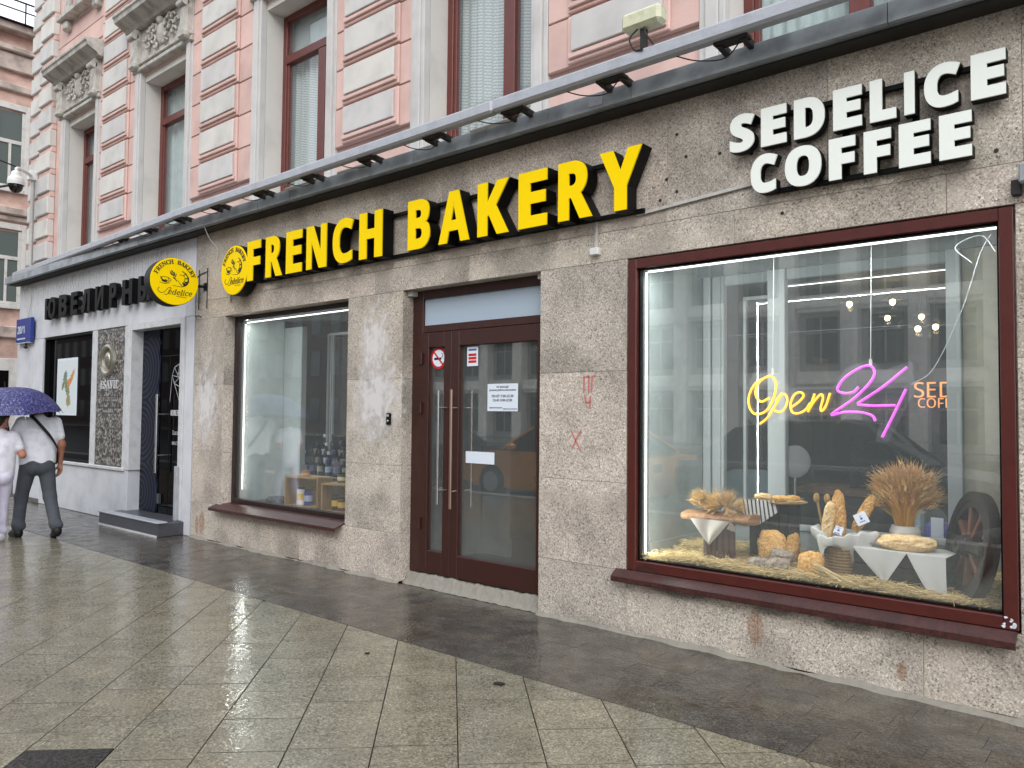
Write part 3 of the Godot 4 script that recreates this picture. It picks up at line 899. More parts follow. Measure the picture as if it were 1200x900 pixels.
func small_window(s: Node) -> void:
	var m := Maker.new()
	frame4(m, -8.598, -6.252, 0.47, 2.678, -0.205, -0.13, 0.05)
	var w := obj("side_window", m, mats.dark_frame, s)
	tag(w, "smaller display window with a dark brown frame")
	glazing(w, -8.55, -6.3, 0.52, 2.63, -0.165)
	m = Maker.new()
	m.prism(PackedVector2Array([Vector2(-0.2, 0.475), Vector2(-0.03, 0.462), Vector2(0.1, 0.418), Vector2(0.1, 0.385), Vector2(0.094, 0.385), Vector2(0.092, 0.412), Vector2(-0.03, 0.45), Vector2(-0.2, 0.46)]), -8.7, -6.28, 0.0, Transform3D(Basis(Vector3(0, 0, 1), Vector3.UP, Vector3(1, 0, 0)), Vector3.ZERO))
	obj("sill", m, mats.sill_paint, w)

func glass_door(s: Node) -> void:
	# door 1.6 m wide behind a reveal 0.2 deep; sidelight on the left, leaf on the right, transom above
	var zb := -0.2
	var zf := -0.125
	var m := Maker.new()
	m.box(Vector3(-5.438, 0.10, zb), Vector3(-5.3, 2.68, zf), 0.004)
	m.box(Vector3(-3.9, 0.10, zb), Vector3(-3.822, 2.68, zf), 0.004)
	m.box(Vector3(-5.2995, 2.6, zb), Vector3(-3.9005, 2.68, zf - 0.001), 0.003)
	m.box(Vector3(-5.2995, 2.29, zb), Vector3(-3.9005, 2.355, zf - 0.001), 0.003)
	var d := obj("glass_door", m, mats.door_frame, s)
	tag(d, "brown aluminium framed glass door under a frosted transom")
	m = boxm(Vector3(-5.299, 2.356, -0.17), Vector3(-3.901, 2.599, -0.15))
	obj("transom_pane", m, mats.frost, d)
	m = Maker.new()
	zf = -0.115
	m.box(Vector3(-5.297, 0.112, zb + 0.02), Vector3(-5.21, 2.285, zf), 0.004)
	m.box(Vector3(-5.01, 0.112, zb + 0.02), Vector3(-4.915, 2.285, zf), 0.004)
	m.box(Vector3(-5.2095, 0.112, zb + 0.02), Vector3(-5.0105, 0.31, zf - 0.001), 0.003)
	m.box(Vector3(-5.2095, 2.15, zb + 0.02), Vector3(-5.0105, 2.285, zf - 0.001), 0.003)
	obj("narrow_leaf", m, mats.door_frame, d)
	m = Maker.new()
	m.box(Vector3(-4.911, 0.112, zb + 0.02), Vector3(-4.82, 2.285, zf), 0.004)
	m.box(Vector3(-3.94, 0.112, zb + 0.02), Vector3(-3.902, 2.285, zf), 0.004)
	m.box(Vector3(-4.8195, 0.112, zb + 0.02), Vector3(-3.9405, 0.305, zf - 0.001), 0.003)
	m.box(Vector3(-4.8195, 2.15, zb + 0.02), Vector3(-3.9405, 2.285, zf - 0.001), 0.003)
	obj("door_leaf", m, mats.door_frame, d)
	glazing(d, -5.21, -5.01, 0.31, 2.15, -0.15)
	glazing(d, -4.82, -3.94, 0.305, 2.15, -0.15)
	for hx in [[-4.835, -0.04, "copper_steel"], [-5.13, -0.245, "steel"], [-4.79, -0.255, "steel"]]:
		m = Maker.new()
		m.tube([Vector3(hx[0], 0.72, hx[1]), Vector3(hx[0], 1.76, hx[1])], 0.0135, 12)
		for y in [0.87, 1.6]:
			m.tube([Vector3(hx[0], y, hx[1]), Vector3(hx[0], y, -0.118 if hx[1] > -0.1 else -0.178)], 0.008, 8)
		obj("pull_handle", m, mats[hx[2]], d)
	# long handle pair in front of the sidelight
	m = Maker.new()
	m.tube([Vector3(-4.985, 0.75, -0.03), Vector3(-4.985, 1.75, -0.03)], 0.0115, 12)
	for y in [0.87, 1.6]:
		m.tube([Vector3(-4.985, y, -0.03), Vector3(-4.965, y, -0.118)], 0.008, 8)
	obj("pull_handle", m, mats.steel, d)
	for y in [0.5, 1.55, 2.0]:
		m = Maker.new()
		m.tube([Vector3(-5.29, y, -0.1), Vector3(-5.29, y + 0.1, -0.1)], 0.013, 8)
		m.box(Vector3(-5.33, y, -0.115), Vector3(-5.27, y + 0.1, -0.108))
		obj("hinge", m, mats.door_frame, d)
	for x in [-5.4, -3.86]:
		bx("bracket", Vector3(x - 0.03, 2.63, -0.124), Vector3(x + 0.03, 2.678, -0.05), 0.004, mats.pipe_white, d)
	# plinth under the door with broken mortar
	var f := noise(FastNoiseLite.TYPE_SIMPLEX_SMOOTH, 5.0, 33, 4)
	var gr := []
	for k in 121:
		var x := lerpf(-5.438, -3.822, k / 120.0)
		var row := []
		for q in [Vector2(0.099, -0.2), Vector2(0.098, -0.12), Vector2(0.08, -0.1), Vector2(0.05, -0.085), Vector2(0.02, -0.06), Vector2(-0.005, -0.03)]:
			row.append(Vector3(x, q.x + (f.get_noise_2d(x * 1.5, q.y * 30.0) * 0.02 if q.y > -0.12 and q.x > 0.0 else 0.0), q.y + f.get_noise_2d(x * 2.0 + 9.0, q.x * 30.0) * 0.018))
		gr.append(row)
	m = Maker.new()
	m.grid(gr, false, false, Vector3(-4.6, -1, -2))
	obj("threshold", m, mats.mortar, d)
	bx("threshold_core", Vector3(-5.437, 0.0, -0.34), Vector3(-3.823, 0.094, -0.13), 0, mats.mortar, d)
	# stickers and notices on the glass
	m = Maker.new()
	m.lathe([Vector2(0.0, 0.0), Vector2(0.098, 0.0), Vector2(0.1, 0.002)], 28, Transform3D(Basis(Vector3.RIGHT, PI / 2), Vector3(-5.11, 2.05, -0.1485)))
	m.prism(circle(0.1, 28), 0.0, 0.0022, 0.0, Transform3D(Basis.IDENTITY, Vector3(-5.11, 2.05, -0.1485)))
	var ns := obj("no_smoking_sign", m, mats.print_red, d)
	m = Maker.new()
	m.prism(circle(0.077, 28), 0.0, 0.0012, 0.0, Transform3D(Basis.IDENTITY, Vector3(-5.11, 2.05, -0.1462)))
	obj("sign_disc", m, mats.paper, ns)
	m = Maker.new()
	m.box(Vector3(-5.165, 2.035, -0.145), Vector3(-5.075, 2.055, -0.144))
	m.strip(spline([Vector3(-5.07, 2.05, -0.145), Vector3(-5.055, 2.075, -0.145), Vector3(-5.07, 2.095, -0.145)], 4), 0.006, Vector3.BACK, 0.0008)
	obj("cigarette_mark", m, mats.sign_black, ns)
	m = Maker.new()
	m.strip([Vector3(-5.165, 2.105, -0.1435), Vector3(-5.055, 1.995, -0.1435)], 0.016, Vector3.BACK, 0.001)
	obj("red_slash", m, mats.print_red, ns)
	var nt := bx("opening_notice", Vector3(-4.505, 1.573, -0.149), Vector3(-4.165, 1.805, -0.147), 0, mats.paper, d)
	text("print", "НА ВЫХОДЕ", -4.335, 1.778, -0.1465, 0.017, mats.print_dark, nt)
	text("print", "режим работы магазина", -4.335, 1.752, -0.1465, 0.017, mats.print_dark, nt)
	text("print", "ПН-ПТ 7:30-22:30", -4.335, 1.7, -0.1465, 0.022, mats.print_dark, nt)
	text("print", "СБ-ВС 8:00-22:00", -4.335, 1.665, -0.1465, 0.02, mats.print_dark, nt)
	text("print", "администрация", -4.41, 1.603, -0.1465, 0.013, mats.print_dark, nt)
	text("print", "приятных покупок", -4.25, 1.593, -0.1465, 0.012, mats.print_dark, nt)
	bx("blank_label", Vector3(-4.755, 1.12, -0.149), Vector3(-4.42, 1.222, -0.147), 0, mats.paper, d)
	var wn := bx("price_sticker", Vector3(-4.752, 1.965, -0.149), Vector3(-4.622, 2.135, -0.147), 0, mats.paper, d)
	bx("blue_line", Vector3(-4.735, 2.1, -0.1465), Vector3(-4.64, 2.115, -0.146), 0, mats.print_blue, wn)
	for y in [2.055, 2.025, 1.995]:
		bx("red_line", Vector3(-4.735, y - 0.002, -0.1465), Vector3(-4.64, y + 0.02, -0.146), 0, mats.print_red, wn)

func circle(r: float, k: int) -> PackedVector2Array:
	var p := PackedVector2Array()
	for i in k:
		p.append(Vector2(cos(TAU * i / k), sin(TAU * i / k)) * r)
	return p

var fonts := {}

func font(bold := true, embolden := 0.0, serif := false) -> Font:
	var key := "%s%s%s" % [bold, embolden, serif]
	if not fonts.has(key):
		var sf := SystemFont.new()
		sf.font_names = PackedStringArray(["Droid Serif" if serif else "Droid Sans"])
		sf.font_weight = 700 if bold else 400
		var fv := FontVariation.new()
		fv.base_font = sf
		fv.variation_embolden = embolden
		fonts[key] = fv
	return fonts[key]

func glyph(s: String, depth: float, f: Font) -> TextMesh:
	var t := TextMesh.new()
	t.font = f
	t.text = s
	t.font_size = 64
	t.pixel_size = 1.0 / 64
	t.curve_step = 0.6
	t.depth = depth
	return t

func text(called: String, s: String, x: float, y: float, z: float, h: float, m: Material, parent: Node, turn := Basis.IDENTITY, serif := false, most := 0.0) -> MeshInstance3D:   # centred line, capitals h high
	var t := glyph(s, 0.04, font(true, 0.0, serif))
	var k := h / 0.72
	var kx := k
	if most > 0.0 and t.get_aabb().size.x * k > most:
		kx = most / t.get_aabb().size.x
	return obj(called, t, m, parent, Transform3D(turn * Basis.from_scale(Vector3(kx, k, k)), Vector3(x, y, z)))

func letter(ch: String, x0: float, x1: float, y0: float, y1: float, z0: float, z1: float, face_mat: Material, side_mat: Material, parent: Node, emb: float, edge_mat: Material = null) -> void:
	# a box letter: dark returns from z0, a coloured face on its front at z1
	if ch == "I":
		var bb := bx("letter", Vector3(x0, y0, z0), Vector3(x1, y1, z1 - 0.012), 0.002, side_mat, parent)
		bx("letter_face", Vector3(x0 + 0.002, y0 + 0.002, z1 - 0.0115), Vector3(x1 - 0.002, y1 - 0.002, z1), 0.002, face_mat, bb)
		return
	var flip := ch == "И"
	if flip:
		ch = "N"   # the same outline seen from behind
	emb = minf(emb, {"N": 0.8, "B": 1.0, "A": 1.0, "P": 1.0}.get(ch, 1.3))
	var f := font(true, emb)
	var t := glyph(ch, 1.0, f)
	var ab := t.get_aabb()
	var sc := Vector3((x1 - x0) / ab.size.x, (y1 - y0) / ab.size.y, z1 - z0 - 0.012)
	var ce := ab.get_center()
	var tb := Basis(Vector3.UP, PI) if flip else Basis.IDENTITY
	var pos := Vector3((x0 + x1) / 2 - ce.x * sc.x * (-1.0 if flip else 1.0), (y0 + y1) / 2 - ce.y * sc.y, (z0 + z1 - 0.012) / 2)
	var b := obj("letter", t, side_mat, parent, Transform3D(tb * Basis.from_scale(sc), pos))
	var t2 := glyph(ch, 1.0, f)
	var fs := obj("letter_face", t2, face_mat, b)
	var zz := 0.5 + 0.5 * 0.012 / sc.z + 0.0005 / sc.z
	fs.transform = Transform3D(Basis.from_scale(Vector3(0.97, 0.985, 0.012 / sc.z)), Vector3(ce.x * 0.03, ce.y * 0.015, -zz if flip else zz))

# ---------------------------------------------------------------- ledge and lighting rail
func ledge_and_rail() -> void:
	var l := thing("metal_ledge", "grey sheet metal ledge between the granite front and the pink wall", "ledge")
	var seams := [-15.75, -13.9, -11.6, -9.364, -7.6, -5.874, -4.4, -2.864, -1.2, 0.4, 1.8]
	for i in seams.size() - 1:
		var m := Maker.new()
		var tz := 0.205 + (0.002 if i % 2 else 0.0)
		m.prism(PackedVector2Array([Vector2(-0.12, 3.945), Vector2(tz - 0.01, 3.872), Vector2(tz, 3.866), Vector2(tz, 3.752), Vector2(tz - 0.014, 3.748), Vector2(tz - 0.014, 3.745), Vector2(-0.12, 3.745)]), seams[i] + 0.002, seams[i + 1] - 0.002, 0.0, Transform3D(Basis(Vector3(0, 0, 1), Vector3.UP, Vector3(1, 0, 0)), Vector3.ZERO))
		obj("flashing_sheet", m, mats.flashing, l)
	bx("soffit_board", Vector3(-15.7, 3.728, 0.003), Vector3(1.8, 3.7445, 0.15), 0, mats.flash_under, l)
	for x in [-14.6, -10.5, -7.0, -5.1, -3.6, -2.0]:
		bx("seam_cover", Vector3(x - 0.006, 3.756, 0.205), Vector3(x + 0.006, 3.864, 0.2105), 0, mats.flashing, l)
	bx("paper_label", Vector3(-3.22, 3.775, 0.2075), Vector3(-3.1, 3.86, 0.2105), 0, mats.rail_metal, l)
	var r := thing("lighting_rail", "long pale metal lighting rail on brackets above the ledge", "rail")
	var m2 := Maker.new()
	var path := [Vector3(-15.72, 3.925, 0.06), Vector3(-12.5, 3.92, 0.2), Vector3(-9.0, 3.92, 0.335), Vector3(-4.0, 3.93, 0.352), Vector3(1.8, 3.935, 0.352)]
	for i in path.size() - 1:
		m2 = Maker.new()
		m2.bar(path[i], path[i + 1], 0.095, 0.1, 0.018)
		obj("rail_section", m2, mats.rail_metal, r)
	for i in 12:
		var x := -1.99 - 0.885 * i
		m2 = Maker.new()
		var z: float = 0.33 if x > -9.0 else lerpf(0.33, 0.1, (-9.0 - x) / 5.0)
		m2.bar(Vector3(x, 3.83, -0.09), Vector3(x, 3.875, z), 0.035, 0.05, 0.003)
		m2.bar(Vector3(x - 0.16, 3.83, -0.09), Vector3(x - 0.16, 3.875, z), 0.035, 0.05, 0.003)
		m2.box(Vector3(x - 0.19, 3.862, z - 0.06), Vector3(x + 0.03, 3.886, z + 0.02), 0.003)
		obj("bracket", m2, mats.dark_iron, r)
		m2 = Maker.new()
		var sag := rr(0.02, 0.05)
		m2.tube(spline([Vector3(x - 0.02, 3.875, z - 0.03), Vector3(x - 0.14, 3.84 - sag, z - 0.05), Vector3(x - 0.32, 3.85 - sag * 0.6, z - 0.03), Vector3(x - 0.46, 3.885, z)], 5), 0.0045, 5)
		obj("cable", m2, mats.wire, r)
		if i in [2, 4, 5, 8, 10]:
			m2 = Maker.new()
			m2.tube([Vector3(x - 0.15, 3.862, z - 0.1), Vector3(x - 0.62, 3.862, z - 0.1)], 0.014, 8)
			obj("tube_lamp", m2, mats.wire_white, r)
	# flood lamp standing on the rail
	var fl := thing("flood_lamp", "cream rounded flood lamp on a short post above the rail", "lamp", Vector3(-2.67, 0, 0.36))
	m2 = Maker.new()
	m2.box(Vector3(-0.15, 4.12, -0.06), Vector3(0.15, 4.245, 0.06), 0.025)
	obj("housing", m2, mats.flood_cream, fl)
	m2 = Maker.new()
	m2.box(Vector3(-0.02, 3.985, -0.02), Vector3(0.02, 4.12, 0.02), 0.003)
	obj("post", m2, mats.dark_iron, fl)
	m2 = Maker.new()
	m2.tube(spline([Vector3(-0.03, 4.12, 0.03), Vector3(-0.08, 4.06, 0.05), Vector3(-0.05, 3.98, 0.04), Vector3(0.02, 3.96, 0.05)], 5), 0.006, 6)
	m2.tube(spline([Vector3(0.02, 4.12, 0.03), Vector3(0.05, 4.05, 0.05), Vector3(0.09, 3.98, 0.03)], 5), 0.006, 6)
	obj("loose_cable", m2, mats.wire, fl)

# ---------------------------------------------------------------- pink upper floors
func upper_facade() -> void:
	var b := thing("pink_building", "pink stucco town house with white rusticated blocks above the shops", "building")
	var zw := -0.12
	# casings of the first-floor windows: [outer left, outer right]
	var wins := [[-14.15, -12.58], [-11.38, -9.69], [-8.25, -6.62], [-5.465, -3.825], [-2.49, -0.86]]
	var y0 := 3.9
	var y1 := 6.35
	var core := Maker.new()
	var xs := -15.6
	for w in wins:
		core.box(Vector3(xs, 3.5, -0.75), Vector3(w[0] + 0.16, y1, zw), 0)
		xs = w[1] - 0.13
	core.box(Vector3(xs, 3.5, -0.75), Vector3(2.5, y1, zw), 0)
	core.box(Vector3(-15.6, y1 + 0.0005, -0.75), Vector3(2.5, 8.0, zw), 0)
	core.box(Vector3(-15.6, 8.0005, -0.75), Vector3(-13.95, 10.4, zw), 0)
	core.box(Vector3(-12.75, 8.0005, -0.75), Vector3(-11.18, 10.4, zw), 0)
	core.box(Vector3(-9.86, 8.0005, -0.75), Vector3(2.5, 10.4, zw), 0)
	core.box(Vector3(-15.6, 10.4005, -0.75), Vector3(2.5, 13.5, zw), 0)
	core.box(Vector3(-15.6, 0.0, -9.0), Vector3(-15.2, 13.5, -0.7505), 0)
	obj("wall", core, mats.pink0, b)
	bx("roof", Vector3(-15.7, 13.5, -9.0), Vector3(2.6, 13.7, 0.1), 0, mats.roof_dark, b)
	# rusticated piers
	var piers := [[-12.58, -11.38], [-9.69, -8.25], [-6.62, -5.465], [-3.825, -2.49], [-0.86, 0.7]]
	var row := 0.405
	for pr in piers:
		var px0: float = pr[0] + 0.004
		var px1: float = pr[1] - 0.004
		var mid := (px0 + px1) / 2
		var pw := minf(0.4, (px1 - px0) / 2 - 0.19)
		for k in 10:
			var yb := 4.28 + (k - 1) * row    # underside of the block
			if yb + row > 8.0: break
			if yb < 3.95:
				continue
			var mk := k % 3
			bx("pink_block", Vector3(px0, yb + 0.006, zw), Vector3(px1, yb + row - 0.006, zw + 0.045), 0.006, mats["pink%d" % mk], b)
			var m := Maker.new()   # moulded raised field with stepped underside
			m.box(Vector3(mid - pw - 0.05, yb + 0.012, zw + 0.0455), Vector3(mid + pw + 0.05, yb + row - 0.012, zw + 0.072), 0.008)
			m.box(Vector3(mid - pw - 0.03, yb + 0.045, zw + 0.0725), Vector3(mid + pw + 0.03, yb + 0.085, zw + 0.095), 0.006)
			obj("pink_moulding", m, mats["pink%d" % ((mk + 1) % 3)], b)
			bx("white_panel", Vector3(mid - pw, yb + 0.098, zw + 0.0725), Vector3(mid + pw, yb + row - 0.03, zw + 0.1), 0.006, mats["white_plaster%d" % mk], b)
	# corner quoins in two steps
	for k in 16:
		var yb := 4.0 + k * 0.385
		for q in [[-15.6, -15.03, 0.06], [-15.02, -14.46, 0.12]]:
			bx("quoin_ledge", Vector3(q[0], yb, zw), Vector3(q[1], yb + 0.09, zw + q[2] - 0.035), 0.01, mats["pink%d" % (k % 3)], b)
			bx("white_quoin", Vector3(q[0], yb + 0.092, zw), Vector3(q[1], yb + 0.382, zw + q[2]), 0.014, mats["white_plaster%d" % ((k + 1) % 3)], b)
	# upper wall joints: long pink courses beside and above the window heads
	for seg in [[-14.44, -12.56], [-11.4, -9.67]]:
		for k in 2:
			bx("pink_block", Vector3(seg[0], 7.38 + k * 0.31, zw), Vector3(seg[1], 7.68 + k * 0.31, zw + 0.02), 0.006, mats["pink%d" % k], b)
	for wi in wins.size():
		upper_window(b, wins[wi][0], wins[wi][1], zw, wi)
	# sills of the second-floor windows over the first two
	for w in [[-14.15, -12.58], [-11.38, -9.69]]:
		var m := Maker.new()
		m.box(Vector3(w[0], 8.0, zw), Vector3(w[1], 8.1, 0.06), 0.015)
		m.box(Vector3(w[0] + 0.1, 7.85, zw), Vector3(w[0] + 0.28, 7.998, 0.0), 0.02)
		m.box(Vector3(w[1] - 0.28, 7.85, zw), Vector3(w[1] - 0.1, 7.998, 0.0), 0.02)
		m.box(Vector3(w[0] + 0.02, 8.1005, zw), Vector3(w[0] + 0.2, 10.4, -0.05), 0.015)
		m.box(Vector3(w[1] - 0.2, 8.1005, zw), Vector3(w[1] - 0.02, 10.4, -0.05), 0.015)
		var o := obj("upper_sill", m, mats.grime_plaster, b)
		bx("dark_glass", Vector3(w[0] + 0.2, 8.1, -0.5), Vector3(w[1] - 0.17, 10.4, -0.45), 0, mats.pane_dark, o)

func upper_window(b: Node, ox0: float, ox1: float, zw: float, wi: int) -> void:
	var yb := 3.95
	var yt := 6.25
	var zc := -0.05
	var ix0 := ox0 + 0.195
	var ix1 := ox1 - 0.165
	# moulded white surround
	var m := Maker.new()
	var bands := [[0.0, 0.055, -0.07], [0.0555, 0.15, -0.045], [0.1505, 0.195, -0.06]]
	for q in bands:
		m.box(Vector3(ox0 + q[0], yb - 0.1, zw - 0.02), Vector3(ox0 + q[1], yt + 0.12, q[2]), 0.006)
	var su := obj("window_jamb", m, mats.white_plaster1, b)
	m = Maker.new()
	for q in bands:
		var s := 0.165 / 0.195
		m.box(Vector3(ox1 - q[1] * s, yb - 0.1, zw - 0.02), Vector3(ox1 - q[0] * s, yt + 0.12, q[2]), 0.006)
	obj("window_jamb", m, mats.white_plaster1, b)
	m = Maker.new()   # reveals
	m.box(Vector3(ix0 - 0.03, yb, -0.74), Vector3(ix0, yt, zw - 0.0205), 0)
	m.box(Vector3(ix1, yb, -0.74), Vector3(ix1 + 0.03, yt, zw - 0.0205), 0)
	m.box(Vector3(ix0 - 0.03, yt + 0.0005, -0.74), Vector3(ix1 + 0.03, yt + 0.1, zw - 0.0205), 0)
	m.box(Vector3(ix0 - 0.03, yb - 0.06, -0.74), Vector3(ix1 + 0.03, yb - 0.0005, 0.0), 0.01)
	obj("reveal", m, mats.white_plaster2, su)
	# head: architrave, frieze with relief, cornice
	m = Maker.new()
	m.box(Vector3(ox0 - 0.02, yt + 0.1205, zw - 0.02), Vector3(ox1 + 0.02, yt + 0.19, -0.03), 0.012)
	m.box(Vector3(ox0 - 0.02, yt + 0.1905, zw - 0.02), Vector3(ox1 + 0.02, yt + 0.24, -0.01), 0.012)
	m.box(Vector3(ox0, yt + 0.2405, zw - 0.02), Vector3(ox1, yt + 0.72, -0.06), 0.01)
	for x in [ox0 + 0.02, ox1 - 0.2]:
		m.box(Vector3(x, yt + 0.2, zw), Vector3(x + 0.18, yt + 0.74, 0.03), 0.03)
		m.box(Vector3(x - 0.01, yt + 0.15, zw), Vector3(x + 0.19, yt + 0.26, 0.05), 0.03)
		m.tube([Vector3(x, yt + 0.62, 0.03), Vector3(x + 0.18, yt + 0.62, 0.03)], 0.05, 10)
	var hd := obj("window_head", m, mats.grime_plaster, b)
	m = Maker.new()
	var prof := PackedVector2Array([Vector2(zw - 0.02, yt + 0.721), Vector2(0.02, yt + 0.721), Vector2(0.05, yt + 0.76), Vector2(0.09, yt + 0.78), Vector2(0.19, yt + 0.83), Vector2(0.2, yt + 0.88), Vector2(0.22, yt + 0.9), Vector2(0.22, yt + 0.93), Vector2(zw - 0.02, yt + 1.0)])
	m.prism(prof, ox0 - 0.13, ox1 + 0.13, 0.0, Transform3D(Basis(Vector3(0, 0, 1), Vector3.UP, Vector3(1, 0, 0)), Vector3.ZERO))
	obj("cornice", m, mats.grime_plaster, hd)
	m = Maker.new()   # relief: shield between leafy scrolls
	var cx := (ox0 + ox1) / 2
	var cy := yt + 0.48
	m.blob(Transform3D(Basis.from_scale(Vector3(0.11, 0.16, 0.06)), Vector3(cx, cy, -0.05)), 14, 9)
	m.blob(Transform3D(Basis.from_scale(Vector3(0.06, 0.06, 0.06)), Vector3(cx, cy + 0.17, -0.03)), 10, 7)
	for s in [-1.0, 1.0]:
		for q in [[0.16, 0.1, 0.075], [0.19, -0.05, 0.08], [0.28, 0.02, 0.075], [0.34, 0.13, 0.05], [0.37, -0.08, 0.06], [0.45, 0.03, 0.05], [0.24, 0.16, 0.045], [0.13, -0.15, 0.05]]:
			var pts := []
			for t in 9:
				var a := t * 0.75
				pts.append(Vector3(cx + s * (q[0] + cos(a) * q[2] * (1.0 - t * 0.07)), cy + q[1] + sin(a) * q[2] * (1.0 - t * 0.07), -0.045 + 0.004 * t))
			m.tube(pts, 0.02, 6)
	obj("relief_ornament", m, mats.grime_plaster, hd)
	# brown window frame, transom at y 5.7
	var zf := -0.36
	m = Maker.new()
	var fw := 0.075
	frame4(m, ix0, ix1, yb, yt, zf - 0.08, zf, fw, 0.006)
	m.box(Vector3(ix0 + fw, 5.66, zf - 0.08), Vector3(ix1 - fw, 5.76, zf + 0.01), 0.006)
	var mxl := lerpf(ix0, ix1, 0.565)
	m.box(Vector3(mxl, yb + fw, zf - 0.08), Vector3(mxl + 0.13, 5.6595, zf + 0.008), 0.006)
	m.box(Vector3(ix0 + fw + 0.0005, yb + fw, zf - 0.06), Vector3(ix0 + fw + 0.04, 5.6595, zf - 0.012), 0.004)
	var fr := obj("window_frame", m, mats.upper_frame, b)
	for q in [[ix0 + fw, mxl, yb + fw, 5.66], [mxl + 0.13, ix1 - fw, yb + fw, 5.66], [ix0 + fw, ix1 - fw, 5.76, yt - fw]]:
		m = Maker.new()
		m.face([Vector3(q[0], q[2], zf - 0.04), Vector3(q[1], q[2], zf - 0.04), Vector3(q[1], q[3], zf - 0.04), Vector3(q[0], q[3], zf - 0.04)], Vector3.BACK)
		obj("pane", m, mats.pane_upper, fr)
	# curtain behind the glass, softly pleated
	var gr := []
	for i in 49:
		var x := lerpf(ix0 + 0.02, ix1 - 0.02, i / 48.0)
		var row := []
		for j in 2:
			row.append(Vector3(x, lerpf(yb + 0.03, 5.7 if wi > 1 else yt, j), zf - 0.14 + 0.018 * sin(i * 1.7 + wi) + 0.01 * sin(i * 0.63)))
		gr.append(row)
	m = Maker.new()
	m.grid(gr)
	obj("curtain", m, mats.curtain if wi in [2, 3] else mats.curtain_plain, fr)
	if wi > 1:
		bx("roller_blind", Vector3(ix0 + 0.02, 5.7, zf - 0.15), Vector3(ix1 - 0.02, yt, zf - 0.13), 0, mats.curtain_plain, fr)
	bx("room_back", Vector3(ix0 - 0.02, yb, -0.73), Vector3(ix1 + 0.02, yt, -0.7), 0, mats.inside_dark, fr)

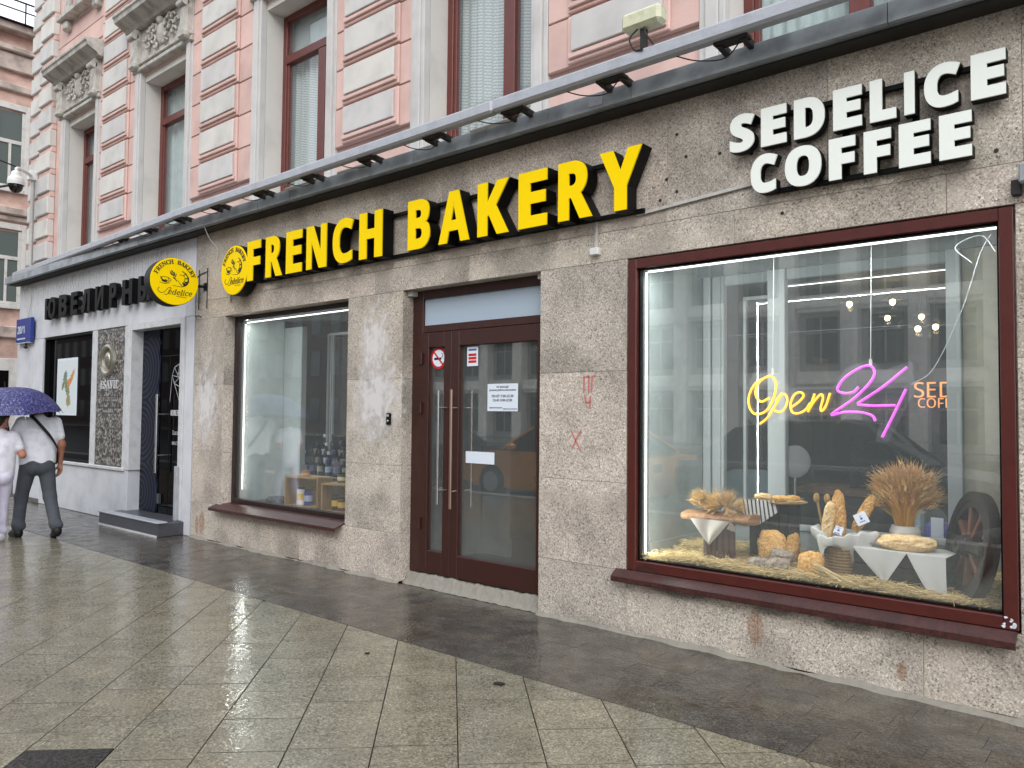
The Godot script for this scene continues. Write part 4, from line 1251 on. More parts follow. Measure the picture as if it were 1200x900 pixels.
# ---------------------------------------------------------------- jeweller
func jeweller() -> void:
	var s := thing("jewellery_shop_front", "light grey panelled jewellery shop front with a black glass door", "shop front")
	var zb := -0.3
	var pan := [[-15.65, -14.42, 0.06, 2.74], [-14.42, -12.45, 0.0, 0.7], [-15.65, -12.42, 2.742, 3.735], [-12.418, -11.2, 2.742, 3.735], [-11.198, -9.56, 2.742, 3.735], [-9.558, -9.345, 2.742, 3.735], [-12.448, -11.2, 0.0, 0.7]]
	for p in pan:
		bx("wall_panel", Vector3(p[0] + 0.003, p[2] + 0.003, zb), Vector3(p[1] - 0.003, p[3] - 0.003, 0.0 if p[2] < 0.5 else -0.012), 0.004, mats.jew_wall, s)
	for p in [[-12.448, -12.27], [-11.33, -11.2]]:
		bx("wall_panel", Vector3(p[0], 0.72, zb), Vector3(p[1], 2.74, -0.011), 0.004, mats.jew_trim, s)
	bx("side_panel", Vector3(-15.65, 0.0, -3.0), Vector3(-15.5, 3.7, zb - 0.001), 0, mats.jew_wall, s)
	bx("sill_trim", Vector3(-14.5, 0.7, -0.02), Vector3(-11.2, 0.745, 0.03), 0.006, mats.jew_trim, s)
	# black window with poster
	var m := Maker.new()
	frame4(m, -14.42, -12.45, 0.748, 2.74, -0.14, -0.03, 0.03, 0.003)
	var w := obj("shop_window", m, mats.sign_black, s)
	bx("dark_glass", Vector3(-14.39, 0.778, -0.12), Vector3(-12.48, 2.71, -0.1), 0, mats.pane_dark, w)
	m = Maker.new()
	m.box(Vector3(-14.02, 1.46, -0.0985), Vector3(-13.2, 2.38, -0.09), 0.002)
	var po := obj("poster", m, mats.paper, w)
	m = Maker.new()
	m.quad_uv(Vector3(-13.98, 1.5, -0.0885), Vector3(-13.24, 1.5, -0.0885), Vector3(-13.24, 2.34, -0.0885), Vector3(-13.98, 2.34, -0.0885))
	obj("bird_print", m, mats.bird_poster, po)
	# mottled stone plaque with a round relief
	bx("stone_plaque", Vector3(-12.268, 0.75, -0.25), Vector3(-11.332, 2.735, -0.02), 0.004, mats.mottle, s)
	m = Maker.new()
	m.lathe([Vector2(0.0, 0.0), Vector2(0.16, 0.0), Vector2(0.17, 0.03), Vector2(0.2, 0.05), Vector2(0.225, 0.04), Vector2(0.235, 0.0)].map(func(q): return Vector2(q.x, q.y)), 28, Transform3D(Basis(Vector3.RIGHT, PI / 2), Vector3(-11.85, 2.28, -0.018)))
	m.blob(Transform3D(Basis.from_scale(Vector3(0.08, 0.12, 0.05)), Vector3(-11.85, 2.28, -0.01)), 12, 8)
	var rl := obj("round_relief", m, mat("silver_relief", Color(0.62, 0.6, 0.55), 0.3, {"metal": 0.7}), s)
	text("plaque_lettering", "ESAVIE", -11.82, 1.92, -0.016, 0.12, mats.jew_trim, s, Basis.IDENTITY, true, 0.75)
	for k in 4:
		bx("engraved_line", Vector3(-12.1 + 0.06 * (k % 2), 1.74 - k * 0.08, -0.0195), Vector3(-11.5 - 0.04 * (k % 2), 1.755 - k * 0.08, -0.0165), 0, mats.step_metal, s)
	# door bay
	m = Maker.new()
	m.box(Vector3(-11.198, 0.72, -0.3), Vector3(-11.06, 2.74, 0.012), 0.004)
	m.box(Vector3(-9.66, 0.17, -0.3), Vector3(-9.56, 2.74, 0.012), 0.004)
	m.box(Vector3(-11.0595, 2.66, -0.3), Vector3(-9.6605, 2.74, 0.01), 0.004)
	var dr := obj("door_surround", m, mats.jew_trim, s)
	bx("lower_panel", Vector3(-11.198, 0.0, -0.3), Vector3(-11.09, 0.715, 0.004), 0.003, mats.jew_wall, s)
	bx("end_strip", Vector3(-9.558, 0.0, -0.3), Vector3(-9.345, 2.74, -0.012), 0.003, mats.jew_wall, s)
	bx("metal_post", Vector3(-9.66, 0.17, 0.013), Vector3(-9.6, 0.85, 0.05), 0.004, mats.rail_metal, s)
	bx("wave_panel", Vector3(-11.058, 0.17, -0.22), Vector3(-10.56, 2.659, -0.15), 0.002, mats.rings, dr)
	m = Maker.new()
	m.box(Vector3(-10.558, 0.17, -0.22), Vector3(-9.662, 2.659, -0.17), 0)
	var gd := obj("black_glass_door", m, mats.pane_dark, s)
	m = Maker.new()
	m.tube([Vector3(-10.4, 0.72, -0.06), Vector3(-10.4, 1.77, -0.06)], 0.02, 12)
	for y in [0.95, 1.5]:
		m.tube([Vector3(-10.4, y, -0.06), Vector3(-10.4, y, -0.169)], 0.01, 8)
	obj("pull_handle", m, mats.steel, gd)
	m = Maker.new()
	m.box(Vector3(-10.557, 2.28, -0.1695), Vector3(-9.665, 2.295, -0.166))
	m.box(Vector3(-10.28, 0.18, -0.1695), Vector3(-10.268, 2.278, -0.167))
	obj("glass_joint", m, mats.sign_black, gd)
	# cut stone drawn in white lines, with lettering
	m = Maker.new()
	var c0 := Vector3(-10.02, 2.02, -0.1695)
	var hex := []
	for k in 8:
		hex.append(c0 + Vector3(cos(TAU * k / 8) * 0.2, sin(TAU * k / 8) * 0.15, 0))
	for k in 8:
		m.strip([hex[k], hex[(k + 1) % 8]], 0.008, Vector3.BACK, 0.001)
		m.strip([hex[k], c0 + (hex[(k + 3) % 8] - c0) * 0.3], 0.006, Vector3.BACK, 0.0015)
	m.strip([hex[4], c0 + Vector3(0.02, -0.36, 0)], 0.008, Vector3.BACK, 0.001)
	m.strip([hex[0], c0 + Vector3(0.02, -0.36, 0)], 0.008, Vector3.BACK, 0.001)
	m.strip([hex[4], c0 + Vector3(-0.26, -0.42, 0)], 0.007, Vector3.BACK, 0.001)
	obj("gem_outline", m, mats.jew_trim, gd)
	text("door_lettering", "ЮВЕЛИРНЫЙ", -9.98, 1.52, -0.168, 0.075, mats.jew_trim, gd, Basis.IDENTITY, false, 0.5)
	text("door_lettering", "Luxury", -10.02, 1.26, -0.168, 0.06, mats.rail_metal, gd, Basis.IDENTITY, true, 0.3)
	text("door_lettering", "МАСТЕРСКАЯ", -9.98, 1.12, -0.168, 0.045, mats.rail_metal, gd, Basis.IDENTITY, false, 0.45)
	bx("door_stop", Vector3(-10.5, 0.3, -0.168), Vector3(-10.44, 0.43, -0.13), 0.004, mats.step_metal, gd)
	# step
	var stp := bx("door_step", Vector3(-11.2, 0.0, -0.3), Vector3(-9.5, 0.166, 0.32), 0.008, mats.step_metal, s)
	bx("step_nosing", Vector3(-11.22, 0.1665, 0.2), Vector3(-9.48, 0.185, 0.335), 0.004, mats.rail_metal, stp)
	bx("step_edge", Vector3(-11.2, 0.0, 0.3205), Vector3(-9.5, 0.022, 0.328), 0, mats.jew_trim, stp)
	bx("drain_pipe", Vector3(-9.344, 0.9, -0.1), Vector3(-9.306, 3.73, -0.04), 0.006, mats.step_metal, s)
	# black letters standing off the wall
	var sg := thing("jewellery_sign", "black raised Cyrillic letters on the light grey jeweller's front", "sign")
	var lt := [["Ю", -14.13, -13.6], ["B", -13.53, -13.13], ["Е", -13.05, -12.72], ["Л", -12.64, -12.25], ["И", -12.14, -11.77], ["P", -11.65, -11.34], ["Н", -11.23, -10.83], ["Ы", -10.73, -10.3], ["И", -10.2, -9.86]]
	for q in lt:
		letter(q[0], q[1] + 0.02, q[2] - 0.05, 3.015, 3.365, 0.02, 0.1, mats.sign_black, mats.sign_black, sg, 0.5)
	bx("breve_mark", Vector3(-10.12, 3.4, 0.02), Vector3(-9.94, 3.44, 0.1), 0.004, mats.sign_black, sg)
	# icicle lights hanging from the ledge
	var gl := thing("icicle_light_string", "white wire icicle lights hanging below the ledge over the jeweller's sign", "light string")
	m = Maker.new()
	var cable := []
	for i in 90:
		cable.append(Vector3(lerpf(-15.5, -9.6, i / 89.0), 3.7 - 0.035 * absf(sin(i * 0.7)), 0.03))
	m.tube(cable, 0.006, 5)
	obj("main_cable", m, mats.wire_white, gl)
	m = Maker.new()
	for i in 95:
		var x := lerpf(-15.4, -9.7, i / 94.0) + rr(-0.02, 0.02)
		var l: float = [0.25, 0.42, 0.32, 0.5, 0.2][i % 5] * rr(0.8, 1.15)
		var pts := []
		for k in 6:
			pts.append(Vector3(x + rr(-0.012, 0.012), 3.67 - l * k / 5.0, 0.02 + rr(0, 0.012)))
		m.tube(pts, 0.0035, 4)
		for k in range(1, 6):
			m.blob(Transform3D(Basis.from_scale(Vector3(0.007, 0.014, 0.007)), pts[k]), 5, 3)
	tag(obj("light_strands", m, mats.wire_white, gl), "", "", "", "stuff")
	# blue address plate
	var ad := thing("address_plate", "blue house number plate at the far end of the jeweller's front", "plate", Vector3(-15.15, 2.9, 0))
	m = Maker.new()
	m.box(Vector3(-0.36, -0.2, 0.02), Vector3(0.36, 0.22, 0.075), 0.012)
	obj("plate", m, mats.plate_blue, ad)
	text("house_number", "20/1", -0.1, 0.02, 0.0765, 0.13, mats.plate_rim, ad, Basis.IDENTITY, false, 0.34)
	bx("street_name", Vector3(-0.3, -0.145, 0.0755), Vector3(0.1, -0.12, 0.0775), 0, mats.plate_rim, ad)
	bx("lower_rim", Vector3(-0.36, -0.215, 0.02), Vector3(0.3, -0.2005, 0.08), 0.004, mats.plate_rim, ad)
	m = Maker.new()
	m.tube([Vector3(0.03, -0.2, 0.04), Vector3(0.06, -0.27, 0.05)], 0.018, 8)
	m.blob(Transform3D(Basis.from_scale(Vector3.ONE * 0.03), Vector3(0.06, -0.28, 0.05)), 10, 7)
	obj("plate_lamp", m, mats.wire, ad)
	m = Maker.new()
	m.tube(spline([Vector3(0.1, 0.21, 0.04), Vector3(0.12, 0.5, 0.02), Vector3(0.1, 0.8, 0.02)], 5), 0.012, 6)
	obj("plate_cable", m, mats.pipe_white, ad)

# ---------------------------------------------------------------- the house beyond the corner
func neighbour() -> void:
	var b := thing("neighbour_house", "beige pink house with white windows and stone cornice beyond the corner", "building", Vector3(-22, 0, 0))
	var Y := func(y: float) -> float: return 1.55 + (y - 1.55) * 1.158
	var zmin := -9.0
	var zmax := 1.6
	# facade faces +x at local x = 0
	var zw := [[-2.0, -1.36]]
	var m := Maker.new()
	m.box(Vector3(-6, 0, zmin), Vector3(0, 11.1, zmax), 0)
	obj("wall", m, mats.neigh_pink, b)
	for q in [[3.3, 3.6, 0.12, "neigh_stone"], [6.35, 6.55, 0.16, "neigh_stone"], [6.2, 6.349, 0.08, "neigh_stone"], [9.45, 9.65, 0.1, "neigh_stone"], [9.95, 10.4, 0.12, "neigh_stone"], [10.4005, 10.55, 0.22, "neigh_stone"], [10.9, 11.1, 0.28, "neigh_stone"]]:
		bx("cornice", Vector3(-0.01, q[0], zmin), Vector3(q[2], q[1], zmax + 0.1), 0.03, mats[q[3]], b)
	bx("ground_floor_facing", Vector3(-0.01, 0, zmin), Vector3(0.06, 2.8, zmax), 0.01, mats.neigh_white, b)
	m = Maker.new()
	m.prism(PackedVector2Array([Vector2(0.4, 11.101), Vector2(-3.0, 12.6), Vector2(-6.4, 11.101)]), zmin, zmax + 0.2, 0.0, Transform3D.IDENTITY)
	obj("roof", m, mats.roof_dark, b)
	m = Maker.new()
	for k in 18:
		var z := zmin + k * 0.6
		m.tube([Vector3(0.25, 11.15, z), Vector3(0.25, 11.7, z)], 0.02, 5)
	m.tube([Vector3(0.25, 11.68, zmin), Vector3(0.25, 11.68, zmax)], 0.025, 5)
	m.tube([Vector3(0.25, 11.45, zmin), Vector3(0.25, 11.45, zmax)], 0.02, 5)
	obj("roof_railing", m, mats.roof_dark, b)
	for zc in [-1.62, 0.2, -3.6, -5.6]:
		for q in [[4.15, 5.95], [7.05, 8.95]]:
			m = Maker.new()
			for t in [[-0.42, 0.1], [0.32, 0.1]]:
				m.box(Vector3(-0.02, q[0] - 0.12, zc + t[0]), Vector3(0.07, q[1] + 0.2, zc + t[0] + t[1]), 0.01)
			m.box(Vector3(-0.02, q[1] + 0.05, zc - 0.3195), Vector3(0.068, q[1] + 0.2, zc + 0.3195), 0.01)
			m.box(Vector3(-0.02, q[0] - 0.12, zc - 0.3195), Vector3(0.09, q[0] - 0.02, zc + 0.3195), 0.01)
			var w := obj("window", m, mats.neigh_white, b)
			m = Maker.new()
			m.box(Vector3(0.001, q[0], zc - 0.32), Vector3(0.02, q[1], zc + 0.32), 0)
			obj("glass", m, mats.pane_grey, w)
			m = Maker.new()
			m.box(Vector3(0.0205, q[0] - 0.01, zc - 0.32), Vector3(0.045, q[1] + 0.02, zc - 0.25), 0.004)
			m.box(Vector3(0.0205, q[0] - 0.01, zc + 0.25), Vector3(0.045, q[1] + 0.02, zc + 0.32), 0.004)
			m.box(Vector3(0.0205, q[0] + 1.1, zc - 0.249), Vector3(0.045, q[0] + 1.19, zc + 0.249), 0.004)
			m.box(Vector3(0.0205, q[0] - 0.01, zc - 0.249), Vector3(0.045, q[0] + 0.06, zc + 0.249), 0.004)
			m.box(Vector3(0.0205, q[0] + 0.0605, zc - 0.03), Vector3(0.043, q[0] + 1.0995, zc + 0.03), 0.004)
			obj("window_frame", m, mats.neigh_white, w)
	bx("dark_doorway", Vector3(0.0, 0.1, -1.75), Vector3(0.075, 2.5, -1.5), 0, mats.pane_dark, b)
	# dome camera on a bracket at the corner of the pink house
	var c := thing("dome_camera", "white dome security camera on a bracket at the corner of the pink house", "camera", Vector3(-15.15, 5.25, 0.0))
	m = Maker.new()
	m.lathe([Vector2(0, 0.19), Vector2(0.06, 0.185), Vector2(0.09, 0.16), Vector2(0.1, 0.1), Vector2(0.15, 0.06), Vector2(0.16, 0.0), Vector2(0.155, -0.05)].map(func(q): return Vector2(q.x * 0.8, q.y)), 20, Transform3D(Basis.IDENTITY, Vector3(0.52, 0.07, 0.42)))
	obj("housing", m, mats.camera_white, c)
	m = Maker.new()
	m.blob(Transform3D(Basis.from_scale(Vector3(0.105, 0.115, 0.105)), Vector3(0.52, 0.0, 0.42)), 18, 10)
	obj("dark_dome", m, mats.camera_dark, c)
	m = Maker.new()
	m.tube(spline([Vector3(0.52, 0.24, 0.42), Vector3(0.5, 0.31, 0.4), Vector3(0.3, 0.34, 0.22), Vector3(0.06, 0.33, 0.04), Vector3(0.05, 0.2, 0.02)], 6), 0.028, 8)
	m.box(Vector3(-0.02, 0.27, -0.04), Vector3(0.12, 0.43, 0.1), 0.01)
	obj("bracket", m, mats.camera_white, c)
	m = Maker.new()
	m.tube([Vector3(0.05, 0.25, 0.02), Vector3(0.05, -1.22, 0.02)], 0.035, 10)
	obj("conduit", m, mats.pipe_white, c)
	m = Maker.new()
	m.tube(spline([Vector3(0.52, 0.0, 0.5), Vector3(0.3, -0.2, 1.1), Vector3(0.1, -0.4, 2.2)], 6), 0.02, 6)
	obj("cable", m, mats.wire, c)
	m = Maker.new()
	m.tube(spline([Vector3(0.4, 0.34, 0.3), Vector3(0.4, 0.42, 0.7), Vector3(0.3, 0.5, 1.1)], 6), 0.012, 6)
	obj("cable", m, mats.wire, c)

# ---------------------------------------------------------------- across the street, seen in the panes
func street_opposite() -> void:
	var b := thing("office_building", "long grey stone office block with tall pilasters across the street", "building", Vector3(0, 0, 34))
	var x0 := -48.0
	var x1 := 24.0
	bx("wall", Vector3(x0, 0, 0.6), Vector3(x1, 23, 12), 0, mats.office_dark, b)
	var floors := [0.4, 4.2, 7.6, 11.0, 14.4, 17.8]
	var n := int((x1 - x0) / 3.0)
	for i in n + 1:
		bx("pilaster", Vector3(x0 + i * 3.0 - 0.4, 0, -0.1), Vector3(x0 + i * 3.0 + 0.4, 22, 0.6), 0.03, mats.office_stone, b)
	for y in floors:
		bx("spandrel", Vector3(x0, y + 2.55, 0.12), Vector3(x1, y + 3.4, 0.59), 0.02, mats.office_stone, b)
		bx("string_course", Vector3(x0, y + 2.75, 0.0), Vector3(x1, y + 2.95, 0.1195), 0.02, mats.office_stone, b)
	bx("cornice", Vector3(x0 - 0.5, 22.0, -0.8), Vector3(x1 + 0.5, 23.2, 0.599), 0.1, mats.office_stone, b)
	var g := Maker.new()
	var fr := Maker.new()
	for y in floors:
		for i in n:
			var a := x0 + i * 3.0
			g.box(Vector3(a + 0.75, y, 0.5), Vector3(a + 2.25, y + 2.3, 0.58))
			fr.box(Vector3(a + 1.45, y, 0.46), Vector3(a + 1.55, y + 2.3, 0.4995))
			fr.box(Vector3(a + 0.75, y + 1.5, 0.46), Vector3(a + 1.4495, y + 1.58, 0.4995))
			fr.box(Vector3(a + 1.5505, y + 1.5, 0.46), Vector3(a + 2.25, y + 1.58, 0.4995))
	tag(obj("window_glass", g, mats.office_glass, b), "", "", "", "stuff")
	tag(obj("window_bars", fr, mats.office_dark, b), "", "", "", "stuff")
	b = thing("brick_block", "dark brown brick block at the far end of the street opposite", "building", Vector3(0, 0, 33))
	bx("wall", Vector3(-150, 0, 0), Vector3(-49, 21, 12), 0, mats.dark_brick, b)
	bx("cornice", Vector3(-150, 21.0005, -0.4), Vector3(-48.6, 21.8, 12), 0.05, mats.office_dark, b)
	g = Maker.new()
	for y in floors:
		for i in 38:
			g.box(Vector3(-148 + i * 2.6, y + 0.3, -0.05), Vector3(-146.8 + i * 2.6, y + 2.3, -0.001))
	tag(obj("window_glass", g, mats.office_glass, b), "", "", "", "stuff")

# ---------------------------------------------------------------- the shop behind the glass
func shop_room() -> void:
	var r := structure("shop_interior")
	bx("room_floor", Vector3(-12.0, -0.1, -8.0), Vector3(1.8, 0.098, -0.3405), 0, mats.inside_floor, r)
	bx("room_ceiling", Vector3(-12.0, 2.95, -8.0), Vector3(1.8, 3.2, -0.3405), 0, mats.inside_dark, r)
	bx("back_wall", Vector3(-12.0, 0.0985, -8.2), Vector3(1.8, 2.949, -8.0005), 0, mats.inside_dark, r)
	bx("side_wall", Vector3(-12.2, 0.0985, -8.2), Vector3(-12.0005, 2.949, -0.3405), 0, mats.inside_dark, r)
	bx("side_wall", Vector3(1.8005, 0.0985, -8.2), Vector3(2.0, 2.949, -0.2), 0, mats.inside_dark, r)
	bx("cross_wall", Vector3(-6.15, 0.0985, -2.6), Vector3(-5.95, 2.949, -0.3405), 0, mats.inside_grey, r)
	# white lobby panel left of the door leaf
	bx("lobby_panel", Vector3(-5.62, 0.0985, -1.25), Vector3(-5.58, 2.949, -0.3405), 0, mats.inside_grey, r)
	bx("lobby_panel", Vector3(-5.5795, 0.0985, -1.3), Vector3(-5.2, 2.6, -1.26), 0, mats.inside_grey, r)
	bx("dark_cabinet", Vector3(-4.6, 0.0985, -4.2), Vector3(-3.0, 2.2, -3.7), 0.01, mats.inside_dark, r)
	# display box of the wide window
	bx("display_floor", Vector3(-2.999, 0.38, -1.1), Vector3(-0.5, 0.49, -0.0905), 0, mats.inside_white, r)
	bx("display_plinth", Vector3(-2.999, 0.0985, -1.12), Vector3(-0.5, 0.379, -1.02), 0, mats.inside_white, r)
	bx("display_side", Vector3(-3.06, 0.3, -1.06), Vector3(-2.955, 2.95, -0.2155), 0, mats.inside_white, r)
	bx("display_side", Vector3(-0.66, 0.3, -1.06), Vector3(-0.6, 2.95, -0.2155), 0, mats.inside_white, r)
	bx("display_ceiling", Vector3(-2.9545, 2.68, -1.06), Vector3(-0.6605, 2.72, -0.2155), 0, mats.inside_grey, r)
	bx("display_skirting", Vector3(-2.9545, 0.4905, -1.0), Vector3(-2.946, 0.62, -0.2155), 0.002, mats.alu_white, r)
	var pt := thing("glass_partition", "white framed glass partition behind the bread display with a beige blind at its right", "partition", Vector3(0, 0, -1.06))
	for q in [[-2.95, -2.885, 0.02], [-2.88, -2.8, 0.0], [-2.795, -2.77, 0.015], [-2.41, -2.27, 0.02], [-1.18, -1.09, 0.02]]:
		bx("upright", Vector3(q[0], 0.49, -0.05), Vector3(q[1], 2.68, q[2]), 0.006, mats.alu_white, pt)
	for q in [[-2.769, -2.411], [-2.269, -1.181]]:
		bx("lower_panel", Vector3(q[0], 0.49, -0.04), Vector3(q[1], 0.7, -0.01), 0.004, mats.inside_grey, pt)
		bx("cross_rail", Vector3(q[0], 0.7005, -0.045), Vector3(q[1], 0.745, 0.005), 0.004, mats.alu_white, pt)
		bx("head_rail", Vector3(q[0], 2.6, -0.045), Vector3(q[1], 2.679, 0.0), 0.004, mats.inside_grey, pt)
		var m := Maker.new()
		m.face([Vector3(q[0], 0.745, -0.02), Vector3(q[1], 0.745, -0.02), Vector3(q[1], 2.6, -0.02), Vector3(q[0], 2.6, -0.02)], Vector3.BACK)
		obj("pane", m, mats.pane, pt)
	bx("beige_blind", Vector3(-1.089, 0.49, -0.04), Vector3(-0.661, 2.679, -0.02), 0.002, mats.blind, pt)
	# bright line of the sliding leaf
	var m3 := Maker.new()
	m3.box(Vector3(-2.69, 0.745, -0.2), Vector3(-2.665, 2.52, -0.17), 0.003)
	m3.box(Vector3(-2.6645, 2.49, -0.2), Vector3(-2.41, 2.52, -0.17), 0.003)
	obj("sliding_leaf_edge", m3, mats.alu_white, pt)
	# light strips round the display
	strip_light("light_strip", "white light strip down the left edge of the wide window", Vector3(-2.925, 0.56, -0.11), Vector3(-2.925, 2.585, -0.11), Vector3(1, 0, -0.6))
	strip_light("light_strip", "white light strip along the top edge of the wide window", Vector3(-2.91, 2.588, -0.11), Vector3(-0.73, 2.588, -0.11), Vector3(0, -1, -0.4))
	strip_light("light_strip", "white light strip down the left edge of the smaller window", Vector3(-8.53, 0.62, -0.235), Vector3(-8.53, 2.6, -0.235), Vector3(1, 0, -0.6))
	strip_light("light_strip", "white light strip along the top edge of the smaller window", Vector3(-8.5, 2.615, -0.235), Vector3(-6.3, 2.615, -0.235), Vector3(0, -1, -0.4))
	strip_light("light_strip", "white ceiling light strip inside the shop behind the partition", Vector3(-2.6, 2.65, -1.7), Vector3(-0.9, 2.66, -1.7), Vector3(0, -1, 0))
	# hanging lamps deep in the shop
	var k := 0
	for p in [Vector3(-2.71, 2.78, -4.0), Vector3(-2.3, 2.78, -4.1), Vector3(-2.59, 2.72, -5.0), Vector3(-2.25, 2.72, -5.1), Vector3(-2.15, 2.52, -4.5), Vector3(-2.02, 2.55, -4.7), Vector3(-4.2, 2.75, -2.6), Vector3(-7.6, 2.7, -3.6)]:
		var l := thing("hanging_lamp", ["bright hanging bulb, leftmost of those seen through the wide window", "small hanging bulb just right of the leftmost bulb in the wide window", "hanging bulb in the middle of the wide window, left one of its pair", "hanging bulb in the middle of the wide window, right one of its pair", "lowest hanging bulb seen through the wide window beside the right upright", "hanging bulb against the right upright of the wide window", "hanging bulb seen through the glass door near its top", "hanging bulb seen deep inside the smaller window"][k], "lamp", p, 0, "hanging bulbs in the shop")
		var m := Maker.new()
		m.blob(Transform3D(Basis.from_scale(Vector3.ONE * 0.032), Vector3.ZERO), 10, 7)
		obj("bulb", m, mats.lamp_glow, l)
		m = Maker.new()
		m.tube([Vector3(0, 0.03, 0), Vector3(0, 2.949 - p.y, 0)], 0.006, 6)
		m.lathe([Vector2(0.1, 0.02), Vector2(0.03, 0.07), Vector2(0.0, 0.075)], 14)
		obj("shade_and_cord", m, mats.inside_dark, l)
		var om := OmniLight3D.new()
		om.name = "glow"
		om.light_color = Color(1.0, 0.88, 0.65)
		om.light_energy = 0.025
		om.omni_range = 12
		om.omni_attenuation = 2
		om.light_size = 0.03
		om.shadow_enabled = true
		l.add_child(om)
		om.position = Vector3(0, -0.05, 0)
		k += 1
	# furniture behind the partition
	var c := thing("padded_chair", "blue grey upholstered chair behind the partition at the left", "chair", Vector3(-2.85, 0.0985, -1.75), 0.5)
	var m := Maker.new()
	m.blob(Transform3D(Basis.from_scale(Vector3(0.28, 0.3, 0.09)), Vector3(0, 0.68, -0.16)), 20, 12, func(d): return 1.0 / pow(pow(absf(d.x), 4.0) + pow(absf(d.y), 4.0) + pow(absf(d.z), 4.0), 0.25))
	obj("backrest", m, mats.teal_fabric, c)
	m = Maker.new()
	m.box(Vector3(-0.26, 0.38, -0.2), Vector3(0.26, 0.48, 0.26), 0.04)
	obj("seat", m, mats.teal_fabric, c)
	for s in [[-0.22, -0.16], [0.22, -0.16], [-0.22, 0.22], [0.22, 0.22]]:
		bx("leg", Vector3(s[0] - 0.02, 0, s[1] - 0.02), Vector3(s[0] + 0.02, 0.379, s[1] + 0.02), 0.004, mats.black_wood, c)
	c = thing("round_backed_chair", "grey round-backed chair on a thin stem behind the partition's middle upright", "chair", Vector3(-2.5, 0.0985, -1.85), 0.4)
	m = Maker.new()
	m.blob(Transform3D(Basis.from_scale(Vector3(0.125, 0.14, 0.025)), Vector3(0, 1.07, 0.0)), 24, 10)
	obj("backrest", m, mats.grey_fabric, c)
	m = Maker.new()
	m.tube([Vector3(0, 0.45, -0.02), Vector3(0, 0.95, -0.02)], 0.012, 8)
	m.tube([Vector3(0, 0, 0.12), Vector3(0, 0.44, 0.12)], 0.02, 8)
	m.lathe([Vector2(0.2, 0.0), Vector2(0.19, 0.015), Vector2(0.02, 0.03)], 18, Transform3D(Basis.IDENTITY, Vector3(0, 0, 0.12)))
	obj("stem", m, mats.steel, c)
	m = Maker.new()
	m.lathe([Vector2(0.0, 0.44), Vector2(0.19, 0.44), Vector2(0.2, 0.47), Vector2(0.19, 0.5), Vector2(0.0, 0.505)], 20, Transform3D(Basis.IDENTITY, Vector3(0, 0, 0.12)))
	obj("seat", m, mats.grey_fabric, c)
	var t := thing("shop_counter", "low wooden counter with a dark glass front inside the shop", "counter", Vector3(-1.6, 0.0985, -2.4))
	bx("top", Vector3(-1.0, 0.78, -0.3), Vector3(1.0, 0.84, 0.3), 0.008, mats.brown_wood, t)
	bx("body", Vector3(-0.97, 0.0, -0.27), Vector3(0.97, 0.779, 0.25), 0.01, mats.black_wood, t)
	bx("red_price_strip", Vector3(-0.5, 0.93, -0.05), Vector3(-0.1, 0.98, -0.03), 0.003, mats.tail_red, t)
	bx("glass_case", Vector3(-0.6, 0.8405, -0.25), Vector3(0.6, 1.25, 0.1), 0.008, mats.pane_dark, t)
	c = thing("coffee_packs", "purple and blue gift packages on the counter behind the wheat", "package", Vector3(-1.27, 0.7, -1.32))
	bx("purple_pack", Vector3(-0.1, -0.1, -0.06), Vector3(0.16, 0.12, 0.06), 0.02, mats.purple_bag, c)
	bx("blue_pack", Vector3(-0.24, -0.1, -0.05), Vector3(-0.11, 0.2, 0.05), 0.02, mats.teal_fabric, c)
	bx("pack_label", Vector3(-0.06, -0.06, 0.0605), Vector3(0.02, 0.16, 0.068), 0.002, mats.plate_rim, c)
	# orange lit word on the wall inside
	var sd := thing("lit_wall_sign", "orange glowing lettering inside the shop cut off by the partition's right upright", "sign")
	lit_text(sd, "SEDELICE", -1.34, 1.785, 0.13)
	lit_text(sd, "COFFEE", -1.5, 1.675, 0.08)
	bx("mount_bar", Vector3(-1.8, 1.75, -2.5), Vector3(-1.0, 1.765, -2.48), 0, mats.dark_iron, sd)
	bx("mount_post", Vector3(-1.0, 0.94, -2.52), Vector3(-0.97, 1.8, -2.49), 0, mats.dark_iron, sd)

func lit_text(parent: Node, s: String, x: float, y: float, h: float) -> void:
	var t := glyph(s, 0.04, font(false))
	var k := h / 0.72
	obj("neon_lettering", t, mats.neon_orange, parent, Transform3D(Basis.from_scale(Vector3(k, k, k)), Vector3(x, y, -2.45)))

func strip_light(called: String, label: String, a: Vector3, b: Vector3, out: Vector3) -> void:
	var o := thing(called, label, "light", (a + b) / 2)
	var l := (b - a).length()
	var d := (b - a).normalized()
	out = (out - d * out.dot(d)).normalized()
	var m := Maker.new()
	var th := 0.012 if absf(a.z) < 1.0 else 0.007
	m.bar(a - (a + b) / 2, b - (a + b) / 2, th, th, 0.002)
	obj("lit_tube", m, mats.led_strip_light, o)
	m = Maker.new()
	m.bar(a - (a + b) / 2 - out * 0.014, b - (a + b) / 2 - out * 0.014, 0.02, 0.008, 0.0, out)
	obj("channel", m, mats.alu_white, o)
	var al := AreaLight3D.new()
	al.name = "glow"
	al.area_size = Vector2(0.014, l)
	al.light_energy = (0.02 if absf(a.z) > 1.0 else 0.36 if a.x > -4.0 else 0.13) * l
	al.light_color = Color(0.97, 1.0, 0.98)
	al.set("area_range", 12.0)
	al.shadow_enabled = true
	o.add_child(al)
	var z := -out
	al.transform = Transform3D(Basis(d.cross(z).normalized(), d, z), out * 0.016)

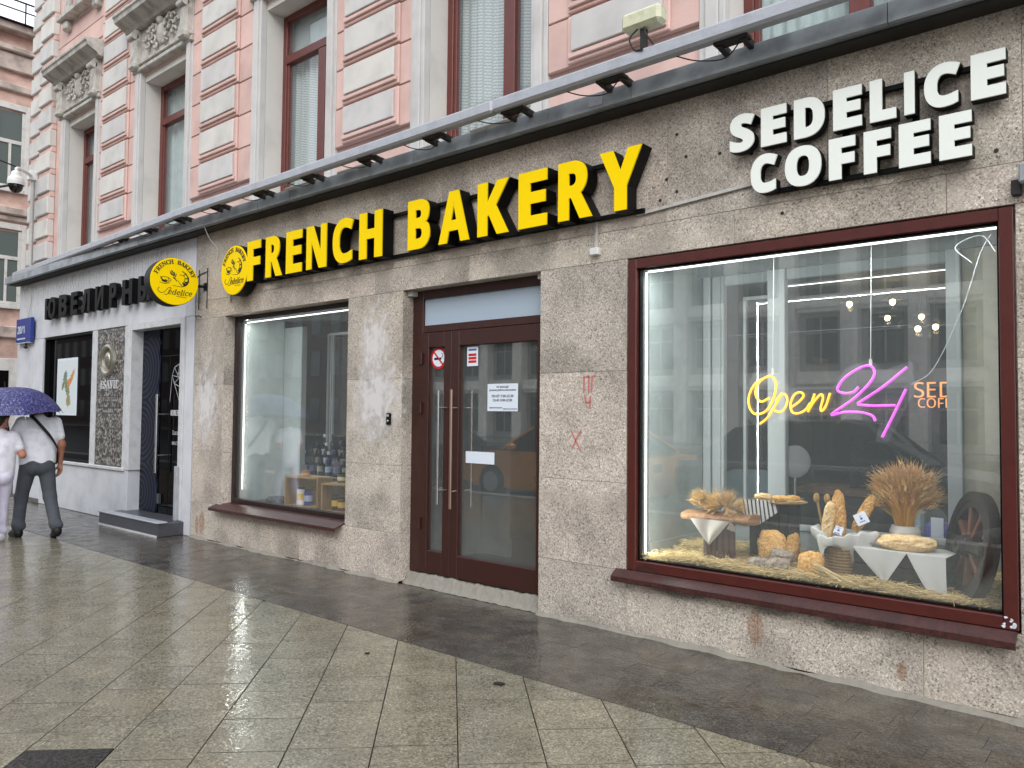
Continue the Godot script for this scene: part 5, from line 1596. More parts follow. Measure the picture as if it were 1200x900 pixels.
# ---------------------------------------------------------------- signs
func medallion(parent: Node3D, xf: Transform3D, r: float, depth: float) -> void:   # yellow disc facing local +z
	var m := Maker.new()
	m.prism(circle(r, 48), -depth, -0.012, 0.0, xf)
	obj("drum", m, mats.sign_black, parent)
	m = Maker.new()
	m.prism(circle(r * 0.985, 48), -0.0115, 0.0, 0.003, xf)
	var f := obj("yellow_face", m, mats.yellow_face, parent)
	var t := Maker.new()
	var w := "FRENCH BAKERY"
	for i in w.length():
		if w[i] == " ":
			continue
		var a := deg_to_rad(157.0 - i * (134.0 / (w.length() - 1)))
		var g := glyph(w[i], 0.05, font(true, 0.2, true))
		var k := r * 0.17 / 0.72
		obj("arc_letter", g, mats.ink, f, xf * Transform3D(Basis(Vector3.BACK, a - PI / 2) * Basis.from_scale(Vector3(k, k, k)), Vector3(cos(a), sin(a), 0) * r * 0.82 + Vector3(0, 0, 0.0012)))
	# drawing: cup, wheat sprig and croissant as dark strokes, thin and thick
	var strokes := [
		[[-0.56, 0.1, 0.05], [-0.5, 0.0, 0.09], [-0.42, -0.03, 0.1], [-0.36, 0.0, 0.05]], [[-0.6, 0.12, 0.02], [-0.42, 0.16, 0.02], [-0.24, 0.13, 0.02], [-0.28, 0.02, 0.02], [-0.36, -0.08, 0.02]], [[-0.6, -0.09, 0.02], [-0.42, -0.13, 0.025], [-0.22, -0.08, 0.02]], [[-0.24, 0.1, 0.018], [-0.16, 0.08, 0.018], [-0.17, 0.0, 0.018], [-0.28, -0.02, 0.018]],
		[[-0.22, 0.42, 0.02], [-0.1, 0.3, 0.03], [0.0, 0.14, 0.03], [0.08, 0.02, 0.02]], [[-0.14, 0.44, 0.05], [-0.08, 0.36, 0.06]], [[-0.04, 0.36, 0.06], [-0.02, 0.26, 0.08]], [[-0.2, 0.34, 0.04], [-0.1, 0.26, 0.06]], [[0.06, 0.32, 0.03], [0.02, 0.2, 0.05]], [[-0.08, 0.16, 0.03], [0.0, 0.1, 0.04]],
		[[0.3, 0.46, 0.03], [0.44, 0.38, 0.05], [0.55, 0.22, 0.06], [0.56, 0.06, 0.07], [0.48, -0.08, 0.06], [0.36, -0.16, 0.03]], [[0.2, 0.3, 0.018], [0.34, 0.3, 0.02], [0.42, 0.2, 0.02], [0.4, 0.06, 0.02], [0.3, -0.06, 0.02]], [[0.42, 0.36, 0.03], [0.36, 0.28, 0.02]], [[0.54, 0.2, 0.04], [0.44, 0.16, 0.02]], [[0.54, 0.02, 0.07], [0.42, 0.0, 0.05]], [[0.46, -0.1, 0.08], [0.36, -0.06, 0.05]], [[0.12, 0.06, 0.02], [0.22, -0.08, 0.025], [0.32, -0.18, 0.03]], [[-0.1, -0.16, 0.014], [0.1, -0.19, 0.018], [0.3, -0.2, 0.014]]]
	for s in strokes:
		for i in s.size() - 1:
			t.strip([Vector3(s[i][0], s[i][1], 0) * r, Vector3(s[i + 1][0], s[i + 1][1], 0) * r], s[i][2] * r, Vector3.BACK, 0.002 + 0.0003 * i)
	obj("bread_drawing", xform(t, xf), mats.ink, f)
	# the name in slanting script with a swash capital
	t = Maker.new()
	var pts := []
	for q in [[-0.62, -0.3], [-0.68, -0.42], [-0.56, -0.52], [-0.4, -0.47], [-0.3, -0.34], [-0.2, -0.27], [-0.14, -0.31], [-0.22, -0.4], [-0.24, -0.48], [-0.32, -0.58], [-0.42, -0.57]]:
		pts.append(Vector3(q[0], q[1], 0) * r)
	t.strip(spline(pts, 5), r * 0.022, Vector3.BACK, 0.0015)
	t.strip([Vector3(0.08, -0.61, 0) * r, Vector3(0.5, -0.64, 0) * r], r * 0.018, Vector3.BACK, 0.0015)
	obj("script_swash", xform(t, xf), mats.ink, f)
	var k2 := r * 0.3
	obj("script_name", glyph("edelice", 0.04, font(false, 0.0, true)), mats.ink, f, xf * Transform3D(Basis(Vector3(k2, 0, 0), Vector3(k2 * 0.32, k2, 0), Vector3(0, 0, k2)), Vector3(0.24, -0.45, 0) * r + Vector3(0, 0, 0.002)))

func xform(m: Maker, xf: Transform3D) -> Maker:
	for i in m.v.size():
		m.v[i] = xf * m.v[i]
		m.n[i] = (xf.basis * m.n[i]).normalized()
	return m

func shop_signs() -> void:
	var s := thing("bakery_sign", "long sign of raised yellow letters with black sides and a yellow medallion", "sign")
	var z := 0.165
	for q in [["F", -7.859, -7.572], ["R", -7.493, -7.158], ["E", -7.106, -6.799], ["N", -6.744, -6.381], ["C", -6.305, -5.957], ["H", -5.894, -5.534], ["B", -5.208, -4.9], ["A", -4.816, -4.426], ["K", -4.36, -3.994], ["E", -3.92, -3.61], ["R", -3.53, -3.192], ["Y", -3.156, -2.777]]:
		letter(q[0], q[1], q[2] - 0.02, 2.99, 3.435, 0.03, z, mats.yellow_face, mats.sign_black, s, 0.6)
	for y in [3.375, 2.985]:
		bx("mounting_rail", Vector3(-7.8, y, 0.012), Vector3(-2.86, y + 0.035, 0.034), 0.003, mats.sign_black, s)
	medallion(s, Transform3D(Basis.IDENTITY, Vector3(-8.13, 3.15, z)), 0.285, 0.14)
	var m := Maker.new()
	m.tube([Vector3(-8.36, 3.02, 0.06), Vector3(-8.47, 2.84, 0.012)], 0.014, 8)
	obj("stay", m, mats.pipe_white, s)
	var c := thing("coffee_sign", "two rows of raised white letters with dark sides above the wide window", "sign")
	for q in [["S", -2.185, -2.004], ["E", -1.976, -1.8], ["D", -1.768, -1.569], ["E", -1.534, -1.358], ["L", -1.328, -1.174], ["I", -1.147, -1.079], ["C", -1.045, -0.853], ["E", -0.819, -0.645]]:
		letter(q[0], q[1], q[2] - 0.01, 3.24, 3.487, 0.03, 0.105, mats.white_face, mats.sign_black, c, 1.3)
	for q in [["C", -2.044, -1.857], ["O", -1.825, -1.59], ["F", -1.56, -1.396], ["F", -1.363, -1.203], ["E", -1.176, -1.001], ["E", -0.973, -0.803]]:
		letter(q[0], q[1], q[2] - 0.01, 2.947, 3.197, 0.03, 0.105, mats.white_face, mats.sign_black, c, 1.3)
	bx("mounting_rail", Vector3(-2.1, 3.43, 0.008), Vector3(-0.7, 3.462, 0.034), 0.003, mats.sign_black, c)
	bx("mounting_rail", Vector3(-1.98, 2.952, 0.008), Vector3(-0.83, 2.984, 0.034), 0.003, mats.sign_black, c)
	for x in [-1.5, -1.12]:
		bx("mounting_post", Vector3(x, 2.9845, 0.01), Vector3(x + 0.035, 3.4295, 0.032), 0.003, mats.sign_black, c)
	# round projecting sign on its bracket
	var r := thing("projecting_sign", "round yellow sign with black rim projecting from the wall beside the jeweller", "sign")
	medallion(r, Transform3D(Basis(Vector3.UP, PI / 2 - 0.1), Vector3(-9.08, 3.09, 0.385)), 0.285, 0.2)
	m = Maker.new()
	m.tube([Vector3(-9.06, 3.075, 0.004), Vector3(-9.14, 3.075, 0.12)], 0.018, 8)
	m.box(Vector3(-9.1, 3.03, 0.001), Vector3(-9.03, 3.12, 0.016), 0.003)
	obj("bracket", m, mats.sign_black, r)

# ---------------------------------------------------------------- small things on the front
func wall_fittings() -> void:
	var p := thing("door_intercom", "small black intercom on the granite left of the glass door", "intercom")
	bx("body", Vector3(-5.632, 1.44, 0.0), Vector3(-5.575, 1.548, 0.022), 0.006, mats.sign_black, p)
	var m := Maker.new()
	m.blob(Transform3D(Basis.from_scale(Vector3(0.012, 0.012, 0.008)), Vector3(-5.603, 1.475, 0.022)), 10, 6)
	m.box(Vector3(-5.62, 1.515, 0.0225), Vector3(-5.588, 1.535, 0.024))
	obj("button", m, mats.rail_metal, p)
	p = thing("junction_box", "small white junction box hanging from a cable below the yellow letters", "junction box")
	bx("box", Vector3(-3.325, 2.735, 0.0), Vector3(-3.245, 2.79, 0.045), 0.006, mats.camera_white, p)
	bx("conduit", Vector3(-3.297, 2.7905, 0.002), Vector3(-3.27, 2.99, 0.02), 0.004, mats.pipe_white, p)
	m = Maker.new()
	m.bar(Vector3(-2.93, 2.985, 0.012), Vector3(-1.98, 3.055, 0.012), 0.012, 0.022, 0.002)
	m.bar(Vector3(-2.93, 2.985, 0.012), Vector3(-2.97, 3.02, 0.012), 0.012, 0.014, 0.002)
	tag(obj("cable_duct", m, mats.pipe_white), "thin slanting white cable duct between the yellow and the white letters", "cable duct")
	m = Maker.new()
	m.tube(spline([Vector3(-8.78, 3.76, 0.2), Vector3(-8.82, 3.62, 0.1), Vector3(-8.76, 3.5, 0.03), Vector3(-8.79, 3.38, 0.012)], 6), 0.006, 6)
	tag(obj("loose_wire", m, mats.wire_white), "loose white wire hanging from the ledge above the yellow medallion", "wire")
	m = Maker.new()
	for x in [-9.22, -9.02]:
		m.tube([Vector3(x, 3.3, 0.008), Vector3(x, 2.8, 0.008)], 0.006, 5)
	m.tube(spline([Vector3(-9.3, 3.2, 0.006), Vector3(-9.2, 3.24, 0.008), Vector3(-9.02, 3.26, 0.008)], 5), 0.005, 5)
	m.tube(spline([Vector3(-9.3, 2.72, 0.006), Vector3(-9.15, 2.72, 0.05), Vector3(-9.12, 2.7, 0.02)], 5), 0.007, 5)
	tag(obj("wall_cables", m, mats.dark_iron), "thin dark cables on the granite beside the round projecting sign", "cable")
	# wall lamp just at the right edge
	p = thing("wall_lamp", "grey rectangular flood lamp fixed at the upper right corner of the wide window", "lamp", Vector3(-0.58, 2.735, 0))
	bx("housing", Vector3(-0.03, 0.03, 0.03), Vector3(0.2, 0.13, 0.1), 0.008, mats.flashing, p)
	bx("bracket", Vector3(-0.07, -0.02, 0.0), Vector3(-0.025, 0.06, 0.05), 0.004, mats.dark_iron, p)
	# dark anchor holes left in the stone
	m = Maker.new()
	for q in [[-2.62, 3.5], [-2.55, 3.33], [-2.7, 3.2], [-2.62, 3.1], [-2.75, 3.06], [-2.3, 3.3], [-0.72, 2.98], [-1.88, 2.83], [-2.08, 3.25]]:
		m.prism(circle(0.012, 8), 0.0, 0.002, 0.0, Transform3D(Basis.IDENTITY, Vector3(q[0], q[1], 0.0005)))
	tag(obj("anchor_plugs", m, mats.dark_iron), "scattered dark plugs filling old anchor holes beside the signs", "plugs", "", "stuff")

# ---------------------------------------------------------------- cars at the kerb, mirrored in the glass
func car(called: String, label: String, at: Vector3, turn: float, paint: Material, suv: bool) -> Node3D:
	var c := thing(called, label, "car", at, turn)
	var L := 2.3
	var body := PackedVector2Array([Vector2(-L, 0.35), Vector2(-L - 0.05, 0.6), Vector2(-L + 0.05, 0.85), Vector2(-1.2, 0.98), Vector2(1.5, 1.0), Vector2(L, 0.95), Vector2(L + 0.06, 0.6), Vector2(L, 0.3), Vector2(1.8, 0.22), Vector2(-1.9, 0.22)])
	var m := Maker.new()
	m.prism(body, -0.88, 0.0, 0.0)
	m.prism(body, 0.0, 0.88, 0.09, Transform3D.IDENTITY, false)
	m.prism(body, -0.879, -0.8801, 0.0)
	obj("body", m, paint, c)
	var top := 1.48 if not suv else 1.62
	var cab := [Vector2(-1.25, 0.97), Vector2(-0.55, top - 0.06), Vector2(-0.2, top), Vector2(0.9, top - 0.02), Vector2(1.35, top - 0.12), Vector2(1.95, 0.99)]
	var gr := []
	for q in cab:
		var w: float = 0.82 - (q.y - 0.97) * 0.32
		gr.append([Vector3(q.x, q.y, -w), Vector3(q.x, q.y + 0.02, -w + 0.12), Vector3(q.x, q.y + 0.03, 0), Vector3(q.x, q.y + 0.02, w - 0.12), Vector3(q.x, q.y, w)])
	m = Maker.new()
	for i in [1, 2, 3]:
		m.grid([gr[i], gr[i + 1]], false, false, Vector3(0.3, 0.5, 0))
	for s in [-1.0, 1.0]:
		for q in [[0, 1], [4, 5]]:
			m.bar(gr[q[0]][0 if s < 0 else 4], gr[q[1]][0 if s < 0 else 4], 0.07, 0.05, 0.01)
		m.bar(Vector3(0.3, 1.0, s * 0.82), Vector3(0.32, top - 0.05, s * 0.67), 0.07, 0.03, 0.01)
	obj("roof", m, paint, c)
	m = Maker.new()
	for i in [0, 4]:
		m.grid([gr[i], gr[i + 1]], false, false, Vector3(0.3, 0.5, 0))
	for k in [0, 4]:
		var side := []
		for q in gr:
			side.append(q[k] - Vector3(0, 0.0, 0.01 * signf(q[k].z)))
		m.face(side, Vector3(0, 0.3, signf(side[0].z)))
	obj("windows", m, mats.car_glass, c)
	for x in [-1.45, 1.4]:
		for s in [-1.0, 1.0]:
			m = Maker.new()
			m.lathe([Vector2(0.0, -0.1), Vector2(0.3, -0.1), Vector2(0.33, -0.07), Vector2(0.33, 0.07), Vector2(0.3, 0.1), Vector2(0.0, 0.1)], 20, Transform3D(Basis(Vector3.RIGHT, PI / 2), Vector3(x, 0.33, s * 0.82)))
			var w := obj("wheel", m, mats.rubber, c)
			m = Maker.new()
			m.lathe([Vector2(0.2, -0.103), Vector2(0.2, 0.103), Vector2(0.0, 0.108)], 16, Transform3D(Basis(Vector3.RIGHT, s * PI / 2), Vector3(x, 0.33, s * 0.82)))
			obj("hub_cap", m, mats.rail_metal, w)
	for s in [-1.0, 1.0]:
		bx("headlight", Vector3(-L - 0.02, 0.65, s * 0.66 - 0.16), Vector3(-L + 0.16, 0.78, s * 0.66 + 0.16), 0.03, mats.chrome, c)
		bx("tail_light", Vector3(L - 0.12, 0.7, s * 0.68 - 0.14), Vector3(L + 0.06, 0.85, s * 0.68 + 0.14), 0.03, mats.tail_red, c)
		bx("mirror", Vector3(-0.95, 0.98, s * 0.96 - 0.08), Vector3(-0.8, 1.1, s * 0.96 + 0.08), 0.03, paint, c)
		bx("trim_line", Vector3(-1.3, 0.955, s * 0.874 - 0.01), Vector3(1.6, 0.985, s * 0.874 + 0.01), 0.004, mats.chrome if suv else mats.sign_black, c)
	return c

func parked_cars() -> void:
	car("taxi", "yellow taxi parked at the kerb, mirrored in the glass door", Vector3(-9.1, -0.13, 7.5), 0.0, mats.taxi_yellow, false)
	car("parked_car", "black car parked at the kerb, mirrored in the middle of the wide window", Vector3(-3.95, -0.13, 7.4), PI, mats.car_black, true)
	car("parked_car", "black car parked at the kerb behind the taxi", Vector3(-14.2, -0.13, 7.5), 0.0, mats.car_black, false)
	car("parked_car", "tall black car parked at the kerb opposite the right end of the wide window", Vector3(1.1, -0.13, 7.4), 0.0, mats.car_black, true)
	# round blue road sign on a post
	var s := thing("road_sign", "round blue road sign on a grey post at the far kerb", "road sign", Vector3(-7.9, 0, 6.8))
	var m := Maker.new()
	m.tube([Vector3(0, -0.1, 0), Vector3(0, 3.0, 0)], 0.03, 10)
	obj("post", m, mats.step_metal, s)
	m = Maker.new()
	m.prism(circle(0.3, 24), -0.012, 0.012, 0.003, Transform3D(Basis.IDENTITY, Vector3(0, 2.6, -0.05)))
	obj("blue_disc", m, mats.plate_blue, s)

# ---------------------------------------------------------------- the bread display
func straws(m: Maker, count: int, place: Callable, len0: float, len1: float, w: float, flat: float, cols: Array) -> void:
	m.tinted = true
	for i in count:
		var p: Vector3 = place.call()
		var a := rr(0, TAU)
		var d := Vector3(cos(a), rr(-flat, flat), sin(a)).normalized() * rr(len0, len1) / 2
		var c: Color = cols[rng.randi() % cols.size()]
		m.tint = c.lerp(cols[rng.randi() % cols.size()], rng.randf())
		straw(m, p - d, p + d + Vector3(0, rr(-0.01, 0.012), 0), w)

func straw(m: Maker, a: Vector3, b: Vector3, w: float) -> void:   # three-sided stalk
	var t := (b - a).normalized()
	var x := t.cross(Vector3.UP)
	if x.length() < 0.05:
		x = t.cross(Vector3.RIGHT)
	x = x.normalized()
	var y := t.cross(x)
	var o := [x, x * -0.5 + y * 0.866, x * -0.5 - y * 0.866]
	for k in 3:
		var e0: Vector3 = o[k] * w
		var e1: Vector3 = o[(k + 1) % 3] * w
		m.face([a + e0, a + e1, b + e1 * 0.7, b + e0 * 0.7], o[k] + o[(k + 1) % 3])

func ear(m: Maker, p: Vector3, d: Vector3, l: float, w: float, awn: float) -> void:   # a wheat ear: plump head with awns
	d = d.normalized()
	var x := d.cross(Vector3(0.3, 0.2, 0.9)).normalized()
	var y := d.cross(x)
	for i in 5:
		var q := p + d * l * (i / 5.0)
		var r := w * (1.0 - absf(i - 2.0) * 0.16)
		var a := q + (x * cos(i * 2.1) + y * sin(i * 2.1)) * r * 0.5
		var s := [a - d * l * 0.06, a + x * r, a + y * r, a - x * r, a - y * r, a + d * l * 0.26]
		for k in 4:
			m.face([s[0], s[1 + k], s[1 + (k + 1) % 4]], s[1 + k] + s[1 + (k + 1) % 4] - a * 2.0 - d * 0.001)
			m.face([s[5], s[1 + k], s[1 + (k + 1) % 4]], s[1 + k] + s[1 + (k + 1) % 4] - a * 2.0 + d * 0.001)
		if awn > 0.0:
			straw(m, a, a + (d + (x * cos(i * 2.1) + y * sin(i * 2.1)) * 0.35).normalized() * awn, 0.0009)

func lin(c: Color) -> Color:
	return c.srgb_to_linear()

func loaf(called: String, label: String, at: Vector3, size: Vector3, turn: Vector3, m0: Material, group: String, lump := 0.1, slashes := 0, sd := 1) -> Node3D:
	var t := thing(called, label, "bread", at, 0.0, group)
	t.basis = Basis.from_euler(turn)
	var f := noise(FastNoiseLite.TYPE_SIMPLEX_SMOOTH, 1.3, sd, 4, 0.6)
	var fold := noise(FastNoiseLite.TYPE_CELLULAR, 0.9, sd + 5)
	fold.cellular_return_type = FastNoiseLite.RETURN_DISTANCE2_SUB
	var m := Maker.new()
	m.blob(Transform3D(Basis.from_scale(size / 2), Vector3.ZERO), 40, 26, func(d):
		var e := 1.0 / pow(pow(absf(d.x), 2.5) + pow(absf(d.y), 2.5) + pow(absf(d.z), 2.5), 0.4)
		var crack := clampf(fold.get_noise_3dv(d * 1.6) + 0.75, 0.0, 0.25) * 0.35
		return e * (1.0 + lump * f.get_noise_3dv(d * 1.4) + lump * 0.4 * f.get_noise_3dv(d * 5.0) + crack - 0.05))
	obj("crust", m, m0, t)
	if slashes > 0:
		m = Maker.new()
		for k in slashes:
			var y := (float(k + 0.5) / slashes - 0.5) * size.y * 0.75
			var pts := []
			for i in 7:
				var a := -0.6 + i * 0.2
				var ry := sqrt(maxf(0.0, 1.0 - pow((y + a * size.y * 0.08) / (size.y / 2), 2)))
				pts.append(Vector3(sin(a) * size.x / 2 * ry, y + a * size.y * 0.16, cos(a) * size.z / 2 * ry * 1.03))
			m.tube(pts, size.x * 0.05, 6)
		obj("score_mark", m, mats.crust_pale, t)
	return t

func cloth_fold(parent: Node, called: String, m0: Material, corners: Array, sag: float, sd: int) -> MeshInstance3D:   # soft quad sheet with ripples
	var f := noise(FastNoiseLite.TYPE_SIMPLEX_SMOOTH, 4.0, sd, 2)
	var gr := []
	for i in 17:
		var row := []
		for j in 17:
			var u := i / 16.0
			var v := j / 16.0
			var p: Vector3 = corners[0].lerp(corners[1], u).lerp(corners[3].lerp(corners[2], u), v)
			row.append(p + Vector3(0, 0, f.get_noise_2d(u * 2.0 + v, v * 0.6) * sag))
		gr.append(row)
	var m := Maker.new()
	m.grid(gr)
	return obj(called, m, m0, parent)

func crate(called: String, label: String, at: Vector3, turn: float, w: float, h: float, d: float, upright: bool, m0: Material, n: int) -> Node3D:
	var c := thing(called, label, "crate", at, turn)
	for s in [-1.0, 1.0]:
		for k in n:
			var a := float(k) / n
			var b := float(k + 1) / n
			var m := Maker.new()
			if upright:
				m.box(Vector3(lerpf(-w / 2, w / 2, a) + 0.003, 0, s * d / 2 - 0.008 + rr(-0.002, 0.002)), Vector3(lerpf(-w / 2, w / 2, b) - 0.003, h, s * d / 2 + 0.008), 0.003)
			else:
				m.box(Vector3(-w / 2, lerpf(0, h, a) + 0.003, s * d / 2 - 0.008 + rr(-0.002, 0.002)), Vector3(w / 2, lerpf(0, h, b) - 0.003, s * d / 2 + 0.008), 0.003)
			obj("slat", m, m0, c)
			m = Maker.new()
			if upright:
				m.box(Vector3(s * (w / 2 - 0.001) - 0.006, 0.001, lerpf(-d / 2, d / 2, a) + 0.01), Vector3(s * (w / 2 - 0.001) + 0.006, h - 0.001, lerpf(-d / 2, d / 2, b) - 0.01), 0.003)
			else:
				m.box(Vector3(s * (w / 2 - 0.001) - 0.006, lerpf(0, h, a) + 0.004, -d / 2 + 0.009), Vector3(s * (w / 2 - 0.001) + 0.006, lerpf(0, h, b) - 0.004, d / 2 - 0.009), 0.003)
			obj("slat", m, m0, c)
	bx("top_board", Vector3(-w / 2 + 0.01, h - 0.022, -d / 2 + 0.01), Vector3(w / 2 - 0.01, h - 0.006, d / 2 - 0.01), 0.002, m0, c)
	return c

func neon(called: String, parent: Node, pts: Array, m0: Material, r := 0.0068) -> void:
	var m := Maker.new()
	m.tube(spline(pts, 7), r, 10)
	obj(called, m, m0, parent)

func display_window() -> void:
	var F := 0.49
	var cols := [lin(Color(0.82, 0.72, 0.49)), lin(Color(0.91, 0.84, 0.65)), lin(Color(0.68, 0.58, 0.38)), lin(Color(0.87, 0.78, 0.58)), lin(Color(0.6, 0.53, 0.35))]
	var hf := noise(FastNoiseLite.TYPE_SIMPLEX_SMOOTH, 2.2, 5, 3)
	var bed := Maker.new()
	var gr := []
	for i in 60:
		var row := []
		for j in 24:
			var x := lerpf(-2.93, -0.68, i / 59.0)
			var z := lerpf(-1.03, -0.1, j / 23.0)
			row.append(Vector3(x, F + 0.035 + 0.03 * hf.get_noise_2d(x, z), z))
		gr.append(row)
	bed.tinted = true
	bed.tint = lin(Color(0.62, 0.55, 0.34))
	bed.grid(gr, false, false, Vector3(-1.8, -3, -0.5))
	straws(bed, 12000, func():
		var x := rr(-2.9, -0.72)
		var z := rr(-1.0, -0.09)
		return Vector3(x, F + 0.045 + 0.03 * hf.get_noise_2d(x, z) + rr(0, 0.03), z), 0.05, 0.2, 0.0018, 0.3, cols)
	straws(bed, 500, func(): return Vector3(rr(-2.85, -2.3), F + 0.06 + rr(0, 0.06), rr(-0.95, -0.5)), 0.06, 0.18, 0.0016, 0.4, cols)
	tag(obj("straw_bedding", bed, mats.straw), "loose golden straw covering the floor of the wide display window", "straw", "", "stuff")

	# left crate with log slab, cloth and wheat
	crate("brown_crate", "brown upright slatted crate under the wooden slab and pinkish cloth", Vector3(-2.49, F + 0.02, -0.38), 0.5, 0.2, 0.325, 0.2, true, mats.brown_wood, 5)
	var b := thing("wooden_slab", "rough wooden slab lying on the brown crate", "board", Vector3(-2.47, 0.838, -0.36))
	var f := noise(FastNoiseLite.TYPE_SIMPLEX_SMOOTH, 6.0, 3, 3)
	var rings := []
	for i in 22:
		var x := lerpf(-0.25, 0.25, i / 21.0)
		var row := []
		for k in 16:
			var a := TAU * k / 16
			row.append(Vector3(x, signf(sin(a)) * pow(absf(sin(a)), 0.6) * 0.032 * (1.0 + 0.6 * f.get_noise_2d(x * 2.0, a)), cos(a) * 0.12 * (1.0 + 0.12 * f.get_noise_2d(x * 2.0, 3.0))))
		rings.append(row)
	var m := Maker.new()
	m.grid(rings, false, true, Vector3.ZERO)
	m.face(rings[0], Vector3.LEFT); m.face(rings[21], Vector3.RIGHT)
	obj("slab", m, mats.raw_wood, b)
	b = thing("triangular_napkin", "pale pinkish linen napkin hanging as a triangle down the brown crate", "napkin", Vector3(-2.48, 0.0, -0.225))
	m = Maker.new()
	gr = []
	for i in 17:
		var u := i / 16.0
		var row := []
		for j in 13:
			var v := j / 12.0
			var x := lerpf(-0.15, 0.15, u) * (1.0 - v)
			row.append(Vector3(x + v * -0.005, 0.835 - v * 0.175, 0.012 + 0.006 * sin(u * 9.0 + v * 3.0)))
		gr.append(row)
	m.grid(gr)
	obj("hanging_corner", m, mats.linen_warm, b)
	cloth_fold(b, "folded_side", mats.linen_warm, [Vector3(0.15, 0.835, 0.01), Vector3(0.17, 0.8, -0.02), Vector3(0.165, 0.76, -0.04), Vector3(0.12, 0.78, 0.0)], 0.01, 4)
	b = thing("wheat_bundle", "bristling bundle of wheat ears lying on the wooden slab", "wheat", Vector3(-2.46, 0.93, -0.33))
	m = Maker.new()
	m.tinted = true
	var wc := [lin(Color(0.75, 0.62, 0.4)), lin(Color(0.86, 0.74, 0.52)), lin(Color(0.62, 0.49, 0.3))]
	for i in 170:
		var d := Vector3(rr(-1, 1), rr(-0.5, 1), rr(-0.6, 1)).normalized()
		m.tint = wc[i % 3].lerp(wc[(i + 1) % 3], rng.randf())
		ear(m, Vector3(0.03, -0.01, 0.0) + d * Vector3(0.085, 0.055, 0.06), d + Vector3(0.1, 0.1, 0.2), 0.05, 0.0085, 0.05)
	for i in 90:
		m.tint = wc[i % 3].lerp(wc[(i + 1) % 3], rng.randf())
		var y := rr(-0.04, 0.03)
		straw(m, Vector3(-0.15 + rr(-0.03, 0.03), y, rr(-0.05, 0.05)), Vector3(0.02, y * 0.6, rr(-0.04, 0.04)), 0.0018)
		ear(m, Vector3(-0.13 + rr(-0.03, 0.02), y + 0.02, rr(-0.05, 0.05)), Vector3(-0.6, rr(0, 1.2), rr(-0.3, 0.8)), 0.05, 0.0085, 0.04)
	tag(obj("ears", m, mats.straw, b), "", "", "", "stuff")

	# dark crate with striped napkin and rolls
	var dc := crate("black_crate", "tall black slatted crate behind the standing loaves", Vector3(-2.2, F + 0.01, -0.66), 0.35, 0.32, 0.43, 0.26, true, mats.black_wood, 5)
	b = thing("striped_napkin", "white napkin with dark stripes hanging over the corner of the black crate", "napkin", Vector3(-2.25, 0.94, -0.5), 0.25)
	for k in 9:
		m = Maker.new()
		var a := k / 9.0
		var c := (k + 0.62) / 9.0
		var pt := func(u: float, v: float) -> Vector3: return Vector3(lerpf(-0.12, 0.12, u) + v * 0.02, 0.03 - v * (0.07 + 0.1 * (1.0 - absf(u - 0.45) * 1.8)), 0.04 + 0.02 * v + 0.006 * sin(u * 11.0))
		for q in [[a, c], [c, (k + 1) / 9.0]]:
			m = Maker.new()
			var g2 := []
			for i in 4:
				var row := []
				for j in 7:
					row.append(pt.call(lerpf(q[0], q[1], i / 3.0), j / 6.0))
				g2.append(row)
			m.grid(g2)
			obj("stripe", m, mats.linen if q[0] == a else mats.stripe_dark, b)
	b = thing("bread_board", "thin board of sliced rolls and grain on top of the black crate", "board", Vector3(-2.12, 0.945, -0.62), 0.2)
	m = Maker.new()
	m.lathe([Vector2(0.0, 0.0), Vector2(0.13, 0.0), Vector2(0.16, 0.012), Vector2(0.15, 0.016), Vector2(0.0, 0.012)], 20)
	obj("plate", m, mats.pale_wood, b)
	var sdn := 11
	for q in [[-0.13, 0.04, 0.05, "left"], [0.0, 0.035, 0.06, "middle"], [0.08, 0.04, 0.04, "right"]]:
		sdn += 1
		loaf("bread_roll", "small split bread roll, %s of three on top of the black crate" % q[3], Vector3(-2.12 + q[0], 0.945 + q[1], -0.58 + q[2] * 0.3), Vector3(0.12, 0.05, 0.07), Vector3(0, 0.3 * sdn, 0), mats.crust_pale if q[3] == "left" else mats.crust_gold, "small rolls on the black crate", 0.15, 0, sdn)
	m = Maker.new()
	straws(m, 60, func(): return Vector3(rr(-2.28, -1.98), 0.965 + rr(0, 0.02), rr(-0.6, -0.48)), 0.05, 0.12, 0.0018, 0.2, cols)
	tag(obj("loose_stalks", m, mats.straw), "loose wheat stalks lying among the rolls on the black crate", "straw", "", "stuff")

	# loaves on the straw
	loaf("standing_loaf", "large golden brown crusty loaf standing upright against the black crate", Vector3(-2.135, 0.665, -0.44), Vector3(0.19, 0.23, 0.1), Vector3(-0.25, 0.15, 0.05), mats.crust, "", 0.14, 0, 21)
	loaf("standing_loaf", "narrow floury loaf standing beside the large golden loaf", Vector3(-2.005, 0.66, -0.47), Vector3(0.1, 0.21, 0.08), Vector3(-0.2, -0.2, -0.1), mat("crust_flour", Color(0.86, 0.84, 0.8), 0.85, {"map": tex.crust, "tri": 0.5, "nmap": tex.rough_n, "ns": 0.5}), "", 0.08, 0, 23)
	loaf("rye_loaf", "grey floury rye loaf, leftmost on the straw", Vector3(-2.15, 0.565, -0.27), Vector3(0.15, 0.1, 0.12), Vector3(0, 0.3, 0), mats.rye, "grey rye loaves", 0.12, 0, 25)
	loaf("rye_loaf", "grey cracked rye loaf in front of the standing loaves", Vector3(-2.01, 0.575, -0.24), Vector3(0.17, 0.11, 0.13), Vector3(0, -0.2, 0.1), mats.rye, "grey rye loaves", 0.16, 0, 27)
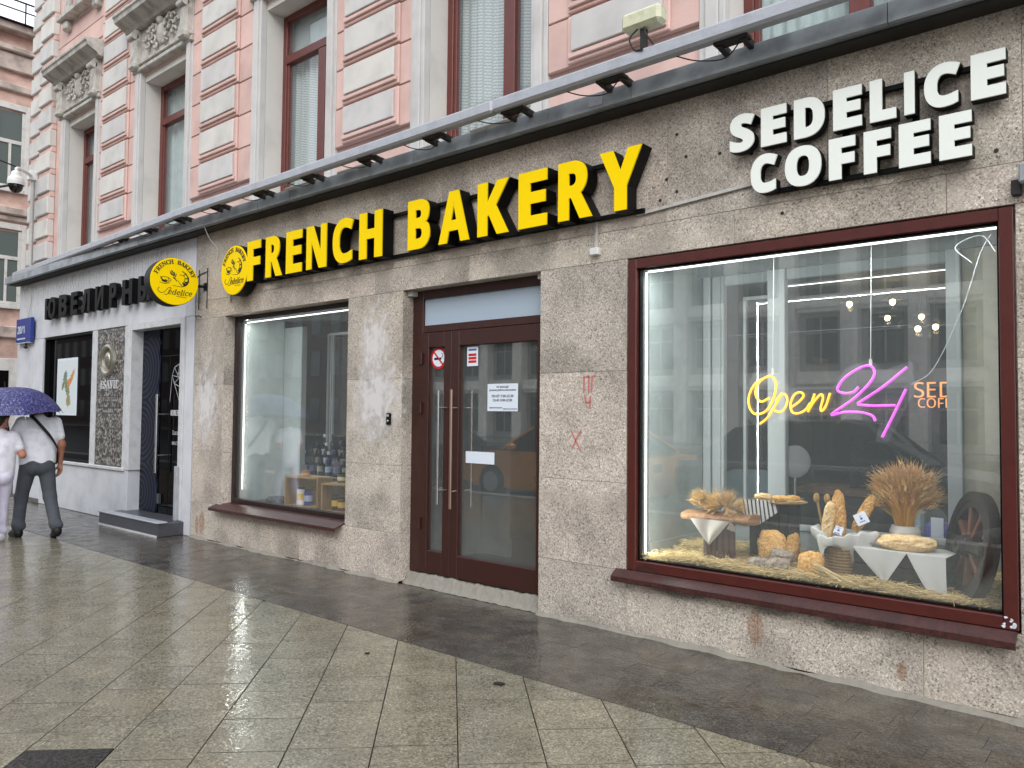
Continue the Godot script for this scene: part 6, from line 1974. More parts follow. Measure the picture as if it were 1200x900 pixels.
	loaf("rye_loaf", "grey rye loaf resting on the two others behind", Vector3(-2.02, 0.63, -0.34), Vector3(0.16, 0.08, 0.12), Vector3(0.1, 0.2, -0.15), mats.rye, "grey rye loaves", 0.16, 0, 29)
	loaf("round_loaf", "round golden loaf leaning at the straw basket", Vector3(-1.8, 0.62, -0.25), Vector3(0.165, 0.15, 0.1), Vector3(-0.3, 0.1, 0.0), mats.crust_gold, "", 0.1, 0, 31)
	b = thing("white_board", "thin white plank under the round loaf", "board", Vector3(-1.79, 0.525, -0.185), 0.06)
	bx("plank", Vector3(-0.2, 0, -0.03), Vector3(0.2, 0.02, 0.03), 0.004, mats.linen_warm, b)
	loaf("flat_bread", "pale flat bread lying on the white plank", Vector3(-1.83, 0.552, -0.2), Vector3(0.2, 0.035, 0.07), Vector3(0, 0.05, 0), mats.crust_pale, "", 0.1, 0, 33)
	# stalks fanning over the straw right of the round loaf
	b = thing("wheat_stalks", "spray of wheat stalks lying in front of the straw basket", "wheat", Vector3(-1.68, 0.56, -0.16))
	m = Maker.new()
	m.tinted = true
	for i in 60:
		m.tint = cols[i % 5].lerp(cols[(i + 2) % 5], rng.randf())
		var e := Vector3(0.18 + rr(-0.03, 0.08), -0.035 + rr(-0.01, 0.02), 0.06 + rr(-0.03, 0.03))
		straw(m, Vector3(-0.06 + rr(-0.02, 0.02), 0.06 + rr(-0.02, 0.02), rr(-0.02, 0.02)), e, 0.0018)
	tag(obj("stalks", m, mats.straw, b), "", "", "", "stuff")

	# basket with baguettes
	b = thing("straw_basket", "coiled straw basket lined with a white cloth and holding baguettes", "basket", Vector3(-1.65, F + 0.02, -0.42))
	for k in 11:
		m = Maker.new()
		var ring := []
		for i in 28:
			var a := TAU * i / 28
			ring.append(Vector3(cos(a) * (0.105 + 0.0015 * k), 0.012 + k * 0.0195, sin(a) * (0.105 + 0.0015 * k)) + rv(0.0012))
		m.tube(ring, 0.0115, 7, false, true)
		obj("coil", m, mats.wicker, b)
	b = thing("basket_cloth", "white linen cloth turned out over the rim of the straw basket", "cloth", Vector3(-1.65, 0.735, -0.4))
	gr = []
	for i in 49:
		var a := TAU * i / 48
		var wob := 1.0 + 0.16 * sin(a * 4.0 + 0.5) + 0.07 * sin(a * 9.0) + 0.04 * sin(a * 17.0)
		var row := []
		for q in [Vector2(0.1, -0.02), Vector2(0.13, 0.05), Vector2(0.165, 0.085), Vector2(0.185, 0.075), Vector2(0.18, 0.03), Vector2(0.165, 0.0 + 0.035 * sin(a * 4.0 + 0.9)), Vector2(0.15 + 0.02 * sin(a * 4.0), -0.03 + 0.06 * sin(a * 4.0 + 1.2) + 0.015 * sin(a * 11.0))]:
			row.append(Vector3(cos(a) * q.x * wob, q.y + 0.02 * sin(a * 2.0 + 1.0) + 0.008 * sin(a * 13.0), sin(a) * q.x * wob * 0.75))
		gr.append(row)
	m = Maker.new()
	m.grid(gr)
	obj("lining", m, mats.linen, b)
	loaf("baguette", "short pale baguette, leftmost in the cloth-lined basket", Vector3(-1.735, 0.87, -0.38), Vector3(0.075, 0.29, 0.06), Vector3(0.05, 0, -0.12), mats.crust_pale, "", 0.06, 4, 41)
	loaf("baguette", "tall golden baguette standing in the middle of the basket", Vector3(-1.678, 0.92, -0.42), Vector3(0.08, 0.34, 0.065), Vector3(0.0, 0.3, 0.06), mats.crust_gold, "", 0.05, 4, 43)
	loaf("baguette", "golden baguette leaning out of the basket to the right", Vector3(-1.53, 0.94, -0.42), Vector3(0.075, 0.27, 0.06), Vector3(0.0, 0.0, -0.45), mats.crust_gold, "", 0.05, 4, 45)
	var ti := 0
	for q in [[Vector3(-1.52, 0.92, -0.34), 0.5, "white square tag on the baguette leaning to the right", 0.037], [Vector3(-1.665, 0.83, -0.36), -0.3, "small blue and white tag between the two left baguettes", 0.026]]:
		b = thing("price_tag", q[2], "tag", q[0])
		b.rotation = Vector3(-0.3, 0.15, q[1])
		bx("card", Vector3(-q[3], -q[3], -0.001), Vector3(q[3], q[3], 0.001), 0, mats.paper, b)
		m = Maker.new()
		m.prism(circle(0.008, 10), 0.001, 0.0016)
		m.box(Vector3(-0.02, -0.022, 0.001), Vector3(0.015, -0.017, 0.0016))
		m.box(Vector3(-0.006, 0.014, 0.001), Vector3(0.006, 0.018, 0.0016))
		obj("printed_mark", m, mats.print_blue, b)
		ti += 1
	# two wooden spoons behind
	for q in [[-1.86, 0.2], [-1.8, 0.25]]:
		b = thing("wooden_spoon", "thin wooden spoon handle standing left of the basket, %s" % ("tilted to the left" if q[1] < 0.22 else "nearer the baguettes"), "spoon", Vector3(q[0], 0.6, -0.55))
		m = Maker.new()
		m.tube([Vector3(0.07, 0, 0), Vector3(-0.06 + q[1] * 0.2, 0.38, -0.05)], 0.008, 7)
		m.blob(Transform3D(Basis.from_scale(Vector3(0.022, 0.035, 0.012)), Vector3(-0.066 + q[1] * 0.2, 0.4, -0.05)), 10, 7)
		obj("handle", m, mats.pale_wood, b)

	# dark box with cloth, flat loaf and wheat bouquet
	b = thing("plank_box", "low dark plank box under the pale cloth and the flat loaf", "box", Vector3(-1.29, F + 0.015, -0.42), -0.06)
	for k in 3:
		for s in [-1.0, 1.0]:
			bx("plank", Vector3(-0.25, k * 0.075 + 0.002, s * 0.15 - 0.01), Vector3(0.25, k * 0.075 + 0.073, s * 0.15 + 0.01 + rr(0, 0.002)), 0.004, mats.dark_wood, b)
			bx("end_plank", Vector3(s * 0.24 - 0.01, k * 0.075 + 0.003, -0.139), Vector3(s * 0.24 + 0.01, k * 0.075 + 0.072, 0.139), 0.004, mats.dark_wood, b)
	bx("lid", Vector3(-0.25, 0.2255, -0.16), Vector3(0.25, 0.24, 0.161), 0.003, mats.dark_wood, b)
	b = thing("draped_cloth", "pale linen cloth draped over the plank box in two pointed corners", "cloth", Vector3(-1.29, 0.747, -0.42), -0.06)
	cloth_fold(b, "top", mats.linen, [Vector3(-0.25, 0.003, 0.168), Vector3(0.27, 0.003, 0.168), Vector3(0.27, 0.003, -0.15), Vector3(-0.25, 0.003, -0.15)], 0.0, 3)
	for q in [[-0.25, 0.06, -0.06, 0.2], [0.06, 0.27, 0.235, 0.25]]:
		m = Maker.new()
		gr = []
		for i in 13:
			var u := i / 12.0
			var row := []
			for j in 11:
				var v := j / 10.0
				var x: float = lerpf(lerpf(q[0], q[1], u), q[2] + (u - 0.5) * (0.0 if q[0] < 0 else 0.1), v)
				row.append(Vector3(x, 0.003 - v * q[3] * (1.0 if q[0] < 0 else 0.85 + 0.15 * u), 0.169 + 0.012 * sin(v * 2.5) + 0.005 * sin(u * 8.0) * v + (0.02 * v if q[0] > 0 else 0.0)))
			gr.append(row)
		m.grid(gr)
		obj("hanging_corner", m, mats.linen, b)
	loaf("country_loaf", "broad floury country loaf lying on the pale cloth", Vector3(-1.275, 0.79, -0.39), Vector3(0.33, 0.1, 0.2), Vector3(0, 0.1, 0.02), mats.crust_pale, "", 0.16, 0, 51)
	b = thing("wheat_bouquet", "tall bouquet of dried wheat and grasses in a white pot behind the country loaf", "bouquet", Vector3(-1.31, 0.747, -0.5))
	m = Maker.new()
	m.lathe([Vector2(0.0, 0.0), Vector2(0.07, 0.0), Vector2(0.085, 0.03), Vector2(0.088, 0.1), Vector2(0.075, 0.135), Vector2(0.06, 0.135), Vector2(0.06, 0.06), Vector2(0.0, 0.06)], 24)
	obj("pot", m, mats.linen, b)
	m = Maker.new()
	var hm := Maker.new()
	m.tinted = true
	hm.tinted = true
	var hc := [lin(Color(0.82, 0.64, 0.38)), lin(Color(0.68, 0.49, 0.29)), lin(Color(0.9, 0.78, 0.52)), lin(Color(0.72, 0.54, 0.37))]
	for i in 330:
		var a := rr(0, TAU)
		var sp := sqrt(rng.randf())
		var o := Vector3(cos(a) * 0.04 * sp, 0.1, sin(a) * 0.04 * sp)
		var e := Vector3(cos(a) * 0.155 * sp, rr(0.33, 0.48) - 0.1 * sp * sp, sin(a) * 0.12 * sp)
		m.tint = lin(Color(0.92, 0.72, 0.34)).lerp(lin(Color(0.8, 0.6, 0.26)), rng.randf())
		var mid := o.lerp(e, 0.55) * Vector3(0.72, 1.06, 0.72)
		straw(m, o, mid, 0.0016)
		straw(m, mid, e, 0.0014)
		hm.tint = hc[i % 4].lerp(hc[(i + 1) % 4], rng.randf())
		ear(hm, e, (e - mid).normalized() + Vector3(cos(a) * 0.15, -0.05, sin(a) * 0.15), rr(0.05, 0.075), 0.008, 0.05)
	for i in 260:   # feathery grass among the ears
		var a := rr(0, TAU)
		var e := Vector3(cos(a) * 0.155, rr(0.3, 0.45), sin(a) * 0.11) * Vector3(rr(0.5, 1.05), 1, rr(0.5, 1.0))
		hm.tint = hc[i % 4].lerp(lin(Color(0.8, 0.74, 0.58)), rng.randf() * 0.7)
		for k in 3:
			straw(hm, e, e + Vector3(e.x * 0.35 + rr(-0.03, 0.03), rr(-0.02, 0.06), e.z * 0.3 + rr(-0.03, 0.03)), 0.0012)
	tag(obj("stems", m, mats.straw, b), "", "", "", "stuff")
	tag(obj("ears", hm, mats.straw, b), "", "", "", "stuff")

	# cart wheel leaning at the right
	b = thing("cart_wheel", "old wooden cart wheel with an iron tyre leaning at the right end of the display", "wheel", Vector3(-0.92, 0.815, -0.33))
	var wn := Vector3(-0.86, 0.16, 0.48).normalized()
	var wx := Vector3.UP.cross(wn).normalized()
	b.basis = Basis(wx, wn.cross(wx), wn)
	m = Maker.new()
	m.lathe([Vector2(0.265, -0.03), Vector2(0.318, -0.03), Vector2(0.318, 0.03), Vector2(0.265, 0.03), Vector2(0.265, -0.03)], 48, Transform3D(Basis(Vector3.RIGHT, PI / 2), Vector3.ZERO))
	obj("iron_tyre", m, mats.wheel_iron, b)
	m = Maker.new()
	m.lathe([Vector2(0.225, -0.025), Vector2(0.2645, -0.025), Vector2(0.2645, 0.025), Vector2(0.225, 0.025), Vector2(0.225, -0.025)], 48, Transform3D(Basis(Vector3.RIGHT, PI / 2), Vector3.ZERO))
	obj("felloe", m, mats.wheel_iron, b)
	for k in 8:
		var a := TAU * k / 8 + 0.2
		m = Maker.new()
		m.bar(Vector3(cos(a) * 0.05, sin(a) * 0.05, 0), Vector3(cos(a) * 0.226, sin(a) * 0.226, 0), 0.03, 0.05, 0.006, Vector3.BACK)
		obj("spoke", m, mats.wheel_wood, b)
	m = Maker.new()
	m.lathe([Vector2(0.0, -0.08), Vector2(0.05, -0.08), Vector2(0.065, -0.03), Vector2(0.065, 0.03), Vector2(0.05, 0.085), Vector2(0.025, 0.085), Vector2(0.02, 0.06), Vector2(0.0, 0.06)], 20, Transform3D(Basis(Vector3.RIGHT, PI / 2), Vector3.ZERO))
	obj("hub", m, mats.wheel_iron, b)
	bx("dark_sash", Vector3(-0.25, -0.02, 0.03), Vector3(0.25, 0.045, 0.05), 0.008, mats.black_wood, b)

	# neon sign hanging behind the pane
	b = thing("neon_sign", "hanging neon sign with a yellow script word and a pink number", "neon sign", Vector3(0, 0, -0.3))
	var P := func(l: Array) -> Array: return l.map(func(q): return Vector3(q[0], q[1], 0))
	neon("yellow_tube", b, P.call([[-2.11, 1.815], [-2.185, 1.775], [-2.232, 1.69], [-2.228, 1.61], [-2.185, 1.565], [-2.11, 1.59], [-2.06, 1.68], [-2.045, 1.77], [-2.085, 1.822], [-2.16, 1.78], [-2.186, 1.705], [-2.15, 1.65], [-2.09, 1.675]]), mats.neon_yellow)
	neon("yellow_tube", b, P.call([[-2.006, 1.706], [-2.035, 1.65], [-2.074, 1.587], [-2.11, 1.535], [-2.157, 1.499]]), mats.neon_yellow)
	neon("yellow_tube", b, P.call([[-2.045, 1.65], [-2.015, 1.69], [-1.985, 1.698], [-1.968, 1.66], [-1.985, 1.605], [-2.02, 1.58], [-2.055, 1.59]]), mats.neon_yellow)
	neon("yellow_tube", b, P.call([[-1.945, 1.61], [-1.895, 1.645], [-1.862, 1.685], [-1.88, 1.71], [-1.92, 1.695], [-1.947, 1.635], [-1.935, 1.58], [-1.89, 1.574], [-1.845, 1.6], [-1.82, 1.64]]), mats.neon_yellow)
	neon("yellow_tube", b, P.call([[-1.79, 1.7], [-1.81, 1.64], [-1.833, 1.582]]), mats.neon_yellow)
	neon("yellow_tube", b, P.call([[-1.825, 1.6], [-1.79, 1.655], [-1.75, 1.695], [-1.737, 1.67], [-1.752, 1.61], [-1.745, 1.588], [-1.72, 1.62], [-1.692, 1.703]]), mats.neon_yellow)
	neon("pink_tube", b, P.call([[-1.52, 1.739], [-1.55, 1.708], [-1.61, 1.702], [-1.647, 1.728], [-1.598, 1.802], [-1.502, 1.862], [-1.445, 1.866], [-1.425, 1.82], [-1.46, 1.755], [-1.55, 1.665], [-1.685, 1.566], [-1.6, 1.583], [-1.5, 1.58], [-1.44, 1.56], [-1.422, 1.529]]), mats.neon_pink, 0.0082)
	neon("pink_tube", b, P.call([[-1.24, 1.854], [-1.364, 1.748], [-1.46, 1.68], [-1.527, 1.636]]), mats.neon_pink, 0.0082)
	neon("pink_tube", b, P.call([[-1.527, 1.63], [-1.43, 1.622], [-1.308, 1.625]]), mats.neon_pink, 0.0082)
	neon("pink_tube", b, P.call([[-1.247, 1.723], [-1.31, 1.585], [-1.383, 1.43]]), mats.neon_pink, 0.0082)
	for q in [["acrylic_backing", [[-2.28, 1.7], [-2.2, 1.86], [-2.05, 1.86], [-1.95, 1.74], [-1.68, 1.74], [-1.66, 1.56], [-2.05, 1.55], [-2.17, 1.46], [-2.26, 1.55]]], ["acrylic_backing", [[-1.72, 1.54], [-1.68, 1.74], [-1.6, 1.86], [-1.46, 1.91], [-1.38, 1.84], [-1.22, 1.89], [-1.2, 1.72], [-1.36, 1.39], [-1.43, 1.4], [-1.4, 1.52], [-1.6, 1.54]]]]:
		var poly := PackedVector2Array()
		for v in q[1]:
			poly.append(Vector2(v[0], v[1]))
		m = Maker.new()
		m.prism(poly, -0.02, -0.016)
		obj(q[0], m, mat("acrylic", Color(0.9, 0.95, 1.0), 0.03, {"alpha": 0.03, "spec": 0.5}), b)
	for q in [[-2.07, 1.85], [-1.45, 1.885]]:
		m = Maker.new()
		m.tube([Vector3(q[0], q[1], -0.01), Vector3(q[0] + 0.01, 2.68, -0.01)], 0.0025, 5)
		m.box(Vector3(q[0] - 0.008, q[1] - 0.02, -0.016), Vector3(q[0] + 0.008, q[1] + 0.025, -0.006))
		obj("hanging_wire", m, mats.wire_white, b)
	m = Maker.new()
	m.tube(spline([Vector3(-1.22, 1.75, -0.01), Vector3(-1.1, 1.85, -0.03), Vector3(-0.95, 2.2, -0.05), Vector3(-0.86, 2.5, -0.05), Vector3(-0.8, 2.6, -0.02)], 8), 0.0028, 6)
	m.tube(spline([Vector3(-0.9, 2.45, -0.04), Vector3(-0.98, 2.55, -0.02), Vector3(-0.85, 2.6, -0.02), Vector3(-0.78, 2.5, -0.03)], 8), 0.0035, 6)
	obj("power_cable", m, mats.rail_metal, b)

# ---------------------------------------------------------------- the smaller window
func bottle_window() -> void:
	var r := structure("side_display")
	bx("display_floor", Vector3(-8.6, 0.36, -1.3), Vector3(-6.3, 0.478, -0.2155), 0, mats.inside_floor, r)
	bx("white_side", Vector3(-8.68, 0.478, -0.78), Vector3(-8.545, 2.95, -0.2155), 0, mats.side_white, r)
	bx("display_ceiling", Vector3(-8.5445, 2.685, -1.3), Vector3(-6.2, 2.72, -0.2155), 0, mats.inside_grey, r)
	bx("grey_back_panel", Vector3(-8.6, 0.478, -0.86), Vector3(-8.17, 2.6, -0.785), 0.004, mats.inside_white, r)
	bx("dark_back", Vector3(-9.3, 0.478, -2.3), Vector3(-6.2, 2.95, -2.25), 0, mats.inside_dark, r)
	bx("back_floor", Vector3(-9.3, 0.36, -2.25), Vector3(-6.2, 0.47, -1.301), 0, mats.inside_dark, r)
	for q in [[-8.05, -8.02], [-7.98, -7.965], [-7.94, -7.925]]:
		bx("partition_edge", Vector3(q[0], 0.478, -1.1), Vector3(q[1], 2.52, -1.07), 0.002, mats.alu_white, r)
	bx("partition_edge", Vector3(-8.02, 2.5, -1.1), Vector3(-6.3, 2.53, -1.07), 0.002, mats.alu_white, r)
	var m := Maker.new()
	m.face([Vector3(-8.02, 0.478, -1.085), Vector3(-6.3, 0.478, -1.085), Vector3(-6.3, 2.5, -1.085), Vector3(-8.02, 2.5, -1.085)], Vector3.BACK)
	obj("partition_pane", m, mats.pane, r)
	# open wooden crates with jars
	var names := [["open_crate", "pale open wooden box with a white and a blue tin, left of the pair", Vector3(-7.57, 0.478, -0.5), 0.48, 0.34], ["open_crate", "pale open wooden box with dark jars at the right edge of the window", Vector3(-6.85, 0.478, -0.46), 0.44, 0.31]]
	for q in names:
		var c := thing(q[0], q[1], "crate", q[2], 0.25, "open wooden boxes with jars")
		var w: float = q[3]
		var h: float = q[4]
		bx("side", Vector3(-w / 2, 0, -0.13), Vector3(-w / 2 + 0.02, h, 0.13), 0.003, mats.pale_wood, c)
		bx("side", Vector3(w / 2 - 0.02, 0, -0.13), Vector3(w / 2, h, 0.13), 0.003, mats.pale_wood, c)
		bx("top", Vector3(-w / 2 + 0.0205, h - 0.02, -0.13), Vector3(w / 2 - 0.0205, h, 0.13), 0.003, mats.pale_wood, c)
		bx("bottom", Vector3(-w / 2 + 0.0205, 0, -0.13), Vector3(w / 2 - 0.0205, 0.02, 0.13), 0.003, mats.pale_wood, c)
		bx("back", Vector3(-w / 2 + 0.0205, 0.0205, -0.128), Vector3(w / 2 - 0.0205, h - 0.0205, -0.118), 0.001, mats.pale_wood, c)
		for k in 3:
			bx("side_slat", Vector3(-w / 2 + 0.0205, 0.05 + k * 0.09, -0.1175), Vector3(w / 2 - 0.0205, 0.1 + k * 0.09, -0.11), 0.001, mats.pale_wood, c)
	var jars := [["white tin with a yellow label in the left wooden box", Vector3(-7.62, 0.5, -0.44), 0.052, 0.2, Color(0.85, 0.85, 0.8), Color(0.85, 0.7, 0.2)], ["blue tin with a pale label in the left wooden box", Vector3(-7.5, 0.5, -0.45), 0.05, 0.18, Color(0.12, 0.16, 0.5), Color(0.7, 0.75, 0.85)], ["dark jar with a yellow label, left one in the right wooden box", Vector3(-6.93, 0.5, -0.4), 0.045, 0.17, Color(0.12, 0.08, 0.08), Color(0.85, 0.7, 0.2)], ["reddish jar with a yellow label in the right wooden box", Vector3(-6.82, 0.5, -0.4), 0.045, 0.15, Color(0.4, 0.15, 0.1), Color(0.85, 0.7, 0.2)], ["brown jar on top of the left wooden box", Vector3(-7.6, 0.818, -0.48), 0.05, 0.07, Color(0.6, 0.38, 0.2), Color(0.8, 0.6, 0.4)], ["green jar on top of the right wooden box", Vector3(-6.9, 0.788, -0.45), 0.045, 0.11, Color(0.35, 0.38, 0.25), Color(0.8, 0.78, 0.6)]]
	var k := 0
	for q in jars:
		var j := thing("jar", q[0], "jar", q[1], 0.0, "jars on the wooden boxes")
		var rad: float = q[2]
		var h: float = q[3]
		m = Maker.new()
		m.lathe([Vector2(0, 0), Vector2(rad, 0), Vector2(rad, h * 0.82), Vector2(rad * 0.8, h * 0.86), Vector2(rad * 0.8, h * 0.87), Vector2(0, h * 0.87)], 18)
		obj("body", m, mat("jar_body%d" % k, q[4], 0.3), j)
		m = Maker.new()
		m.lathe([Vector2(rad * 0.86, h * 0.865), Vector2(rad * 0.86, h * 0.99), Vector2(0, h)], 18)
		obj("lid", m, mats.sign_black if k != 4 else mats.pale_wood, j)
		m = Maker.new()
		m.lathe([Vector2(rad * 1.01, h * 0.25), Vector2(rad * 1.01, h * 0.62)], 18)
		obj("label", m, mat("jar_label%d" % k, q[5], 0.5), j)
		k += 1
	bx("dark_cloth", Vector3(-8.15, 0.479, -0.5), Vector3(-7.9, 0.56, -0.3), 0.03, mats.stripe_dark, r)
	# dark tiered shelf of syrup bottles
	var sh := thing("bottle_shelf", "dark tiered shelf of bottles behind the wooden boxes", "shelf", Vector3(-7.35, 0.478, -0.9))
	for t in 3:
		bx("shelf_board", Vector3(-1.0, 0.28 + t * 0.1, -0.08 - t * 0.06), Vector3(1.0, 0.3 + t * 0.1, 0.0 - t * 0.06), 0.003, mats.black_wood, sh)
	for x in [-0.99, 0.08, 0.98]:
		bx("support", Vector3(x, 0.0, -0.2), Vector3(x + 0.02, 0.279, -0.005), 0.002, mats.black_wood, sh)
	var proto: Node3D = null
	var tints := [Color(0.05, 0.08, 0.14), Color(0.04, 0.1, 0.1), Color(0.07, 0.05, 0.07), Color(0.05, 0.07, 0.2)]
	var place := ["on the lowest shelf row", "on the middle shelf row", "on the top shelf row"]
	var ordinal := ["first", "second", "third", "fourth", "fifth", "sixth", "seventh", "eighth", "ninth", "tenth", "eleventh", "twelfth"]
	for t in 3:
		for i in 12:
			var p := Vector3(-8.3 + i * 0.165 + t * 0.04, 0.778 + t * 0.1, -0.94 - t * 0.06)
			var o := thing("bottle", "%s slim dark bottle from the left %s behind the wooden boxes" % [ordinal[i], place[t]], "bottle", p, 0.0, "bottles " + place[t])
			m = Maker.new()
			m.lathe([Vector2(0, 0), Vector2(0.036, 0), Vector2(0.038, 0.01), Vector2(0.038, 0.17), Vector2(0.03, 0.2), Vector2(0.014, 0.225), Vector2(0.014, 0.27), Vector2(0.0, 0.272)], 12)
			obj("glass_body", m, mat("bottle_glass%d" % (i % 4), tints[i % 4], 0.08), o)
			m = Maker.new()
			m.lathe([Vector2(0.0387, 0.05), Vector2(0.0387, 0.12)], 12)
			obj("label", m, mat("bottle_label%d" % ((i + t) % 3), [Color(0.55, 0.65, 0.72), Color(0.25, 0.3, 0.42), Color(0.5, 0.5, 0.45)][(i + t) % 3], 0.5), o)
			m = Maker.new()
			m.lathe([Vector2(0.017, 0.262), Vector2(0.017, 0.3), Vector2(0.0, 0.302)], 10)
			obj("cap", m, mats.sign_black if (i + t) % 3 else mats.linen, o)

# ---------------------------------------------------------------- people
func flesh(m: Maker, bones: Array, cell: float, k: float) -> void:   # tapered capsules joined smoothly, meshed as surface nets
	var lo := Vector3.INF
	var hi := -Vector3.INF
	for b in bones:
		var r: float = maxf(b[2], b[3]) + k * 0.5 + cell * 3
		for p in [b[0], b[1]]:
			lo = lo.min(p - Vector3.ONE * r)
			hi = hi.max(p + Vector3.ONE * r)
	var nx := int((hi.x - lo.x) / cell) + 2
	var ny := int((hi.y - lo.y) / cell) + 2
	var nz := int((hi.z - lo.z) / cell) + 2
	var f := PackedFloat32Array()
	f.resize(nx * ny * nz)
	f.fill(1e3)
	for b in bones:
		var a: Vector3 = b[0]
		var ab: Vector3 = b[1] - b[0]
		var l2 := maxf(ab.length_squared(), 1e-9)
		var ra: float = b[2]
		var rb: float = b[3]
		var r := maxf(ra, rb) + k + cell * 2
		var q0: Vector3 = (a.min(b[1]) - Vector3.ONE * r - lo) / cell
		var q1: Vector3 = (a.max(b[1]) + Vector3.ONE * r - lo) / cell
		for z in range(maxi(0, int(q0.z)), mini(nz, int(q1.z) + 2)):
			for y in range(maxi(0, int(q0.y)), mini(ny, int(q1.y) + 2)):
				var at := (z * ny + y) * nx
				for x in range(maxi(0, int(q0.x)), mini(nx, int(q1.x) + 2)):
					var p := lo + Vector3(x, y, z) * cell - a
					var t := clampf(p.dot(ab) / l2, 0, 1)
					var d := (p - ab * t).length() - lerpf(ra, rb, t)
					var o := f[at + x]
					var h := maxf(k - absf(o - d), 0.0)
					f[at + x] = minf(o, d) - h * h / (4.0 * k)
	var idx := PackedInt32Array()
	idx.resize(nx * ny * nz)
	idx.fill(-1)
	var vs := PackedVector3Array()
	var ns := PackedVector3Array()
	var off := [0, 1, nx, nx + 1, nx * ny, nx * ny + 1, nx * ny + nx, nx * ny + nx + 1]
	var pos := [Vector3(0, 0, 0), Vector3(1, 0, 0), Vector3(0, 1, 0), Vector3(1, 1, 0), Vector3(0, 0, 1), Vector3(1, 0, 1), Vector3(0, 1, 1), Vector3(1, 1, 1)]
	var edges := [[0, 1], [2, 3], [4, 5], [6, 7], [0, 2], [1, 3], [4, 6], [5, 7], [0, 4], [1, 5], [2, 6], [3, 7]]
	for z in nz - 1:
		for y in ny - 1:
			for x in nx - 1:
				var at := (z * ny + y) * nx + x
				if f[at] > cell * 2.5 or f[at] < -cell * 2.5:
					continue
				var g := Vector3.ZERO
				var neg := 0
				for c in 8:
					var v := f[at + off[c]]
					if v < 0: neg += 1
					g += (pos[c] * 2.0 - Vector3.ONE) * minf(v, cell * 3)
				if neg == 0 or neg == 8:
					continue
				var sum := Vector3.ZERO
				var cnt := 0
				for e in edges:
					var v0 := f[at + off[e[0]]]
					var v1 := f[at + off[e[1]]]
					if (v0 < 0) != (v1 < 0):
						sum += pos[e[0]].lerp(pos[e[1]], v0 / (v0 - v1))
						cnt += 1
				idx[at] = vs.size()
				vs.append(lo + (Vector3(x, y, z) + sum / cnt) * cell)
				ns.append(g.normalized())
	for z in range(1, nz - 1):
		for y in range(1, ny - 1):
			for x in range(1, nx - 1):
				var at := (z * ny + y) * nx + x
				var s := f[at] < 0
				if absf(f[at]) > cell * 2:
					continue
				for ax in 3:
					var st: int = [1, nx, nx * ny][ax]
					if (f[at + st] < 0) == s:
						continue
					var u: int = [nx, nx * ny, 1][ax]
					var w: int = [nx * ny, 1, nx][ax]
					var c := [idx[at], idx[at - u], idx[at - u - w], idx[at - w]]
					if c.min() < 0:
						continue
					var gn := (vs[c[1]] - vs[c[0]]).cross(vs[c[2]] - vs[c[0]])
					var o := [0, 2, 1, 0, 3, 2] if gn.dot(ns[c[0]] + ns[c[2]]) > 0 else [0, 1, 2, 0, 2, 3]
					for i in o:
						m.put(vs[c[i]], ns[c[i]])

func chain(pts: Array, rs: Array) -> Array:
	var out := []
	for i in pts.size() - 1:
		out.append([pts[i], pts[i + 1], rs[i], rs[i + 1]])
	return out

func hand_bones(wrist: Vector3, dir: Vector3, palm: Vector3, thumb_side: Vector3, curl: float) -> Array:   # dir: along the hand; palm: the way the palm faces; fingers curl that way
	var out := [[wrist, wrist + dir * 0.045, 0.024, 0.028], [wrist + dir * 0.04 + thumb_side * 0.018, wrist + dir * 0.08 + thumb_side * 0.026, 0.016, 0.013], [wrist + dir * 0.04 - thumb_side * 0.018, wrist + dir * 0.078 - thumb_side * 0.026, 0.016, 0.013]]
	var lens := [0.075, 0.085, 0.078, 0.06]
	for i in 4:
		var base := wrist + dir * (0.085 - 0.004 * absf(i - 1.3)) + thumb_side * (0.029 - 0.0195 * i)
		var d := dir
		var p := base
		var pts := [p]
		for s in 3:
			d = d.rotated(dir.cross(palm).normalized(), curl * (0.8 + 0.25 * s + 0.07 * i))
			p = p + d * lens[i] * [0.45, 0.32, 0.23][s]
			pts.append(p)
		out.append_array(chain(pts, [0.0095, 0.009, 0.0082, 0.007]))
	var tb := wrist + dir * 0.03 + thumb_side * 0.026
	out.append_array(chain([tb, tb + (dir + thumb_side * 0.9 + palm * 0.4).normalized() * 0.035, tb + (dir + thumb_side * 0.9 + palm * 0.4).normalized() * 0.035 + (dir + palm * (0.4 + curl)).normalized() * 0.032], [0.014, 0.0105, 0.0085]))
	return out

func head_bones(c: Vector3, turn: float, k: float) -> Array:   # c: middle of the skull, facing -z turned by turn
	var b := Basis(Vector3.UP, turn) * Basis.from_scale(Vector3.ONE * k)
	var P := func(x: float, y: float, z: float) -> Vector3: return c + b * Vector3(x, y, z)
	return [[P.call(0, 0.035, 0.025), P.call(0, 0.03, -0.02), 0.088 * k, 0.084 * k], [P.call(0, -0.01, -0.03), P.call(0, -0.05, -0.045), 0.068 * k, 0.055 * k], [P.call(0.0, -0.085, -0.06), P.call(0, -0.08, -0.04), 0.032 * k, 0.045 * k], [P.call(0, -0.005, -0.1), P.call(0, -0.032, -0.118), 0.009 * k, 0.014 * k], [P.call(-0.03, 0.015, -0.085), P.call(0.03, 0.015, -0.085), 0.018 * k, 0.018 * k], [P.call(-0.014, -0.066, -0.096), P.call(0.014, -0.066, -0.096), 0.009 * k, 0.009 * k],
		[P.call(0.08, 0.01, 0.01), P.call(0.085, -0.03, 0.005), 0.014 * k, 0.01 * k], [P.call(-0.08, 0.01, 0.01), P.call(-0.085, -0.03, 0.005), 0.014 * k, 0.01 * k], [P.call(0, -0.06, 0.01), P.call(0, -0.15, 0.02), 0.054 * k, 0.056 * k]]

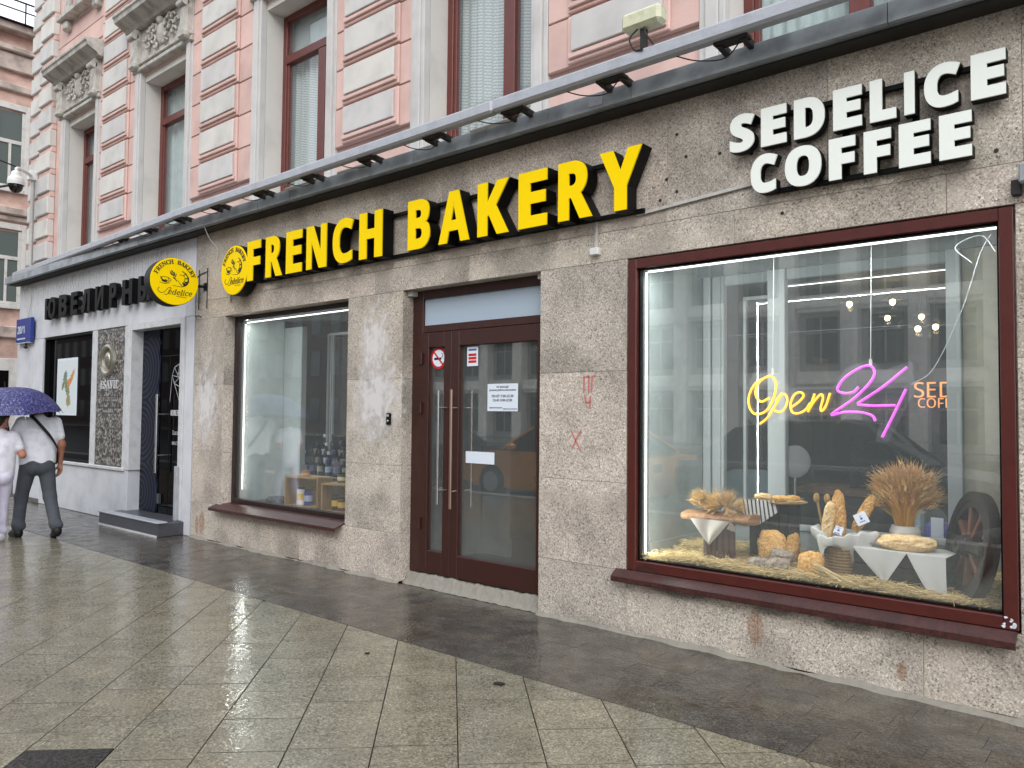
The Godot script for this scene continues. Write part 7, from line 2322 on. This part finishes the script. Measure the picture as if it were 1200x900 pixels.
func person(label: String, at: Vector3, turn: float, sc: float, j: Dictionary, look: Dictionary) -> Node3D:
	var o := thing("person", label, "person", at, turn, "")
	o.scale = Vector3.ONE * sc
	var w: float = look.width
	# body: one continuous skin
	var body := []
	body.append_array([[Vector3(0, 1.0, 0), Vector3(0, 1.28, 0.0), 0.1, 0.11], [Vector3(-0.06, 1.26, 0.0), Vector3(0.06, 1.26, 0.0), 0.09, 0.09], [Vector3(-0.05, 0.94, 0), Vector3(0.05, 0.94, 0), 0.11, 0.11], [Vector3(-0.15 * w, 1.39, 0.01), Vector3(0.15 * w, 1.39, 0.01), 0.05, 0.05]])
	for s in ["l", "r"]:
		body.append_array(chain([j[s + "sh"], j[s + "el"], j[s + "wr"]], [0.052, 0.04, 0.027]))
		body.append_array(chain([j[s + "hip"], j[s + "kn"], j[s + "an"]], [0.078, 0.054, 0.038]))
		body.append_array(chain([j[s + "an"], j[s + "toe"]], [0.038, 0.03]))
	body.append([Vector3(0, 1.42, 0.015), j.neck, 0.06, 0.055])
	var m := Maker.new()
	flesh(m, body, 0.018, 0.04)
	flesh(m, head_bones(j.head, j.face, 1.0), 0.008, 0.022)
	for s in ["l", "r"]:
		flesh(m, hand_bones(j[s + "wr"], j[s + "hd"], j[s + "pl"], j[s + "th"], j[s + "cu"]), 0.0045, 0.008)
	obj("body", m, look.skin, o)
	var fb := Basis(Vector3.UP, j.face)
	m = Maker.new()
	for s in [-1.0, 1.0]:
		m.blob(Transform3D(Basis.from_scale(Vector3(0.013, 0.009, 0.008)), j.head + fb * Vector3(s * 0.031, 0.0, -0.093)), 10, 6)
	obj("eyes", m, mats.hair_dark, o)
	# hair
	m = Maker.new()
	var hb := Basis(Vector3.UP, j.face)
	var hair := [[j.head + hb * Vector3(0, 0.045, 0.03), j.head + hb * Vector3(0, 0.05, -0.03), 0.094, 0.085], [j.head + hb * Vector3(0, 0.0, 0.05), j.head + hb * Vector3(0, -0.05, 0.05), 0.075, 0.05]]
	if look.bun:
		hair.append([j.head + hb * Vector3(0, 0.0, 0.12), j.head + hb * Vector3(0, -0.02, 0.13), 0.04, 0.038])
	flesh(m, hair, 0.009, 0.03)
	obj("hair", m, look.hair, o)
	# shirt
	m = Maker.new()
	var sh := [[Vector3(0, 0.93, 0.0), Vector3(0, 1.25, 0.0), 0.135, 0.145], [Vector3(-0.09 * w, 0.93, 0), Vector3(-0.1 * w, 1.28, 0.01), 0.11, 0.115], [Vector3(0.09 * w, 0.93, 0), Vector3(0.1 * w, 1.28, 0.01), 0.11, 0.115], [Vector3(-0.15 * w, 1.385, 0.01), Vector3(0.15 * w, 1.385, 0.01), 0.07, 0.07], [Vector3(0, 1.4, 0.012), Vector3(0, 1.44, 0.015), 0.08, 0.066], [Vector3(0, 1.2, -0.05), Vector3(0, 1.3, -0.04), 0.1, 0.1]]
	for s in ["l", "r"]:
		var e: Vector3 = j[s + "sh"].lerp(j[s + "el"], look.sleeve)
		sh.append([j[s + "sh"], e, 0.068, 0.062])
	flesh(m, sh, 0.016, 0.035)
	# straight hem
	for i in m.v.size():
		if m.v[i].y < look.hem:
			m.v[i].y = look.hem + (m.v[i].y - look.hem) * 0.05 + 0.003 * sin(m.v[i].x * 40.0)
	obj("shirt", m, look.shirt, o)
	# trousers
	m = Maker.new()
	var tr := [[Vector3(-0.06 * w, 0.93, 0.0), Vector3(0.06 * w, 0.93, 0.0), 0.115, 0.115], [Vector3(-0.05 * w, 0.86, 0.03), Vector3(0.05 * w, 0.86, 0.03), 0.11, 0.11]]
	for s in ["l", "r"]:
		var an: Vector3 = j[s + "an"]
		var kn: Vector3 = j[s + "kn"]
		tr.append_array(chain([j[s + "hip"], kn, an.lerp(kn, 0.08)], [0.1, 0.072, 0.066]))
		for q in [0.85]:   # folds round knee and shin
			var p: Vector3 = kn.lerp(an, q)
			tr.append([p + Vector3(-0.03, 0.01, 0.02), p + Vector3(0.03, -0.015, 0.03), 0.05, 0.046])
	flesh(m, tr, 0.017, 0.03)
	obj("trousers", m, look.trousers, o)
	# shoes
	for s in ["l", "r"]:
		m = Maker.new()
		var an: Vector3 = j[s + "an"]
		var toe: Vector3 = j[s + "toe"]
		var heel: Vector3 = j[s + "heel"]
		flesh(m, [[heel, toe, 0.042, 0.036], [an + Vector3(0, -0.03, 0), heel, 0.05, 0.045], [toe + (heel - toe) * 0.35 + Vector3(0, 0.02, 0), heel + Vector3(0, 0.02, 0), 0.04, 0.045], [heel + Vector3(0, -0.02, 0), toe + Vector3(0, -0.015, 0), 0.036, 0.03]], 0.009, 0.02)
		obj("shoe", m, look.shoe, o)
	return o

func people() -> void:
	# man in a white T-shirt walking away, umbrella in his left hand
	var mj := {
		"lsh": Vector3(-0.185, 1.395, 0.01), "rsh": Vector3(0.185, 1.395, 0.01), "lel": Vector3(-0.29, 1.14, -0.05), "rel": Vector3(0.245, 1.12, 0.05), "lwr": Vector3(-0.325, 1.25, -0.2), "rwr": Vector3(0.255, 0.88, 0.0),
		"lhip": Vector3(-0.09, 0.9, 0), "rhip": Vector3(0.09, 0.9, 0), "lkn": Vector3(-0.115, 0.49, -0.15), "rkn": Vector3(0.13, 0.49, 0.06), "lan": Vector3(-0.13, 0.09, -0.19), "ran": Vector3(0.15, 0.12, 0.24),
		"ltoe": Vector3(-0.145, 0.036, -0.34), "rtoe": Vector3(0.165, 0.036, 0.11), "lheel": Vector3(-0.13, 0.045, -0.16), "rheel": Vector3(0.15, 0.085, 0.27),
		"neck": Vector3(-0.01, 1.5, -0.01), "head": Vector3(-0.04, 1.61, -0.05), "face": 0.15,
		"lhd": Vector3(-0.15, 0.75, -0.55).normalized(), "lpl": Vector3(-0.3, -0.55, -0.7).normalized(), "lth": Vector3(0.85, 0.3, 0.2).normalized(), "lcu": 0.95,
		"rhd": Vector3(0.02, -1, -0.08).normalized(), "rpl": Vector3(-0.9, 0, -0.3).normalized(), "rth": Vector3(-0.3, 0, -0.95).normalized(), "rcu": 0.22}
	var ml := {"width": 1.0, "skin": mats.skin, "hair": mats.hair_dark, "shirt": mats.shirt_white, "trousers": mats.trouser_grey, "shoe": mats.shoe_black, "bun": false, "sleeve": 0.62, "hem": 0.885}
	var man := person("person in white T-shirt and grey trousers with a black strap, walking away under the umbrella", Vector3(-10.55, 0, 1.31), PI / 2, 1.0, mj, ml)
	# strap from the left shoulder to the bag at the right hip
	var m := Maker.new()
	var sp := spline([Vector3(-0.08, 1.475, -0.02), Vector3(-0.1, 1.47, 0.07), Vector3(-0.03, 1.36, 0.155), Vector3(0.08, 1.22, 0.168), Vector3(0.17, 1.08, 0.13), Vector3(0.215, 0.96, 0.03)], 6)
	var gr := []
	for i in sp.size():
		var t: Vector3 = (sp[mini(i + 1, sp.size() - 1)] - sp[maxi(i - 1, 0)]).normalized()
		var side := t.cross((sp[i] - Vector3(0, sp[i].y, 0)).normalized()).normalized() * 0.018
		gr.append([sp[i] - side, sp[i] + side])
	m.grid(gr)
	obj("shoulder_strap", m, mats.bag_black, man)
	m = Maker.new()
	m.box(Vector3(0.15, 0.88, -0.14), Vector3(0.23, 1.04, 0.04), 0.025)
	obj("hip_bag", m, mats.bag_black, man)
	# shorter companion in pale clothes, arm linked
	var wj := {
		"lsh": Vector3(-0.165, 1.39, 0.01), "rsh": Vector3(0.165, 1.39, 0.01), "lel": Vector3(-0.22, 1.12, 0.04), "rel": Vector3(0.25, 1.14, 0.08), "lwr": Vector3(-0.22, 0.9, -0.06), "rwr": Vector3(0.2, 1.28, -0.1),
		"lhip": Vector3(-0.09, 0.9, 0), "rhip": Vector3(0.09, 0.9, 0), "lkn": Vector3(-0.1, 0.49, 0.03), "rkn": Vector3(0.1, 0.5, -0.14), "lan": Vector3(-0.1, 0.11, 0.2), "ran": Vector3(0.1, 0.09, -0.18),
		"ltoe": Vector3(-0.11, 0.036, 0.08), "rtoe": Vector3(0.11, 0.036, -0.31), "lheel": Vector3(-0.1, 0.08, 0.24), "rheel": Vector3(0.1, 0.045, -0.14),
		"neck": Vector3(0, 1.5, 0.0), "head": Vector3(0.01, 1.6, -0.01), "face": -0.9,
		"lhd": Vector3(0.0, -1, -0.1).normalized(), "lpl": Vector3(0.9, 0, -0.3).normalized(), "lth": Vector3(0.3, 0, -0.95).normalized(), "lcu": 0.2,
		"rhd": Vector3(0.2, 0.5, -0.8).normalized(), "rpl": Vector3(0.5, -0.6, -0.3).normalized(), "rth": Vector3(-0.7, 0.4, 0.1).normalized(), "rcu": 0.5}
	var wl := {"width": 0.88, "skin": mats.skin_pale, "hair": mats.hair_dark, "shirt": mats.shirt_lilac, "trousers": mats.trouser_lilac, "shoe": mats.shoe_white, "bun": true, "sleeve": 0.6, "hem": 0.9}
	person("person with dark pinned-up hair in pale lilac clothes, walking arm in arm under the umbrella", Vector3(-10.42, 0, 1.76), PI / 2, 0.89, wj, wl)
	# umbrella
	var u := thing("umbrella", "open navy umbrella with a small white print held over the two walkers", "umbrella", Vector3(-10.68, 1.48, 1.61))
	u.basis = Basis(Vector3(0.5, 0, 1).normalized(), 0.0) * Basis(Vector3(1, 0, 0), 0.1)
	var n := 8
	var canopy := []
	for i in 49:
		var a := TAU * i / 48
		var seg := fposmod(a, TAU / n) / (TAU / n)
		var row := []
		for k in 13:
			var t := k / 12.0
			var sink := 1.0 - 0.06 * sin(seg * PI) * t * t
			row.append(Vector3(cos(a) * 0.6 * t * sink, 0.33 * (1.0 - t * t * (0.45 + 0.55 * t * t)) + 0.015 * sin(seg * PI) * t, sin(a) * 0.6 * t * sink))
		canopy.append(row)
	m = Maker.new()
	m.grid(canopy, false, false, Vector3(0, -0.5, 0))
	obj("canopy", m, mats.umbrella, u)
	for k in n:
		var a := TAU * k / n
		m = Maker.new()
		var pts := []
		for q in 9:
			var t := 0.05 + q / 8.0 * 0.98
			pts.append(Vector3(cos(a) * 0.6 * t, 0.325 * (1.0 - t * t * (0.45 + 0.55 * t * t)) - 0.006, sin(a) * 0.6 * t))
		m.tube(pts, 0.0035, 5)
		obj("rib", m, mats.steel, u)
	m = Maker.new()
	m.tube([Vector3(0, 0.4, 0), Vector3(0, -0.28, 0)], 0.007, 8)
	m.tube([Vector3(0, -0.15, 0), Vector3(0, -0.3, 0)], 0.013, 8)
	obj("shaft", m, mats.bag_black, u)
